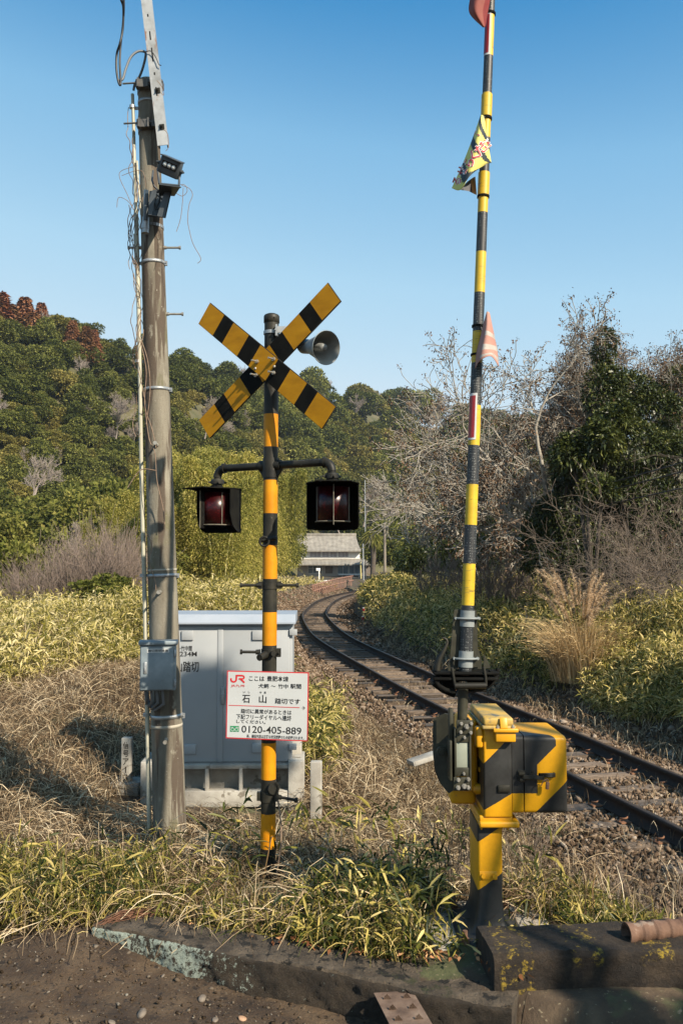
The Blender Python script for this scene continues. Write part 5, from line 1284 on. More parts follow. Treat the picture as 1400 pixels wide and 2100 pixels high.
cols_b = [1, 0, 0, 1, 0, 1, 0, 1, 0, 1, 0, 1, 0, 1, 0, 1, 0, 1, 0]
mb = MB()
for i in range(len(be) - 1): mb.cyl(bo(be[i + 1]), bo(be[i]), br(be[i + 1]), br(be[i]), 24, caps=(i == 0), mi=cols_b[i])
boom = mb.build('boom', [m_net, m_byel], gate)
for p0, p1, e_ in ((190, 236, .004), (352, 401, .0045)): mb = MB(); mb.cyl(bo(p1), bo(p0), br(p0) + e_, br(p0) + e_, 24, caps=False); mb.build('yellow_sleeve', m_byel, boom)
for py in (240, 401, 669, 728, 22): mb = MB(); mb.cyl(bo(py + 2), bo(py - 2), br(py) + .006, n=20); mb.build('tie', m_blackmat, boom)
def reflector(p0, p1, a0, a1, b0, b1):
    mb = MB(); n = 8
    for (q0, q1, aa, ab, e_, mi) in ((p0, p1, a0, a1, .0020, 1), (p0 + 5, p1 - 4, b0, b1, .0026, 0)):
        vs = []
        for py in (q0, q1):
            for i in range(n + 1):
                a = R(aa + (ab - aa) * i / n); vs.append(bo(py) + Vector((math.sin(a), -math.cos(a), 0)) * (br(py) + e_))
        mb.add(vs, [(n + 1 + i, n + 2 + i, i + 1, i) for i in range(n)], mi, True)
    mb.build('reflector', [m_rred, m_rwh], boom)
reflector(808, 903, -85, 8, -85, -8); reflector(22, 111, -85, 5, -85, -12)
mb = MB(); m_col2 = surf('grey_collar', [(.16, .18, .18), (.24, .26, .26)], scale=12, rough=.55, bump=.15, spots=[((.2, .13, .08), 24, .66)])
for (y0, y1, yr) in ((130, 265, 195), (470, 605, 532)):
    a, b_ = t7(400 - 2, y0), t7(388 + 2, y1)
    pa, pb = bo(1220 + y0 / 4.118), bo(1220 + y1 / 4.118); mb.cyl(pb, pa, .0365, n=24); pm = bo(1220 + yr / 4.118)
    mb.tube([pm + Vector((x_, -.045 + .035 * (abs(x_) / .058) ** 3, 0)) for x_ in np.linspace(-.062, .062, 9)], .006, 6); mb.cyl(pm - uz * .006, pm + uz * .006, .042, n=20)
    for x_ in (-.058, .058): mb.cyl(pm + Vector((x_, -.02, 0)), pm + Vector((x_, .03, 0)), .007, n=8)
mb.build('boom_collar', m_col2, hold)
mb = MB(); mb.cyl(bo(1375) - uz * .02, bo(1375) + uz * .02, .028, n=18); mb.build('boom_end', m_rust, hold)

# ============================================================ FLAGS on the boom
def cloth(name, grid, mats, mi_fn, loc, label, cat, group=None, th=.0015):
    o = thing(name, loc, label, cat, group) if False else None
    nr, nc = len(grid), len(grid[0]); mb = MB()
    vs = [p for r_ in grid for p in r_]
    for i in range(nr - 1):
        for j in range(nc - 1):
            mb.f.append((i * nc + j, i * nc + j + 1, (i + 1) * nc + j + 1, (i + 1) * nc + j)); mb.m.append(mi_fn((i + .5) / (nr - 1), (j + .5) / (nc - 1))); mb.s.append(True)
    mb.v = [tuple(v) for v in vs]
    ob = mb.build(name, mats); md = ob.modifiers.new('thick', 'SOLIDIFY'); md.thickness = th
    return tag(ob, label, cat, group)
def spline(P, n):
    P = [Vector(p) for p in P]; out = []
    for s_ in np.linspace(0, len(P) - 1 - 1e-6, n):
        i = int(s_); u = s_ - i; p0 = P[max(i - 1, 0)]; p1 = P[i]; p2 = P[i + 1]; p3 = P[min(i + 2, len(P) - 1)]
        out.append(.5 * ((2 * p1) + (-p0 + p2) * u + (2 * p0 - 5 * p1 + 4 * p2 - p3) * u * u + (-p0 + 3 * p1 - 3 * p2 + p3) * u ** 3))
    return out
def patch(rows, nr, nc):
    rows = [spline([W(*p) for p in r_], nc) for r_ in rows]
    cols__ = [spline([rows[i][j] for i in range(len(rows))], nr) for j in range(nc)]
    return [[cols__[j][i] for j in range(nc)] for i in range(nr)]
m_pink = surf('faded_pink_cloth', [(.33, .16, .125), (.42, .235, .19)], scale=8, rough=.9, bump=.2, bscale=120)
m_gband = surf('silver_band', [(.30, .27, .24), (.42, .38, .34)], scale=20, rough=.7, bump=.2)
Yf = YB - .05
g_ = patch([[(997, 640, Yf), (999, 639, Yf), (1001, 640, Yf), (1003, 641, Yf)], [(985, 690, Yf + .02), (996, 680, Yf - .03), (1006, 684, Yf - .02), (1013, 690, Yf + .03)],
            [(977, 722, Yf + .02), (990, 716, Yf - .05), (1008, 716, Yf - .03), (1019, 720, Yf + .04)], [(974, 756, Yf + .02), (984, 740, Yf - .05), (1006, 731, Yf - .06), (1022, 753, Yf + .04)]], 26, 22)
cloth('pink_flag', g_, [m_pink, m_gband], lambda u, v: 1 if (.30 < u < .41 or .55 < u < .67 or .80 < u < .90) and v > .28 else 0, None, 'faded pink cloth flag with grey bands tied to the boom', 'flag')
m_rflag = surf('faded_red_cloth', [(.14, .03, .024), (.26, .07, .052)], scale=4, rough=.8, bump=.2)
m_rflag2 = surf('red_cloth', [(.16, .012, .012)], rough=.8, bump=.2)
g_ = patch([[(970, -30, Yf), (985, -34, Yf - .04), (1000, -34, Yf - .02), (1006, -30, Yf)], [(963, 0, Yf), (978, -4, Yf - .05), (995, -2, Yf - .03), (1004, 0, Yf)],
            [(963, 28, Yf), (974, 26, Yf - .05), (990, 24, Yf - .03), (1000, 22, Yf - .01)], [(990, 56, Yf), (991, 56, Yf - .02), (993, 56, Yf - .02), (995, 54, Yf - .01)]], 20, 18)
cloth('red_flag', g_, [m_rflag, m_rflag2], lambda u, v: 1 if v > .62 else 0, None, 'red cloth flag folded round the top of the boom', 'flag')
m_fy = surf('flag_yellow', [(.55, .50, .11), (.62, .56, .15)], scale=4, rough=.7, bump=.05); m_fb = surf('flag_black', [(.02, .03, .035)], rough=.7, bump=.05)
rows = [[(985, 237, Yf + .01), (987, 236, Yf), (990, 237, Yf), (993, 238, Yf)], [(970, 280, Yf + .02), (978, 276, Yf - .04), (988, 274, Yf - .04), (997, 276, Yf + .0)],
        [(950, 332, Yf + .03), (965, 326, Yf - .05), (985, 316, Yf - .05), (1006, 330, Yf + .01)], [(926, 386, Yf + .06), (944, 389, Yf - .04), (966, 358, Yf - .06), (1006, 330, Yf + .01)]]
g_ = patch(rows, 40, 40)
def fcol(u, v):
    s_ = (u * 1.0 - v * .42) * 2.9 + .15
    return 1 if (s_ % 1.0) < .36 else 0
yflag = cloth('warning_flag', g_, [m_fy, m_fb], fcol, None, 'yellow and black striped flag with red Japanese lettering hanging on the boom', 'flag', th=.0012)
mb = MB(); P_ = patch([[(944, 389, Yf - .03), (955, 375, Yf + .04), (968, 365, Yf + .05), (974, 362, Yf + .03)], [(946, 390, Yf - .0), (960, 392, Yf + .05), (970, 397, Yf + .05), (977, 400, Yf + .02)]], 6, 8)
for i in range(5):
    for j in range(7): mb.add([P_[i][j], P_[i][j + 1], P_[i + 1][j + 1], P_[i + 1][j]], [(0, 1, 2, 3)], 0 if j > 3 else 1, True)
mb.build('folded_corner', [surf('faded_orange_back', [(.55, .30, .12)], rough=.8, bump=.1), surf('grey_back', [(.10, .10, .11)], rough=.8, bump=.1)], yflag)
def flag_at(u, v):
    u = min(max(u, 0), .999) * 39; v = min(max(v, 0), .999) * 39; i, j = int(u), int(v); a, b_ = u - i, v - j
    return (g_[i][j] * (1 - a) + g_[i + 1][j] * a) * (1 - b_) + (g_[i][j + 1] * (1 - a) + g_[i + 1][j + 1] * a) * b_
def pix_uv():
    out = []
    for i in range(40):
        for j in range(40):
            p = g_[i][j]; rel = p - Vector((0, 0, EYE)); yy = rel.y * math.cos(PITCH) + rel.z * math.sin(PITCH); zz = -rel.y * math.sin(PITCH) + rel.z * math.cos(PITCH)
            out.append((700 + FPX * rel.x / yy, 1050 - FPX * zz / yy, p))
    return out
pts_px = np.array([(a, b_) for a, b_, _ in pix_uv()]); pts_w = [p for _, _, p in pix_uv()]
def lift_text(mb, ch, cx, cy, sz_, rot, mi, bold, lift):
    V, F = text_parts(ch, bold); ca, sa_ = math.cos(rot), math.sin(rot); xs = [v[0] for v in V]; ys = [v[1] for v in V]; mx_, my_ = .5, .38
    out = []
    for x, y in V:
        x, y = (x - mx_) * sz_, (y - my_) * sz_; X_, Y_ = cx + x * ca - y * sa_, cy - (x * sa_ + y * ca)
        dd = (pts_px[:, 0] - X_) ** 2 + (pts_px[:, 1] - Y_) ** 2; ids = np.argsort(dd)[:4]; wt = 1 / (dd[ids] + .3); wt /= wt.sum(); yv = sum(pts_w[i].y * w_ for i, w_ in zip(ids, wt))
        out.append(W(X_, Y_, yv - lift))
    mb.add(out, F, mi)
mb = MB()
for ch, cx, cy, s_, rt in [("く", 972, 318, 26, 1.0), ("だ", 985, 305, 26, .75), ("さ", 997, 295, 22, .7), ("く", 977, 272, 18, .4), ("ら", 961, 333, 24, 1.2), ("せ", 947, 350, 22, 1.2), ("る", 936, 371, 20, 1.2)]:
    lift_text(mb, ch, cx, cy, s_ * .98, rt, 1, .05, .004); lift_text(mb, ch, cx, cy, s_ * .98, rt, 0, .012, .006)
mb.build('lettering', [surf('flag_red', [(.5, .02, .03)], rough=.6, bump=0), surf('flag_white', [(.75, .74, .7)], rough=.6, bump=0)], yflag)
# ============================================================ FOLIAGE
rg = np.random.default_rng(21)
EVG = [(0, (.045, .055, .015)), (.45, (.105, .12, .03)), (.8, (.19, .20, .055)), (1, (.29, .27, .09))]
m_ever = leafmat('evergreen_leaves', EVG, trans=.22, vary=.38)
m_olive_l = leafmat('olive_leaves', [(0, (.085, .085, .022)), (.5, (.19, .175, .045)), (1, (.31, .27, .085))], trans=.25, vary=.35)
m_cedar = leafmat('brown_cedar_needles', [(0, (.12, .055, .025)), (.5, (.225, .11, .05)), (1, (.31, .17, .085))], trans=.15, vary=.3)
m_bamboo = leafmat('golden_bamboo_leaves', [(0, (.06, .075, .016)), (.35, (.22, .22, .045)), (.7, (.41, .37, .085)), (1, (.60, .52, .18))], trans=.42, vary=.28)
m_bamg = leafmat('green_bamboo_leaves', [(0, (.05, .065, .015)), (.5, (.14, .15, .035)), (1, (.26, .24, .07))], trans=.3, vary=.3)
m_dkgreen = leafmat('dark_glossy_leaves', [(0, (.015, .022, .007)), (.5, (.045, .062, .017)), (.85, (.10, .12, .03)), (1, (.22, .21, .06))], trans=.12, vary=.2, gloss=.035)
m_midgreen = leafmat('mid_glossy_leaves', [(0, (.02, .03, .008)), (.5, (.06, .075, .016)), (.85, (.13, .14, .03)), (1, (.28, .26, .08))], trans=.2, vary=.2, gloss=.03)
m_bark = surf('pale_bark', [(.15, .13, .105), (.28, .25, .205), (.40, .37, .31)], scale=9, rough=.9, bump=.3)
m_barkdk = surf('dark_bark', [(.055, .042, .032), (.11, .09, .07)], scale=9, rough=.95, bump=.3)
m_twig = surf('grey_twigs', [(.20, .165, .14), (.32, .27, .23)], scale=2, rough=.95, bump=0)
m_twigb = surf('brown_twigs', [(.10, .075, .058), (.19, .15, .115)], scale=2, rough=.95, bump=0)
m_purple = surf('purple_brown_twigs', [(.12, .088, .07), (.21, .16, .13), (.29, .225, .185)], scale=1.2, rough=.95, bump=0)
m_seed = leafmat('seed_clusters', [(0, (.07, .04, .025)), (.6, (.16, .10, .06)), (1, (.22, .17, .12))], trans=.05, vary=.1)

def crown(name, seed, r, h, nb, n, L, mat, mult=(1, 1), zmin=-.4, droop=.2, rough=.5, parent=None, wr=.5):
    """lobed leafy crown at the origin"""
    q = np.random.default_rng(seed); B = []
    for i in range(nb):
        a = q.uniform(0, 6.28); f = q.random() ** .6; z = h * (.30 + .62 * q.random() * (1 - .45 * f))
        rr = r * q.uniform(.26, .46) * (1.1 - .35 * f)
        B.append((r * f * .72 * math.cos(a), r * f * .72 * math.sin(a), z, rr, rr, rr * q.uniform(.65, .9)))
    B.append((0, 0, h * .45, r * .55, r * .55, h * .42))
    P, N = blob_points(B, n, q, .35, zmin)
    D = unit(N * .7 + q.normal(0, rough, N.shape) + np.array([0, 0, .1])); l = L * q.uniform(.6, 1.3, n)
    clump = (np.sin(P[:, 0] * 5.1 / r * 2 + seed) * np.sin(P[:, 1] * 4.3 / r * 2) * .5 + .5)
    rv = np.clip(q.random(n) * .65 + .3 * clump, 0, 1)
    return leaf_obj(name, P, D, l, l * wr * q.uniform(.8, 1.2, n), q, mat, rnd=rv, bend=droop, parent=parent)
def simple_bare(name, seed, h, lev, mat, r=.12, kids=(3, 4), n=3, ang=(.35, .75), ratio=(.55, .78), wob=.12, rmin=.02, L0=.35, lean=(0, 0), trop=.05):
    q = np.random.default_rng(seed); out = []; tips = []
    grow(out, tips, np.array([0, 0, 0.]), unit(np.array([lean[0], lean[1], 1.])), h * L0, r, lev, q, 4, wob, trop, kids, ang, ratio, rmin)
    return bare_mesh(name, out, mat, None, n), out, tips

# ---------- wood on the hillside
def place_copy(proto, first, loc, rz, s, label=None):
    o = proto if first else proto.copy()
    if not first: C.objects.link(o)
    o.location = loc; o.rotation_euler = (0, 0, rz); o.scale = s
    if label: o['label'] = label
    return o
ev_p = [crown('hill_tree', 100 + i, 1, 1.7, 17, 7500, .11, m_ever) for i in range(5)]
ol_p = [crown('hill_tree', 120 + i, 1, 1.6, 16, 7000, .11, m_olive_l) for i in range(3)]
ce_p = []
for i in range(3):
    q = np.random.default_rng(140 + i); n = 3200; z = q.random(n) ** .8; lev = np.floor(z * 9) / 9 + .04
    a = q.uniform(0, 6.28, n); rad = (1 - z) ** .75 * .62 * (.72 + .28 * np.sin(a * 3 + lev * 30 + i)) * q.uniform(.6, 1, n) + .03
    P = np.stack([rad * np.cos(a), rad * np.sin(a), .15 + z * 2.6], 1); D = np.stack([np.cos(a), np.sin(a), -.3 + 0 * a], 1) + q.normal(0, .5, (n, 3))
    ce_p.append(leaf_obj('cedar_tree', P, D, .17 * q.uniform(.6, 1.3, n), .09 * q.uniform(.7, 1.2, n), q, m_cedar, bend=.3))
ba_p = [simple_bare('bare_tree', 160 + i, 6.5, 4, m_twig, .10, (3, 5), 3, rmin=.022)[0] for i in range(3)]
for o in ev_p: tag(o, 'rounded dark evergreen tree, one of the dense wood covering the hillside', 'tree', 'evergreen trees on the hillside')
for o in ol_p: tag(o, 'rounded olive-green tree in the dense wood on the hillside', 'tree', 'olive trees on the hillside')
for o in ce_p: tag(o, 'reddish brown cedar on the hilltop at the far left', 'tree', 'brown cedars on the hilltop')
for o in ba_p: tag(o, 'pale leafless tree standing among the evergreens on the hillside', 'tree', 'bare trees on the hillside')
used = set()
def put(proto, loc, rz, s):
    f = proto.name not in used; used.add(proto.name); return place_copy(proto, f, loc, rz, s)
q = np.random.default_rng(5); cnt = {'e': 0, 'o': 0, 'b': 0, 'c': 0}
cand = []
for px in np.arange(-60, 1460, 34):
    tg_ = np.linspace(0, 1.04, 160); hx_, hy_, hz_ = hill_pt(np.full(160, float(px)), tg_); py_ = 1160 - (hz_ - EYE) / hy_ * FPX
    for py in np.arange(py_.min(), 1100, 27):
        i_ = int(np.argmin(np.abs(py_ - py - q.uniform(-12, 12)))); cand.append((px + q.uniform(-18, 18), float(tg_[i_])))
q.shuffle(cand)
cand.sort(key=lambda c: c[0] > 960)
for px, t in cand:
    if px > 960 and t < .6: continue
    if px > 640 and t < .12: continue
    x, y, z = hill_pt(px, t); x, y, z = float(x), float(y), float(z)
    sy = (1160 - (z - EYE + 0) / y * FPX)
    s = y * .0195 * q.uniform(.75, 1.3) * (1.3 if px > 430 else 1.05)
    u = q.random()
    farr = px > 600 and t > .50
    if px < 112 and t > .66 + .001 * px: continue
    elif farr and u < .46 or (t > .90 and u < .30 and px > 90) or u < .07: kind = 'b'
    elif u < (.30 if px < 350 else .50): kind = 'o'
    else: kind = 'e'
    lim_ = {'e': 285, 'o': 200, 'b': 110, 'c': 26}[kind]
    if cnt[kind] >= lim_: continue
    cnt[kind] += 1
    pr = {'e': ev_p, 'o': ol_p, 'b': ba_p, 'c': ce_p}[kind]; pr = pr[q.integers(len(pr))]
    if kind == 'b': put(pr, (x, y, z + s * .3), q.uniform(0, 6.28), (s * .2,) * 3)
    elif kind == 'c': put(pr, (x, y, z - 1), q.uniform(0, 6.28), (s * 1.15, s * 1.15, s * 1.05))
    else: put(pr, (x, y, z - s * .35), q.uniform(0, 6.28), (s * 1.05, s * 1.05, s * q.uniform(.85, 1.2)))

for px, py, s_ in [(-40, 600, 1), (-20, 588, 1.1), (2, 598, 1.15), (-8, 640, 1), (20, 622, 1.05), (36, 630, 1), (52, 608, .85), (50, 650, 1), (70, 640, 1), (14, 655, 1), (86, 620, .62), (96, 650, .8), (150, 656, .5), (178, 668, .5), (194, 675, .45), (78, 665, .9), (30, 668, .9), (-30, 665, 1), (5, 682, 1), (45, 682, 1), (-20, 690, 1), (28, 690, .9), (66, 676, .9), (86, 685, .8)]:
    Y_ = 146 + q.uniform(-6, 6); p = W(px, py, Y_); h_ = 12.5 * s_; put(ce_p[q.integers(3)], (p.x, Y_, p.z - h_ * 1.04), q.uniform(0, 6.28), (h_ / 2.0, h_ / 2.0, h_ / 2.7))
# ---------- trees at the foot of the hill (left) and behind the bank
def gz(x, y): return float(ground_z(np.array([x]), np.array([y]))[0])
foot = tag(crown('broadleaf_tree', 300, 1, 1.7, 18, 7000, .10, m_ever), None, 'tree', 'trees at the foot of the hill')
foot2 = tag(crown('broadleaf_tree', 301, 1, 1.7, 18, 7000, .10, m_bamg, droop=.3), None, 'tree', 'trees at the foot of the hill')
fl_ = True
specs = [(-20, 1190, 62, 4.6, 5.6, 0), (60, 1200, 66, 4.4, 6.5, 1), (160, 1190, 62, 4.0, 6.6, 1), (235, 1190, 66, 4.2, 7.6, 1), (120, 1200, 54, 2.8, 4.2, 0), (20, 1205, 50, 3.0, 4.6, 1), (-60, 1200, 55, 4.0, 5.0, 1), (90, 1190, 74, 4.5, 7.5, 0), (-10, 1190, 78, 5.0, 8.5, 1), (190, 1190, 78, 4.6, 9, 0),
         (280, 1190, 80, 4.5, 9.5, 0), (572, 1175, 110, 4, 7.5, 1), (835, 1170, 96, 2.4, 4.2, 0), (868, 1170, 88, 4.2, 5.5, 1), (880, 1170, 80, 4.2, 6.0, 0), (940, 1170, 74, 4.4, 5.5, 1), (1010, 1170, 66, 4.0, 5.0, 0), (800, 1172, 120, 5, 7.5, 1), (700, 1172, 165, 6, 12, 0), (590, 1172, 165, 7, 12, 1), (850, 1165, 130, 6, 11, 0)]
labs = ['round dark green tree at the left edge above the thicket', 'yellow-green tree second from the left edge at the hill foot', 'yellow-green tree above the bare purple thicket', 'yellow-green bush crown left of the utility pole', 'low dark green bush behind the purple thicket', 'yellow-green bush at the left edge behind the reeds', 'yellow-green tree cut by the left edge at the hill foot', 'dark tree behind the yellow-green ones on the left', 'yellow-green tree high at the left edge', 'dark tree behind the purple thicket at the hill foot',
        'dark tree just left of the utility pole at the hill foot', 'yellow-green tree rising left of the distant house', 'dark tree right of the distant house', 'yellow-green tree behind the lone wooden pole', 'dark green tree right of the wooden pole', 'yellow-green tree below the bare branches right of the wooden pole', 'dark green tree just left of the boom above the bank', 'yellow-green tree far behind the wooden pole', 'large dark tree directly behind the distant house', 'yellow-green tree behind the left end of the distant house', 'dark tree behind the palm right of the house']
f0, f1 = [True], [True]
for (px, py, Y, r, h, kd), lb in zip(specs, labs):
    p = W(px, py, Y); pr, ff = ((foot, f0), (foot2, f1))[kd]
    o = place_copy(pr, ff[0], (p.x, Y, gz(p.x, Y) - h * .10), px * .7, (r, r, h / 1.45), lb); ff[0] = False

# ---------- golden bamboo grove
def bamboo(seed, h, n, mat, L=.17):
    q = np.random.default_rng(seed); lean = q.uniform(0, 6.28); ld = np.array([math.cos(lean), math.sin(lean), 0])
    t = np.linspace(0, 1, 14); cul = np.stack([ld[0] * h * .22 * t ** 2.4, ld[1] * h * .22 * t ** 2.4, h * (t - .06 * t ** 3)], 1)
    out = [(cul, np.linspace(.035, .008, 14))]
    tt = .18 + .82 * q.random(n) ** .75; i = np.clip((tt * 13).astype(int), 0, 12); base = cul[i] + (cul[i + 1] - cul[i]) * (tt * 13 - i)[:, None]
    a = q.uniform(0, 6.28, n); br_ = h * .16 * np.sin(np.pi * np.clip(tt * .85 + .12, 0, 1)) + .1; f = q.random(n) ** .7
    tuft = np.floor(q.random(n) * 130); a = tuft * 2.4 + q.normal(0, .25, n); f = np.clip(.55 + .45 * q.random(n), 0, 1)
    P = base + np.stack([np.cos(a), np.sin(a), .35 - .5 * f], 1) * (br_ * f)[:, None] + q.normal(0, .10, (n, 3))
    D = np.stack([np.cos(a), np.sin(a), .05 + 0 * a], 1) * .6 + q.normal(0, .75, (n, 3))
    V1, F1 = np_tubes(out, 5); V2, F2, k = leaves(P, D, L * q.uniform(.6, 1.3, n), .034 * q.uniform(.8, 1.4, n) * L / .17, q, .35)
    V = np.concatenate([V1, V2]); F = F1 + [f_ + len(V1) for f_ in F2]; mi = np.concatenate([np.ones(len(F1[0]))] + [np.zeros(len(f_)) for f_ in F2])
    return np_mesh('bamboo', V, F, np.concatenate([np.full(len(V1), .9), np.repeat(q.random(n), k)]), [mat, m_culm], mi=mi)
m_culm = surf('bamboo_culm', [(.40, .36, .14), (.58, .52, .24)], scale=2, rough=.6, bump=0)
bp = [tag(bamboo(400 + i, 6.6, 8500, m_bamboo, .15), 'golden green bamboo stem in the dense grove left of the track', 'bamboo', 'bamboo stems in the golden grove') for i in range(4)]
q = np.random.default_rng(9); used_b = set()
def putb(i, loc, rz, s):
    o = place_copy(bp[i], i not in used_b, loc, rz, (s, s, s * q.uniform(.9, 1.1))); used_b.add(i); return o
pos = []
for k_ in range(170):
    Y = q.uniform(34, 62); 
    xr = min(float(np.interp(Y, tq, tx)) - 3.3, (596 - 700) / FPX * Y); xl = -(700 - 205) / FPX * Y if Y < 50 else -(700 - 330) / FPX * Y
    x = xl + (xr - xl) * q.random() ** .8; px = 700 + x / Y * FPX
    hgt = np.interp(px, [180, 230, 300, 380, 450, 560, 615, 640], [4.0, 5.4, 7.0, 8.2, 8.0, 7.2, 6.4, 4.8]) / 48 * Y * q.uniform(.80, 1.02) * 1.0
    putb(q.integers(4), (x, Y, gz(x, Y) - .1), q.uniform(0, 6.28), hgt / 6.6)
# green-gold clump at left above the thicket
# ---------- bare purple thicket
q = np.random.default_rng(31); ppos = [(70, 27), (110, 28.5), (150, 28), (185, 29), (225, 28), (262, 29.5), (130, 31), (200, 31.5), (245, 31), (35, 28), (290, 31)]
def thicket(seed, h, nst, mat, spread=.6, lev=2, r=.012, kids=(2, 4), rmin=.0045, wob=.10, trop=.05):
    q = np.random.default_rng(seed); out = []; tips = []
    for s_ in range(nst):
        a = q.uniform(0, 6.28); f = q.uniform(0, spread); d = unit(np.array([math.cos(a) * f, math.sin(a) * f, 1.]))
        grow(out, tips, np.array([math.cos(a) * f * .35, math.sin(a) * f * .35, 0]), d, h * q.uniform(.35, .62), r, lev, q, 4, wob, trop, kids, (.2, .6), (.5, .8), rmin, .6, .2)
    return out
th_p = []
for i in range(3):
    o = bare_mesh('bare_shrub', thicket(500 + i, 2.6, 26, 0), m_purple, n=3); th_p.append(o); tag(o, None, 'shrub', 'bare purple shrubs')
for i, (px, Y) in enumerate(ppos):
    p = W(px, 1240, Y); pr = th_p[i % 3]
    place_copy(pr, i < 3, (p.x, Y, gz(p.x, Y) - .1), i * 1.3, (1, 1, 1.0 * float(np.interp(px, [30, 150, 230, 300], [.72, .95, 1.08, .8]))), 'leafless purple-brown shrub in the thicket left of the utility pole')
# small leafy shrubs and bare saplings at the left
sh = tag(crown('leafy_shrub', 520, 1, 1.6, 16, 6000, .12, m_bamg), None, 'shrub')
for i, (px, py, Y, r, h, lb) in enumerate([(25, 1235, 30, 1.5, 1.9, 'green leafy shrub at the left edge beside the purple thicket'), (85, 1230, 33, 1.2, 1.7, 'green leafy shrub behind the left part of the purple thicket'), (330, 1230, 33, 1.3, 1.5, 'low leafy shrub just behind the utility pole'), (220, 1255, 25, 1.2, 1.1, 'low green shrub in front of the purple thicket')]):
    p = W(px, py, Y); place_copy(sh, i == 0, (p.x, Y, gz(p.x, Y) - .3), i, (r, r, h), lb)
bs_ = simple_bare('bare_tree', 170, 4.5, 5, m_twig, .09, (2, 4), 4, ang=(.4, .9), rmin=.010, L0=.34)[0]; tag(bs_, None, 'tree')
for i, (px, py, Y, s_, lb) in enumerate([(62, 1045, 90, 1.6, 'small spreading bare tree between yellow-green crowns at the far left'), (125, 740, 150, 2.2, 'tall pale bare tree just below the brown cedars'), (238, 900, 120, 1.5, 'pale bare tree on the slope left of the utility pole'), (150, 1170, 48, .75, 'small bare tree above the purple thicket'),
      (20, 880, 110, 1.4, 'brownish bare tree on the slope at the left edge'), (420, 900, 110, 1.4, 'pale bare tree on the slope right of the utility pole'), (790, 1110, 175, 2.4, 'pale bare tree above the distant house'), (700, 1110, 150, 2.3, 'whitish bare tree behind the right lamp'), (745, 1080, 170, 2.6, 'large pale bare tree behind the wooden pole')]):
    p = W(px, py, Y); place_copy(bs_, i == 0, p, i * 2.1, (s_,) * 3, lb)

# ---------- trees on the right
def bare_thing(name, base, polys, tips, mat, label, group=None, seeds=0, n=4, seed=1, leafcol=None, ssz=.05, thick=None):
    t_ = thing(name, base, label, 'tree', group); b0 = np.array(base)
    th = [p for p in polys if p[1][0] > (thick or .02)]; tn = [p for p in polys if p[1][0] <= (thick or .02)]
    V, F = np_tubes(th, 7); np_mesh('trunk', V - 0, F, None, mat, smooth=True, parent=t_)
    if tn: V, F = np_tubes(tn, n); np_mesh('branches', V, F, None, mat if isinstance(mat, bpy.types.Material) else mat, smooth=True, parent=t_)
    if seeds:
        q = np.random.default_rng(seed); T_ = np.array(tips); T_ = T_[q.random(len(T_)) < seeds]; k = 9
        P = np.repeat(T_, k, 0) + q.normal(0, ssz * .6, (len(T_) * k, 3)); D = q.normal(size=P.shape)
        leaf_obj('seed_clusters', P, D, ssz * q.uniform(.5, 1, len(P)), ssz * .55 * q.uniform(.6, 1, len(P)), q, m_seed, parent=t_)
    return t_
# big seeded tree leaning left (trunk behind the boom)
q = np.random.default_rng(611); out = []; tips = []
for (ang_, up2, L_, r_) in [(-.9, .75, 3.4, .085), (-.35, 1.0, 3.8, .10), (.25, 1.0, 3.9, .10), (.8, .8, 2.3, .07), (-1.3, .45, 2.6, .06), (-.6, .5, 2.8, .06)]:
    grow(out, tips, np.array([0, 0, 1.2]), unit(np.array([ang_, q.uniform(-.4, .4), up2])), L_ * .60, r_, 5, q, 4, .18, .01, (2, 3), (.35, .85), (.58, .80), .008, .5, .3)
out.append((np.array([[.35, 0, -1.5], [.2, 0, -.4], [.05, 0, .5], [0, 0, 1.3]]), np.array([.19, .17, .15, .12])))
b_ = W(1140, 1175, 22); bare_thing('seeded_tree', (b_.x, 22, gz(b_.x, 22) + .6), out, tips, m_bark, 'large leafless tree with brown seed clusters behind the striped boom', None, .8, 4, 2, ssz=.085)
# pale bare tree left of the boom
q = np.random.default_rng(622); out = []; tips = []
for (ang_, up2, L_, r_) in [(-.8, .9, 3.0, .07), (-.2, 1.0, 3.4, .08), (.35, 1.0, 3.2, .075), (-1.3, .5, 2.8, .05), (.9, .6, 2.6, .05)]:
    grow(out, tips, np.array([-.25, 0, 2.0]), unit(np.array([ang_, q.uniform(-.3, .3), up2])), L_ * .66, r_, 4, q, 4, .12, .03, (2, 3), (.35, .8), (.55, .78), .009, .5, .3)
out.append((np.array([[.35, 0, -1.0], [.2, 0, .2], [0, 0, 1.2], [-.25, 0, 2.1]]), np.array([.13, .12, .10, .085])))
b_ = W(955, 1155, 33); bare_thing('bare_tree', (b_.x, 33, gz(b_.x, 33) + .4), out, tips, m_bark, 'pale leafless tree with spreading limbs just left of the boom', None, 0, 4, 3)
for i, (px, Y, s_, lb) in enumerate([(860, 40, .8, 'smaller leafless tree left of the pale tree by the boom')]):
    q = np.random.default_rng(640 + i); out = []; tips = []
    for k_ in range(5):
        grow(out, tips, np.array([0, 0, .6]), unit(np.array([q.uniform(-1, 1), q.uniform(-.4, .4), 1])), 2.0 * s_, .05, 4, q, 4, .16, .02, (2, 3), (.35, .9), (.55, .78), .008, .5, .3)
    out.append((np.array([[0, 0, -1.0], [0, 0, .7]]), np.array([.10, .08])))
    b_ = W(px, 1165, Y); bare_thing('bare_tree', (b_.x, Y, gz(b_.x, Y) + .4), out, tips, m_bark, lb, None, 0, 4, 3)
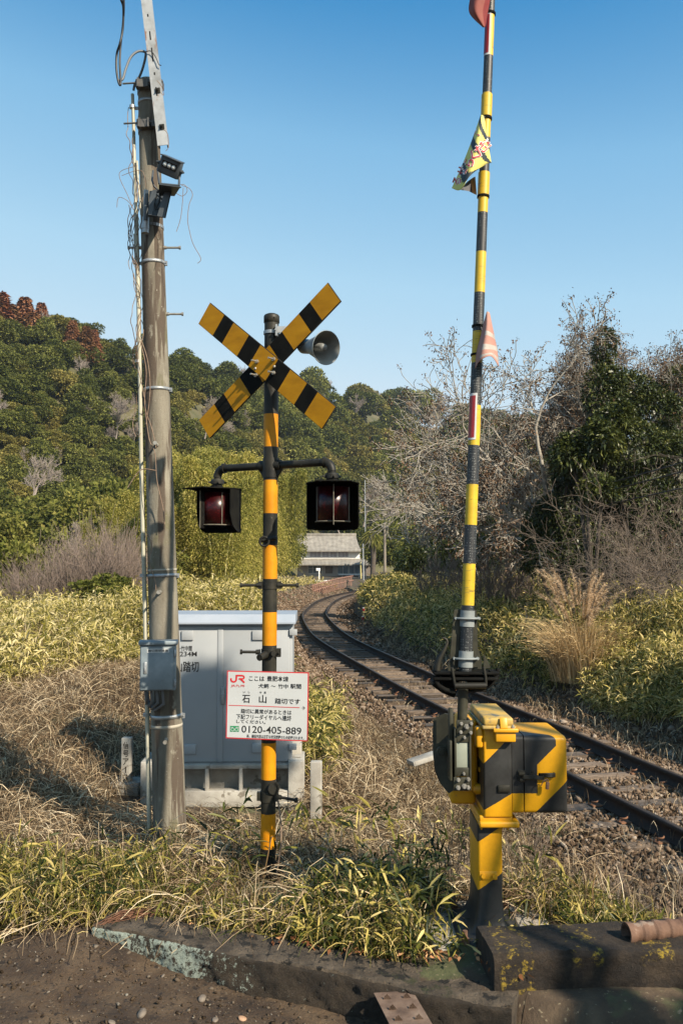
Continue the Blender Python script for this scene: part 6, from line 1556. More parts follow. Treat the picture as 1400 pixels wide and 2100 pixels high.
# seeded trees at the right edge, rising behind the ivy
for sd_, px_, Y_, k1_, lb_ in [(633, 1270, 24, .58, 'leafless tree with seed clusters rising behind the ivy-covered evergreen'), (655, 1375, 23, .55, 'leafless tree with seed clusters in the upper right corner of the trees'), (644, 1180, 25, .42, 'leafless seeded tree between the boom and the ivy-covered evergreen')]:
    q = np.random.default_rng(sd_); out = []; tips = []
    for (ang_, up2, L_, r_) in [(-.9, .8, 2.9, .07), (-.3, 1.0, 3.0, .08), (.25, 1.0, 3.0, .08), (.9, .8, 2.8, .06), (0, .9, 2.6, .06)]:
        grow(out, tips, np.array([0, 0, 3.0]), unit(np.array([ang_, q.uniform(-.4, .4), up2])), L_ * k1_, r_, 5, q, 4, .17, .015, (2, 3), (.35, .9), (.60, .76), .006, .5, .25)
    out.append((np.array([[.2, 0, -1.5], [.1, 0, .4], [.1, 0, 1.9], [0, 0, 3.1]]), np.array([.17, .15, .13, .11])))
    b_ = W(px_, 1150, Y_); bare_thing('seeded_tree', (b_.x, Y_, gz(b_.x, Y_) + 1.0), out, tips, m_bark, lb_, None, .7, 4, sd_, ssz=.075)
# ivy-clad evergreens
def big_evergreen(name, px, py, Y, blobs, n, L, mat, label, seed, wr=.38, trunkh=3, extra=None):
    """blobs given in photo pixels (px, py, radius px, dY)"""
    base = W(px, py, Y); t_ = thing(name, (base.x, Y, gz(base.x, Y)), label, 'tree'); q = np.random.default_rng(seed); B = []
    for b in blobs:
        c = W(b[0], b[1], Y + b[3]); r = b[2] / FPX * (Y + b[3]); sq = b[4] if len(b) > 4 else 1
        B.append((c.x - base.x, b[3], c.z - t_.location.z, r, r, r * sq))
        for _ in range(5):
            d = unit(q.normal(size=3)); rr = r * q.uniform(.3, .5); B.append((c.x - base.x + d[0] * r * .8, b[3] + d[1] * r * .8, c.z - t_.location.z + d[2] * r * .8 * sq, rr, rr, rr))
    P, N = blob_points(B, n, q, .45, -.9)
    D = unit(N * .6 + q.normal(0, .55, N.shape)); l = L * q.uniform(.5, 1.3, n)
    cl = np.sin(P[:, 0] * 3.1) * np.sin(P[:, 2] * 3.7 + 1) * np.sin(P[:, 1] * 2.9) * .5 + .5
    leaf_obj('foliage', P, D, l, l * wr, q, mat, rnd=q.random(n) * .8 + .25 * (cl - .3), bend=.25, parent=t_, long=False)
    tr = []; top = max(b[2] for b in B)
    for k_ in range(4): 
        bb = B[q.integers(len(B))]; tr.append((np.array([[0, 0, -.3], [bb[0] * .2, bb[1] * .2, bb[2] * .4], [bb[0] * .6, bb[1] * .6, bb[2] * .8], [bb[0], bb[1], bb[2]]]), np.array([.05, .045, .035, .02])))
    V, F = np_tubes(tr, 6); np_mesh('trunk', V, F, None, m_barkdk, smooth=True, parent=t_)
    if extra:
        P, N = blob_points(B, extra[0], q, .12, -.5); D = unit(N * .5 + q.normal(0, .5, N.shape) + np.array([0, 0, .3])); l = L * 1.15 * q.uniform(.6, 1.2, extra[0]); leaf_obj('bright_leaves', P * 1.0, D, l, l * .32, q, extra[1], bend=.2, parent=t_)
    return t_
big_evergreen('ivy_covered_tree', 1300, 1180, 20.5, [(1238, 805, 44, 0, 1.3), (1238, 715, 24, .3, 1.9), (1290, 800, 40, .2, 1.0), (1330, 850, 62, .5, .9), (1395, 790, 40, 1.0, 1.0), (1300, 920, 70, -.2, .8), (1390, 930, 60, 0, .8), (1230, 880, 30, 0), (1300, 1010, 80, .4, .8), (1390, 1050, 70, .2, .9), (1320, 1110, 80, .6, .8), (1400, 1150, 70, .6, .8)], 52000, .10, m_dkgreen, 'tall ivy-covered dark evergreen at the right edge', 701, extra=(16000, m_midgreen))
big_evergreen('evergreen_tree', 1140, 1180, 21, [(1190, 970, 62, 0, .8), (1120, 1080, 50, 0, 1.0), (1180, 1060, 75, .3, .9), (1250, 1040, 60, .6), (1100, 1140, 40, -.2), (1180, 1140, 60, 0), (1250, 1130, 60, .2)], 42000, .10, m_dkgreen, 'dense dark glossy-leaved evergreen behind the pampas grass', 702, extra=(7000, m_midgreen))
big_evergreen('evergreen_tree', 1210, 1000, 19.6, [(1170, 935, 48, 0, .7), (1225, 905, 48, -.2, .8), (1260, 860, 42, 0, .8), (1225, 1000, 40, -.4, .7)], 14000, .12, m_midgreen, 'brighter yellow-green evergreen boughs above the dark tree at right', 703)
big_evergreen('evergreen_bush', 1010, 1150, 30, [(1000, 1130, 50, 0, .8), (920, 1140, 42, 2, .8), (1060, 1130, 45, 1, .8), (850, 1150, 36, 6, .7)], 15000, .14, m_midgreen, 'low green bush behind the boom holder at the top of the bank', 704)
big_evergreen('evergreen_tree', 1040, 900, 36, [(1040, 900, 48, 0), (1000, 960, 50, 1), (1080, 960, 60, 0), (1020, 1040, 60, 1), (940, 1080, 50, 2), (1090, 1050, 60, 0)], 16000, .18, m_midgreen, 'green tree seen through the bare branches right of the boom', 705)
# tangled bare bush at the right edge
q = np.random.default_rng(72); out = []; 
for (px, Y, n_, h_) in [(1290, 18.4, 14, 2.4), (1340, 18.2, 16, 2.8), (1390, 17.8, 16, 3.2), (1360, 19.0, 12, 3.4), (1440, 18.2, 14, 3.0)]:
    p = W(px, 1180, Y); bz_ = gz(p.x, Y); 
    o_ = thicket(int(px), h_, n_, 0, 1.5, 3, .012, (2, 4), .0035, wob=.3, trop=-.03)
    t_ = bare_mesh('bare_shrub', o_, m_twigb, n=3); t_.location = (p.x, Y, bz_); tag(t_, {1290: 'tangled leafless shrub right of the pampas grass', 1340: 'tangled leafless shrub below the overhead wires at right', 1390: 'tangled leafless shrub cut by the right edge', 1360: 'tall leafless shrub behind the tangle at the right edge', 1440: 'leafless shrub mostly outside the right edge'}[px], 'shrub')
# pinkish bare thicket low behind bank
for i, (px, Y, s_, lb) in enumerate([(900, 30, .8, 'low leafless thicket left of the boom above the bank'), (1010, 24, .8, 'low brown thicket right of the boom above the bank'), (1060, 26, 1.0, 'low leafless thicket beside the dark evergreen')]):
    p = W(px, 1180, Y); t_ = bare_mesh('bare_shrub', thicket(80 + i, 2.0 * s_, 22, 0, 1.0, 3, .012, (2, 3), .005), m_purple, n=3); t_.location = (p.x, Y, gz(p.x, Y)); tag(t_, lb, 'shrub')

# ---------- pampas grass
q = np.random.default_rng(81); pb = W(1190, 1290, 16.0); pz = gz(pb.x, 16.0) - .05; pam = thing('pampas_grass', (pb.x, 16.0, pz), 'tall straw-coloured pampas grass clump with feathery plumes on the right bank', 'pampas grass')
n = 1500; a = q.uniform(0, 6.28, n); P = np.stack([np.cos(a) * .55 * q.random(n), np.sin(a) * .55 * q.random(n), 0 * a + .0], 1)
m_straw = leafmat('straw_blades', [(0, (.24, .15, .07)), (.5, (.50, .35, .17)), (1, (.70, .54, .31))], trans=.3, vary=0)
H = np.stack([np.cos(a), np.sin(a), 0 * a], 1)
strands('blades', P, H, q.uniform(.12, .85, n), q.uniform(.6, 1.35, n), .006, q, m_straw, 7, droop=.85, parent=pam)
st_ = MB(); PL = []; 
for k_ in range(34):
    a = q.uniform(0, 6.28); f = q.uniform(.05, .75); hh_ = q.uniform(1.35, 2.15); d = np.array([math.cos(a) * f, math.sin(a) * f * .8, 0])
    t = np.linspace(0, 1, 9); c = np.stack([d[0] * t ** 1.6, d[1] * t ** 1.6, hh_ * (t - .05 * t ** 4)], 1); c[-1, :2] += d[:2] * .15; c[-1, 2] -= .03
    st_.tube([Vector(x) + pam.location for x in c], [.004] * 9, 4)
    m_ = 260; tt = .72 + .28 * q.random(m_); i = np.clip((tt * 8).astype(int), 0, 7); b0 = c[i] + (c[i + 1] - c[i]) * (tt * 8 - i)[:, None]
    PL.append(np.concatenate([b0, np.tile(unit(d[:3]), (m_, 1))], 1))
st_.build('stalks', m_straw, pam); PL = np.concatenate(PL); D = PL[:, 3:] * .7 + q.normal(0, .35, (len(PL), 3)) + np.array([0, 0, .55])
leaf_obj('plumes', PL[:, :3], D, .11 * q.uniform(.5, 1.2, len(PL)), np.full(len(PL), .006), q, leafmat('plume', [(0, (.42, .28, .16)), (1, (.74, .58, .40))], trans=.35, vary=0), bend=.3, parent=pam)

# ---------- dwarf bamboo (sasa) on the banks: uncountable
SASA = [(0, (.018, .028, .007)), (.28, (.07, .085, .018)), (.50, (.21, .19, .035)), (.72, (.47, .37, .10)), (1, (.70, .56, .24))]
m_sasa = leafmat('sasa_leaves', SASA, trans=.32, vary=0, big=.22, bigscale=.45, gloss=.015)
m_sasadry = leafmat('sasa_pale', [(0, (.07, .075, .015)), (.32, (.27, .23, .05)), (.66, (.52, .43, .17)), (1, (.74, .62, .34))], trans=.32, vary=0, big=.2, bigscale=.3)
def sasa(name, x, y, h0, h1, k, L, wd, mat, label, bias=0, lng=False, q=rg, low=.12):
    n = len(x); z = ground_z(x, y); nn_ = np.sin(x * 1.9 + y * .7) * np.sin(y * 1.3 - x * .6) * .3 + np.sin(x * .83 + y * 1.9 + 2) * np.sin(x * 4.1 - y * .9) * .25 + .5; h = q.uniform(h0, h1, n) * (.5 + .85 * nn_) 
    hh_ = h * 1.0; P = np.repeat(np.stack([x, y, z], 1), k, 0); Hh = np.repeat(hh_, k) * (low + (1 - low) * q.random(n * k) ** .7)
    a = q.uniform(0, 6.28, n * k); lean = np.repeat(q.normal(0, .16, (n, 2)), k, 0)
    P[:, 0] += lean[:, 0] * Hh + np.cos(a) * .02; P[:, 1] += lean[:, 1] * Hh + np.sin(a) * .02; P[:, 2] += Hh
    el = q.normal(.30, .60, n * k); D = np.stack([np.cos(a) * np.cos(el), np.sin(a) * np.cos(el), np.sin(el)], 1)
    l = L * q.uniform(.55, 1.25, n * k); r_ = np.clip(q.beta(1.0, 1.0, n * k) + bias + .12 * np.repeat(q.normal(0, 1, n), k), 0, 1)
    o = leaf_obj(name, P, D, l, wd * q.uniform(.7, 1.25, n * k), q, mat, rnd=r_, bend=q.uniform(.0, .5, (n * k, 1)), long=lng)
    return tag(o, label, 'dwarf bamboo', kind='stuff')
def scatter(n, y0, y1, fx0, fx1, q=rg, p=1.0):
    y = y0 + (y1 - y0) * q.random(n) ** p; x = fx0(y) + (fx1(y) - fx0(y)) * q.random(n); return x, y
trk = lambda y: np.interp(y, tq, tx)
q = np.random.default_rng(91)
# right bank
x, y = scatter(12500, 8.4, 17, lambda y: trk(y) + 2.0, lambda y: .42 * y + .6, q, .9); k_ = (track_d(x, y) > 1.95 + .25 * np.sin(y * 2.1)); sasa('bank_bamboo_grass', x[k_], y[k_], .3, .72, 8, .16, .020, m_sasa, 'pale yellow-green dwarf bamboo covering the bank right of the track', .15, q=q)
x, y = scatter(11000, 17, 38, lambda y: trk(y) + 1.9, lambda y: .42 * y, q, .95); sasa('bank_bamboo_grass', x, y, .45, .95, 7, .22, .034, m_sasa, 'dwarf bamboo higher up the right bank beyond the boom', .12, q=q)
x, y = scatter(9000, 38, 80, lambda y: trk(y) + 2.3, lambda y: trk(y) + 16, q); sasa('bank_bamboo_grass', x, y, .25, .7, 5, .36, .06, m_sasa, 'distant dwarf bamboo where the track bends right', -.02, q=q)
# left field
def leftok(x, y): return (track_d(x, y) < -np.interp(y, [9, 14, 17.5, 25, 32, 42], [3.1, 3.4, 3.2, 2.8, 2.5, 2.5]) - .25 * np.sin(y * 1.7)) & ~((np.abs(x + 1.15) < .95) & (np.abs(y - 8.3) < .75))
x, y = scatter(14500, 10.5, 20, lambda y: -.42 * y - .5, lambda y: trk(y) - 1.7, q); k_ = leftok(x, y) & ((x > -1.2) | (y > 12.5 + 1.3 * np.sin(x * 1.7))); sasa('field_bamboo_grass', x[k_], y[k_], .15, .72, 7, .18, .023, m_sasadry, 'straw-yellow dwarf bamboo on the mound behind the grey cabinet', .0, q=q)
x, y = scatter(12000, 20, 42, lambda y: -.42 * y, lambda y: trk(y) - 1.8, q); k_ = leftok(x, y); x, y = x[k_], y[k_]; sasa('field_bamboo_grass', x, y, .2, .85, 6, .25, .038, m_sasadry, 'pale dwarf bamboo in the field before the purple thicket', .05, q=q)
x, y = scatter(6000, 42, 85, lambda y: trk(y) - 14, lambda y: trk(y) - 2.8, q); sasa('field_bamboo_grass', x, y, .25, .7, 5, .36, .06, m_sasadry, 'pale dwarf bamboo at the foot of the golden grove', .08, q=q)
# clump just right of the cabinet
x, y = scatter(480, 8.4, 13, lambda y: -.50 + 0 * y, lambda y: -.10 + .02 * (y - 8) + .10 * np.sin(y * 3), q); sasa('verge_bamboo_grass', x, y, .2, .62, 8, .15, .018, m_sasa, 'green and straw dwarf bamboo between the cabinet and the track', .0, q=q)
# near verge, long-leaved
def vok(x, y): return ~((np.abs(x + .44 * y / 5.37) < .15) & (y > 4.8) & (y < 5.5)) & ~((np.abs(x + 1.15) < .82) & (y > 7.3) & (y < 8.7)) & ~((x > .40) & (x < 1.15) & (y < 4.62)) &  (y > kerb_y(np.clip(x, -1.3, .8)) + np.where(x < -1.22, .05, .25)) & ~((np.abs(x - .72) < .2) & (np.abs(y - 4.6) < .24)) & ~((x > .62) & (y < 4.27))
x, y = scatter(330, 3.95, 5.2, lambda y: -.2 + 0 * y, lambda y: .60 + 0 * y, q, 1.0); k_ = vok(x, y); sasa('verge_bamboo_grass', x[k_], y[k_], .10, .36, 7, .13, .013, m_sasa, 'dwarf bamboo between the kerb and the gate machine', -.04, True, q, .1)
x, y = scatter(60, 3.95, 4.45, lambda y: .42 + 0 * y, lambda y: 1.2 + 0 * y, q, 1.0); k_ = (y > kerb_y(np.minimum(x, .8)) + .27) & ~((x > .62) & (y < 4.27)); sasa('verge_bamboo_grass', x[k_], y[k_], .03, .09, 6, .10, .011, m_sasa, 'short dwarf bamboo at the foot of the gate machine', .0, True, q, .1)
x, y = scatter(170, 4.2, 5.3, lambda y: -1.3 + 0 * y, lambda y: -.1 + 0 * y, q, 1.2); k_ = vok(x, y); sasa('verge_bamboo_grass', x[k_], y[k_], .05, .18, 7, .12, .010, m_sasa, 'short dwarf bamboo behind the lichened kerb', -.02, True, q)
x, y = scatter(230, 4.5, 5.8, lambda y: -.42 * y - .1, lambda y: -1.1 + 0 * y, q, 1.0); k_ = vok(x, y); sasa('verge_bamboo_grass', x[k_], y[k_], .08, .30, 8, .14, .012, m_sasa, 'grass and dwarf bamboo at the lower left beside the dirt', -.12, True, q)
x, y = scatter(330, 4.28, 5.2, lambda y: .8 + 0 * y, lambda y: .42 * y + .2, q, 1.5); k_ = vok(x, y); sasa('verge_bamboo_grass', x[k_], y[k_], .04, .15, 6, .12, .012, m_sasa, 'dwarf bamboo behind the painted concrete block', -.05, True, q)
# individual taller sprays in the dry grass
x, y = scatter(70, 5.2, 7.0, lambda y: -.9 + 0 * y, lambda y: 1.5 + 0 * y, q); sasa('verge_bamboo_grass', x, y, .15, .42, 8, .17, .018, m_sasa, 'scattered dwarf bamboo shoots in the dry grass', -.12, True, q)

# ---------- dry grass and dead stems: uncountable
m_dry = leafmat('dry_grass_blades', [(0, (.03, .018, .011)), (.28, (.15, .10, .058)), (.55, (.36, .265, .16)), (.82, (.60, .48, .31)), (1, (.78, .66, .47))], trans=.2, vary=0, big=.15, bigscale=.9)
def dry(n, y0, y1, f0, f1, Lr, Zr, wd, label, p=1.0, cond=None, up=False):
    x, y = scatter(n, y0, y1, f0, f1, q, p)
    k_ = vok(x, y) & ~((np.abs(x + 1.15) < .72) & (np.abs(y - 8.3) < .5))
    if cond is not None: k_ &= cond(x, y)
    x, y = x[k_], y[k_]; n = len(x); z = ground_z(x, y); a = q.uniform(0, 6.28, n)
    P = np.stack([x, y, z + q.random(n) * (.10 if not up else .0)], 1); H = np.stack([np.cos(a), np.sin(a), 0 * a], 1)
    o = strands('dry_grass', P, H, q.uniform(*Lr, n), q.uniform(*Zr, n), wd, q, m_dry, 4, rnd=q.beta(1.1, 1.5, n), droop=.25 if up else .0); return tag(o, label, 'dry grass', kind='stuff')
nottrack = lambda x, y: np.abs(track_d(x, y)) > 1.75
dry(19000, 4.6, 8.0, lambda y: -.42 * y - .2, lambda y: 1.15 + .0 * y, (.12, .45), (.01, .10), .0028, 'matted brown dry grass around the post feet', 1.0, nottrack)
dry(24000, 7.5, 13.5, lambda y: -.42 * y - .2, lambda y: trk(y) - 1.9, (.15, .55), (.02, .20), .0032, 'matted dry grass left of the utility pole and round the cabinet', 1.0, nottrack)
dry(1500, 4.2, 6.6, lambda y: -.42 * y - .2, lambda y: .42 * y, (.08, .35), (.08, .36), .0022, 'upright dry grass stems on the near verge', 1.0, lambda x, y: nottrack(x, y) | (y < 5.5), True)
dry(4600, 6, 20, lambda y: trk(y) - 1.7, lambda y: trk(y) + 2.3, (.05, .22), (.06, .24), .0030, 'sparse dry weeds among the ballast', 1.3, lambda x, y: (np.sin(x * 5 + y * 2) * np.sin(y * 3.1) > .0), True)
dry(9000, 5.0, 9.5, lambda y: .5 + 0 * y, lambda y: trk(y) - .9, (.1, .4), (.01, .12), .0026, 'dead grass thinning out over the ballast', 1.0, lambda x, y: (track_d(x, y) < -1.1) & ((x < 1.15) | (q.random(len(x)) < .22)))
dry(7000, 13, 24, lambda y: -.42 * y, lambda y: trk(y) - 2.0, (.3, .8), (.1, .5), .007, 'dry brown grass in the field at left', 1.0, lambda x, y: x < -.30 * y)
dry(3000, 9, 30, lambda y: trk(y) + 1.5, lambda y: trk(y) + 2.3, (.1, .3), (.03, .2), .005, 'dry grass edging the ballast at the right', 1.0)
# living grass blades on the near verge
m_green = leafmat('verge_grass_blades', [(0, (.018, .026, .007)), (.3, (.06, .075, .018)), (.5, (.17, .155, .03)), (.72, (.40, .30, .09)), (1, (.62, .50, .22))], trans=.3, vary=0, big=.2, bigscale=1.4)
for (n_, y0_, y1_, f0_, f1_, Lr_, Zr_, lb_) in [(3000, 4.3, 5.6, lambda y: -.42 * y - .2, lambda y: -1.0 + 0 * y, (.06, .26), (.10, .28), 'mixed green and straw grass at the lower left'), (4200, 4.1, 5.3, lambda y: -1.2 + 0 * y, lambda y: .62 + 0 * y, (.05, .22), (.06, .20), 'short mixed grass behind the kerb'), (1500, 4.25, 5.4, lambda y: .8 + 0 * y, lambda y: .42 * y + .2, (.05, .2), (.06, .2), 'short mixed grass behind the painted block')]:
    x, y = scatter(n_, y0_, y1_, f0_, f1_, q, 1.0); k_ = vok(x, y); x, y = x[k_], y[k_]; n = len(x); a = q.uniform(0, 6.28, n)
    o = strands('verge_grass', np.stack([x, y, ground_z(x, y)], 1), np.stack([np.cos(a), np.sin(a), 0 * a], 1), q.uniform(*Lr_, n), q.uniform(*Zr_, n), .0032, q, m_green, 5, droop=.6); tag(o, lb_, 'grass', kind='stuff')
# fallen leaves along the kerb
n = 240; x = q.uniform(-.9, .8, n); y = kerb_y(x) + q.uniform(.18, .42, n); P = np.stack([x, y, ground_z(x, y) + .03 + .04 * (y < kerb_y(x) + .27)], 1); D = q.normal(size=(n, 3)) * np.array([1, 1, .35])
tag(leaf_obj('fallen_leaves', P, D, q.uniform(.02, .05, n), q.uniform(.01, .022, n), q, leafmat('brown_leaf', [(0, (.10, .04, .02)), (.5, (.25, .11, .05)), (1, (.5, .28, .14))], trans=.15, vary=0), bend=.2), 'brown fallen leaves along the top of the kerb', 'fallen leaves', kind='stuff')
# bundle of reddish roots over the kerb's end
mb = MB(); q2 = random.Random(4)
for k_ in range(70):
    a = W(205 + q2.uniform(-15, 15), 1905 + q2.uniform(-8, 16), 4.55); b_ = W(300 + q2.uniform(-20, 30), 1868 + q2.uniform(-10, 14), 4.66 + q2.uniform(0, .12)); c_2 = (a + b_) / 2 + Vector((0, q2.uniform(-.02, .02), q2.uniform(.0, .035)))
    mb.tube([a, (a + c_2) / 2 + Vector((0, 0, .01)), c_2, b_], [.001, .0018, .0018, .0012], 4)
tag(mb.build('root_bundle', surf('red_brown_root', [(.08, .035, .018), (.19, .09, .05)], scale=20, rough=.9, bump=0)), 'bundle of reddish dead stems lying over the left end of the kerb', 'dead stems')
# ---------- dead vines on the utility pole
mb = MB(); q2 = random.Random(12)
for k_ in range(11):
    y0_, y1_ = q2.choice([(220, 560), (300, 760), (420, 900), (560, 760), (340, 500), (440, 560)]); pts = []; ph = q2.uniform(0, 6); off = q2.uniform(-10, 8)
    for py in np.arange(y0_, y1_, 14): pts.append(W(np.interp(py, [193, 1744], [270, 307]) + off + 8 * math.sin(py * .03 + ph) + q2.uniform(-3.5, 3.5), py, 6.53 + .06 * math.sin(py * .05 + ph)))
    mb.tube(spline(pts, len(pts) * 4), .0028, 4)
for pts in [[(298, 840), (306, 900), (318, 930), (322, 985), (334, 1040), (338, 1075)], [(300, 1090), (312, 1120), (306, 1150), (318, 1190), (320, 1210)], [(288, 700), (300, 760), (297, 830), (312, 880), (320, 918)], [(289, 695), (303, 740), (308, 800), (300, 870)], [(262, 1000), (282, 970), (296, 962), (320, 965)]]:
    mb.tube(spline([W(a, b_, 6.42) for a, b_ in pts], 30), .0034, 4)
for pts in [[(372, 380), (388, 386), (395, 400), (388, 420), (385, 450), (388, 470), (396, 500), (412, 530), (405, 540)], [(360, 395), (374, 402), (384, 392), (380, 380), (370, 378)], [(376, 385), (374, 420), (370, 450), (362, 475)], [(322, 165), (332, 178), (336, 195), (330, 190)], [(335, 265), (344, 275), (346, 300), (340, 310)], [(282, 340), (250, 350), (246, 365), (262, 400), (274, 430)], [(250, 360), (290, 350), (300, 385)], [(240, 425), (244, 405), (262, 412), (275, 430)]]:
    mb.tube(spline([W(a, b_, 6.3) for a, b_ in pts], 40), .0022, 4)
tag(mb.build('dead_vine', m_vine), 'thin dead vine tangled round the conduit and top of the utility pole', 'vine')

# ---------- trees outside the frame on the right that shade the foreground
def shade_tree(loc, r, h, n, seed, lb):
    o = crown('roadside_tree', seed, 1, 1.6, 20, n, .16, m_ever); o.location = loc; o.scale = (r, r, h); tag(o, lb, 'tree'); return o

# one spreading roadside tree, outside the frame to the right and behind; its boughs shade the road edge, the block and part of the cabinet
rt = thing('roadside_tree', (6.6, -3.2, gz(6.6, -3.2)), 'spreading roadside tree behind the camera on the right that shades the kerb', 'tree')
q = np.random.default_rng(55); B = []
def bough(gx, gy, gz_, t, r, dens=1.0):
    p = Vector((gx, gy, gz_)) + sdir * t - rt.location
    for _ in range(max(1, int(5 * dens))):
        d = unit(q.normal(size=3)) * r * .6; B.append((p.x + d[0], p.y + d[1], p.z + d[2], r * .55, r * .55, r * .5))
for (gx_, gy_, gz_, t, r, dn) in [(-1.7, 3.6, .36, 9, .30, .3), (.25, 3.5, .36, 7.5, .30, .5), (.75, 3.2, .36, 7, .45, .7), (1.35, 3.55, .45, 7.2, .30, .5), (1.75, 3.3, .36, 7, .5, .8), (2.3, 5.2, .0, 8, .5, .7), (1.8, 5.45, 0, 8.3, .35, .5),
      (-.95, 7.7, 1.3, 14, .42, .6), (-1.35, 7.7, .7, 14.5, .40, .5), (-.65, 7.7, .8, 13.5, .36, .5), (-1.2, 7.7, 1.4, 15, .3, .4)]: bough(gx_, gy_, gz_, t, r, dn)
P, N = blob_points(B, 26000, q, .6, -1); D = q.normal(size=P.shape)
leaf_obj('foliage', P, D, .09 * q.uniform(.6, 1.3, len(P)), .04 * q.uniform(.7, 1.2, len(P)), q, m_ever, parent=rt)
tr = [(np.array([[0, 0, -.2], [-.2, .2, 1.6], [-.3, .6, 3.2]]), np.array([.24, .19, .14]))]
for i in range(0, len(B), 4): tr.append((np.array([[-.3, .6, 3.2], [B[i][0] * .5 - .1, B[i][1] * .5 + .2, B[i][2] * .5 + 1.9], B[i][:3]]), np.array([.07, .05, .02])))
V, F = np_tubes(tr, 6); np_mesh('trunk', V, F, None, m_barkdk, smooth=True, parent=rt)

# single dead stems and dry weeds one can point at
for i, (pts, lb) in enumerate([([(1222, 1900, 4.7), (1218, 1860, 4.7), (1214, 1820, 4.72), (1222, 1785, 4.74)], 'tall pale curved dead stem behind the painted block'), ([(1215, 1890, 4.9), (1205, 1850, 4.9), (1182, 1815, 4.92), (1160, 1802, 4.95)], 'pale dead stem arching left behind the painted block'), ([(1262, 1885, 4.8), (1255, 1865, 4.8), (1238, 1852, 4.82)], 'short pale dead stem nearest the rusty pipe'),
      ([(566, 1800, 5.25), (575, 1740, 5.25), (576, 1690, 5.26), (570, 1640, 5.28)], 'brown dead stem standing against the right side of the striped post'), ([(540, 1800, 5.2), (548, 1760, 5.2), (556, 1720, 5.22), (560, 1716, 5.22)], 'thin pale grass stalk crossing the foot of the striped post')]):
    mb = MB(); P_ = spline([W(*p) for p in pts], 12); P_ = [P_[0] - uz * .12] + P_; mb.tube(P_, [.0036 if i != 3 else .005] * 13, 5); tag(mb.build('dead_grass_stalk', m_straw if i != 3 else m_vine), lb, 'dead stem')
for i, (px, py, Y, h_, lb) in enumerate([(1085, 1720, 5.6, .55, 'dark dry weed under the right side of the gate machine'), (925, 1720, 5.1, .55, 'dark dry weed left of the gate machine'), (1330, 1800, 5.9, .45, 'dry weed in the gravel at the right'), (1240, 1780, 6.2, .35, 'small dry weed in the gravel right of the gate machine'), (955, 1490, 9.5, .4, 'dry weed between the rails behind the gate machine')]):
    p = W(px, py, Y); t_ = bare_mesh('dry_weed', thicket(900 + i, h_, 7, 0, .35, 2, .0035, (2, 4), .0014, .12), m_twigb, n=3); t_.location = (p.x, Y, gz(p.x, Y)); tag(t_, lb, 'weed')
# ============================================================ HOUSE AND FAR THINGS
m_tile, t, b = nmat('grey_roof_tiles')
tc = t.nodes.new('ShaderNodeTexCoord'); wv = t.nodes.new('ShaderNodeTexWave'); wv.bands_direction = 'X'; wv.inputs['Scale'].default_value = 1.5; wv.inputs['Distortion'].default_value = 0; t.links.new(tc.outputs['Object'], wv.inputs[0])
n1 = noise(t, 1.2, 6); r1 = ramp(t, [(.3, (.20, .18, .155)), (.7, (.36, .33, .28))]); t.links.new(n1.outputs[0], r1.inputs[0])
r2 = ramp(t, [(.10, (.6, .6, .6)), (.5, (1, 1, 1))]); t.links.new(wv.outputs[0], r2.inputs[0])
mx = t.nodes.new('ShaderNodeMix'); mx.data_type = 'RGBA'; mx.blend_type = 'MULTIPLY'; mx.inputs[0].default_value = 1; t.links.new(r1.outputs[0], mx.inputs[6]); t.links.new(r2.outputs[0], mx.inputs[7]); t.links.new(mx.outputs[2], b.inputs['Base Color']); b.inputs['Roughness'].default_value = .8
bmp = t.nodes.new('ShaderNodeBump'); bmp.inputs['Strength'].default_value = 1; bmp.inputs['Distance'].default_value = .03; t.links.new(wv.outputs[0], bmp.inputs['Height']); t.links.new(bmp.outputs[0], b.inputs['Normal'])
m_plaster = surf('white_plaster', [(.74, .73, .7), (.82, .81, .79)], scale=.5, rough=.9, bump=0)
m_woodw = surf('dark_wood_wall', [(.12, .10, .085), (.22, .18, .15)], scale=1, rough=.9, bump=0)
m_win = surf('window_glass', [(.10, .14, .18), (.16, .21, .26)], scale=.8, rough=.1, bump=0)
m_curt = surf('curtained_glass', [(.26, .24, .27), (.40, .37, .39)], scale=.6, rough=.4, bump=0)
m_frame = surf('window_frame', [(.62, .62, .60)], rough=.6, bump=0)
YH = 140.0
def H_(px, py, y=YH): return W(px, py, y)
hz0 = H_(690, 1186).z
house = thing('house', (H_(685, 1186).x, YH, hz0), 'two-storey white house with grey tiled roofs at the end of the track', 'house')
xl, xr = H_(610, 1150).x, H_(738, 1150).x; x1r = H_(738, 1150).x
mb = MB(); z0, z1 = hz0 + .3, H_(690, 1157).z; mb.box(((xl + xr) / 2, YH + 4, (z0 + z1) / 2), (xr - xl, 8, z1 - z0)); mb.build('ground_floor_wall', surf('grey_wall', [(.40, .38, .35), (.50, .47, .43)], scale=1, rough=.9, bump=0), house)
mb = MB(); z0, z1 = H_(690, 1150).z, H_(690, 1128).z; mb.box(((xl + xr) / 2, YH + 4.4, (z0 + z1) / 2), (xr - xl, 7, z1 - z0)); mb.build('upper_wall', m_plaster, house)
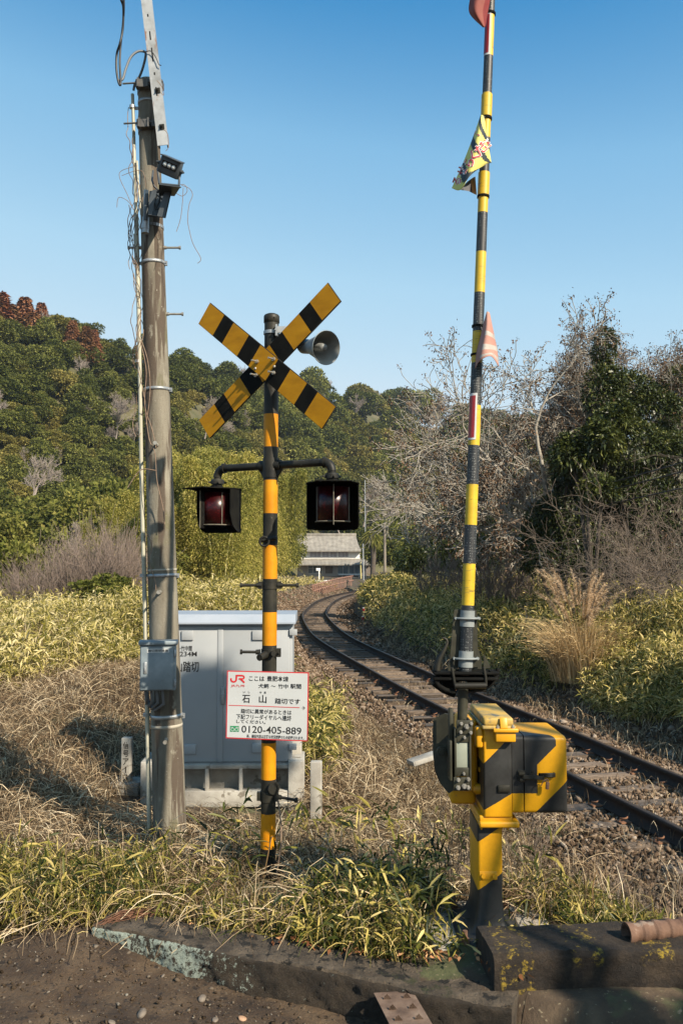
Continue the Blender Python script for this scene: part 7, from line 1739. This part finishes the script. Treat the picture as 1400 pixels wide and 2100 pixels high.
def roof(x0, x1, ey, ez, ry, rz, rx0, rx1, back, name, th=.18):
    mb = MB(); vs = [(x0, ey, ez), (x1, ey, ez), (rx1, ry, rz), (rx0, ry, rz), (x0, back, ez), (x1, back, ez)]
    # slightly curved front slope
    n = 6; top = []
    for i in range(n + 1):
        s_ = i / n; zz = ez + (rz - ez) * (s_ ** 1.15); top.append(((x0 + (rx0 - x0) * s_, ey + (ry - ey) * s_, zz), (x1 + (rx1 - x1) * s_, ey + (ry - ey) * s_, zz)))
    vs = [p for pr in top for p in pr]; fs = [(2 * i, 2 * i + 1, 2 * i + 3, 2 * i + 2) for i in range(n)]
    k = len(vs); vs += [(x0, back, ez), (x1, back, ez)]; fs += [(2 * n, 2 * n + 1, k + 1, k), (0, k, 2 * n) if True else None, (1, 2 * n + 1, k + 1)]
    vs += [(x0, ey, ez - th), (x1, ey, ez - th), (x0, back, ez - th), (x1, back, ez - th)]; fs += [(k + 2, k + 3, 1, 0), (k + 4, k + 5, k + 3, k + 2), (k + 3, k + 5, k + 1, 1), (k + 4, k + 2, 0, k)]
    mb.add(vs, fs, 0, False); return mb.build(name, m_tile, house)
rf = roof(xl - 1, H_(741, 1129).x, YH - .1, H_(700, 1129).z, YH + 4.4, H_(700, 1098, YH + 4.4).z, xl - .5, H_(729, 1098, YH + 4.4).x, YH + 9, 'roof')
mb = MB(); rz_ = H_(700, 1096, YH + 4.4).z; mb.box(((xl - .5 + H_(730, 1098).x) / 2, YH + 4.4, rz_ - .05), (H_(731, 1098).x - xl + .6, .35, .45), bevel=.05); mb.build('ridge', m_tile, rf)
roof(xl - 1, H_(744, 1156).x, YH - 2.2, H_(700, 1157, YH - 2.2).z, YH + 1.0, H_(700, 1145).z, xl - 1, H_(740, 1145).x, YH + 1.2, 'porch_roof')
def window(px0, py0, px1, py1, y, nb, gm):
    a, b_ = H_(px0, py1, y), H_(px1, py0, y); mb = MB(); w_, h_ = b_.x - a.x, b_.z - a.z; c = (a + b_) / 2; fr = .09
    for s_ in (-1, 1): mb.box((c.x + s_ * w_ / 2, y, c.z), (fr, .1, h_ + fr)); mb.box((c.x, y, c.z + s_ * h_ / 2), (w_ - fr, .1, fr))
    for i in range(1, nb): mb.box((a.x + w_ * i / nb, y - .01, c.z), (.07, .1, h_ - fr))
    if nb > 2 and h_ > 1.2: mb.box((c.x, y - .015, c.z + .1), (w_ - fr, .08, .06))
    f = mb.build('window', m_frame, house); mb = MB(); mb.box((c.x, y + .03, c.z), (w_, .04, h_)); mb.build('pane', gm, f)
for (p0, p1, nb) in ((635, 658, 3), (660, 675, 2), (676, 691, 2), (693, 714, 3)): window(p0, 1131, p1, 1143, YH + .86, nb, m_curt)
window(632, 1158, 660, 1176, YH - .06, 3, m_win); window(692, 1158, 714, 1177, YH - .06, 2, m_win); window(716, 1158, 737, 1177, YH - .06, 2, m_win)
mb = MB(); a = H_(667, 1176, YH - .05); b_ = H_(682, 1161, YH - .05); mb.box(((a.x + b_.x) / 2, YH - .05, (a.z + b_.z) / 2), (b_.x - a.x, .08, b_.z - a.z)); mb.build('door', m_woodw, house)
mb = MB(); mb.box((H_(716, 1180).x, YH - 1, H_(700, 1178).z), (3.4, 2, .18)); 
for px in (702, 712, 722, 736): mb.box((H_(px, 1182).x, YH - 1.6, H_(px, 1183).z), (.14, .14, .7))
mb.build('veranda', m_frame, house)
mb = MB(); mb.box((H_(660, 1195, 100).x, 100, H_(660, 1193, 100).z), (1.9, .3, .34), bevel=.04); tag(mb.build('low_white_wall', m_plaster), 'low white wall below the distant house, above the rusty railing', 'wall')
mb = MB(); x_ = H_(654, 1190, 98).x; mb.cyl((x_, 98, .4), (x_, 98, H_(654, 1168, 98).z), .07, n=8); mb.box((x_ - .1, 98, H_(654, 1168, 98).z), (.45, .06, .3), bevel=.02); tag(mb.build('white_post_sign', m_plaster), 'white post with a small panel before the distant house', 'sign post')
# posts near the house
m_polew = surf('wooden_pole', [(.13, .11, .09), (.24, .21, .17)], scale=2, rough=.9, bump=.1)
for (px, pt, pb, Y, r, lb, cat, mt) in [(789, 1072, 1190, 68, .13, 'weathered wooden pole standing above the bank in the distance', 'utility pole', m_polew), (745, 1115, 1195, 110, .11, 'slim pale pole at the right end of the house', 'pole', m_galv), (749, 985, 1110, 120, .09, 'thin tall pale pole right of the right lamp', 'pole', m_galv), (740, 1150, 1190, 118, .10, 'short yellowish pole beside the house corner', 'pole', m_culm)]:
    a, b_ = W(px, pb, Y), W(px - 1, pt, Y); t_ = thing('distant_pole', (a.x, Y, gz(a.x, Y)), lb, cat); mb = MB(); mb.cyl(Vector((a.x, Y, gz(a.x, Y) - .2)), b_, r, r * .75, 10); mb.build('shaft', mt, t_)
    if cat == 'utility pole':
        mb = MB(); mb.cyl(b_ + Vector((-.25, -.15, -.35)), b_ + Vector((.25, -.15, -.35)), .03, n=6)
        for s_ in (-.2, .2): mb.ball(b_ + Vector((s_, -.15, -.28)), .06, 5)
        mb.build('insulators', m_steel, t_)
# overhead wires running to the right
wt = W(788, 1076, 68)
for i, (p1, y1, sag) in enumerate([((1480, 855), 14, 1.2), ((1480, 872), 14, 1.25), ((1480, 900), 14, 1.4)]):
    b_ = W(*p1, y1); a = wt + Vector((-.2 + .2 * i, -.15, -.25 - .12 * i)); mb = MB(); n = 40
    # the free end is carried well past the frame
    e = a + (b_ - a) * 1.35; pts = [a + (e - a) * (k_ / n) - uz * sag * 4 * (k_ / n) * (1 - k_ / n) * .6 for k_ in range(n + 1)]
    mb.tube(pts, [.022 - .012 * (k_ / n) for k_ in range(n + 1)], 5); tag(mb.build('overhead_wire', m_cable), ['uppermost overhead wire running to the right edge', 'middle overhead wire running to the right edge', 'lowest overhead wire running to the right edge'][i], 'wire', 'overhead wires')
# rusty railing left of the bend
rl = thing('railing', tuple(W(690, 1215, 84)), 'reddish rusty railing along the outside of the track bend', 'railing'); mb = MB(); m_rrail = surf('rail_rust', [(.20, .10, .07), (.30, .17, .125)], scale=2, rough=.9, bump=0)
pts = [W(641, 1222, 70), W(652, 1218, 72), W(664, 1214, 74), W(676, 1210, 77), W(688, 1206, 80), W(700, 1203, 83), W(712, 1200, 87), W(724, 1197, 91)]
for p in pts: 
    pass
for h in (.45, .9): mb.tube([Vector((p.x, p.y, p.z + h - .1)) for p in pts], .05, 5)
mb.build('rail_bars', m_rrail, rl)
for k_ in range(len(pts) - 1):
    for s_ in (0, .33, .66):
        p = pts[k_].lerp(pts[k_ + 1], s_); mb = MB(); mb.box((p.x, p.y, p.z + .35), (.09, .09, 1.1)); mb.build('post', m_rrail, rl)
mb = MB(); z0, z1 = hz0, H_(748, 1156, YH + 2).z; mb.box((H_(748, 1160).x, YH + 5, (z0 + z1) / 2), (2.2, 4, z1 - z0)); mb.build('side_wall', m_woodw, house)
roof(H_(739, 1150).x, H_(760, 1150).x, YH + 1.8, H_(748, 1157, YH + 1.8).z, YH + 5, H_(748, 1148, YH + 5).z, H_(739, 1150).x, H_(752, 1150).x, YH + 8, 'side_roof')
# palm
pl = thing('palm_tree', tuple(W(763, 1190, 112)), 'small shaggy palm right of the distant house', 'palm'); b0 = W(763, 1190, 112); tp = W(763, 1100, 112); mb = MB(); mb.tube([b0, b0.lerp(tp, .5) + Vector((.15, 0, 0)), tp], [.3, .33, .42], 8); mb.build('trunk', m_barkdk, pl)
q = np.random.default_rng(3); n = 900; a = q.uniform(0, 6.28, n); el = q.uniform(-.9, .8, n); D = np.stack([np.cos(a) * np.cos(el), np.sin(a) * np.cos(el), np.sin(el)], 1); P = np.tile(np.array(tp - pl.location), (n, 1)) + D * .3
leaf_obj('crown', P, D, q.uniform(.8, 1.5, n), np.full(n, .12), q, m_bamg, bend=.5, parent=pl)
# small red-white stakes
for i, (px, py, lb) in enumerate([(745, 1253, 'upper small red and white marker in the bank grass'), (744, 1271, 'lower small red and white marker in the bank grass')]):
    Y = 33 - i * 1.5; p = W(px, py, Y); mb = MB(); g_z = gz(p.x, Y); mb.cyl((p.x, Y, g_z - .1), (p.x, Y, p.z),   .008, n=6, mi=2); mb.cyl(p, p + uz * .10, .045, n=8, mi=0); mb.cyl(p + uz * .10, p + uz * .13, .046, n=8, mi=1)
    tag(mb.build('marker_stake', [m_rred, m_rwh, m_polew]), lb, 'marker stake')
# clean-up of the builder's own bookkeeping
for o in bpy.data.objects:
    if '_org' in o: del o['_org']
# ============================================================ AIR
hz_box = MB(); hz_box.box((0, 150, 40), (1100, 700, 84)); hzo = hz_box.build('haze', None)
hm = bpy.data.materials.new('haze'); hm.use_nodes = True; ht_ = hm.node_tree; ht_.nodes.clear(); ho_ = ht_.nodes.new('ShaderNodeOutputMaterial'); pv = ht_.nodes.new('ShaderNodeVolumePrincipled')
pv.inputs['Color'].default_value = (.75, .87, 1, 1); pv.inputs['Density'].default_value = .00022; pv.inputs['Anisotropy'].default_value = .2; ht_.links.new(pv.outputs[0], ho_.inputs['Volume'])
hzo.data.materials.clear(); hzo.data.materials.append(hm); tag(hzo, 'thin pale air haze in the valley', 'haze', kind='stuff')
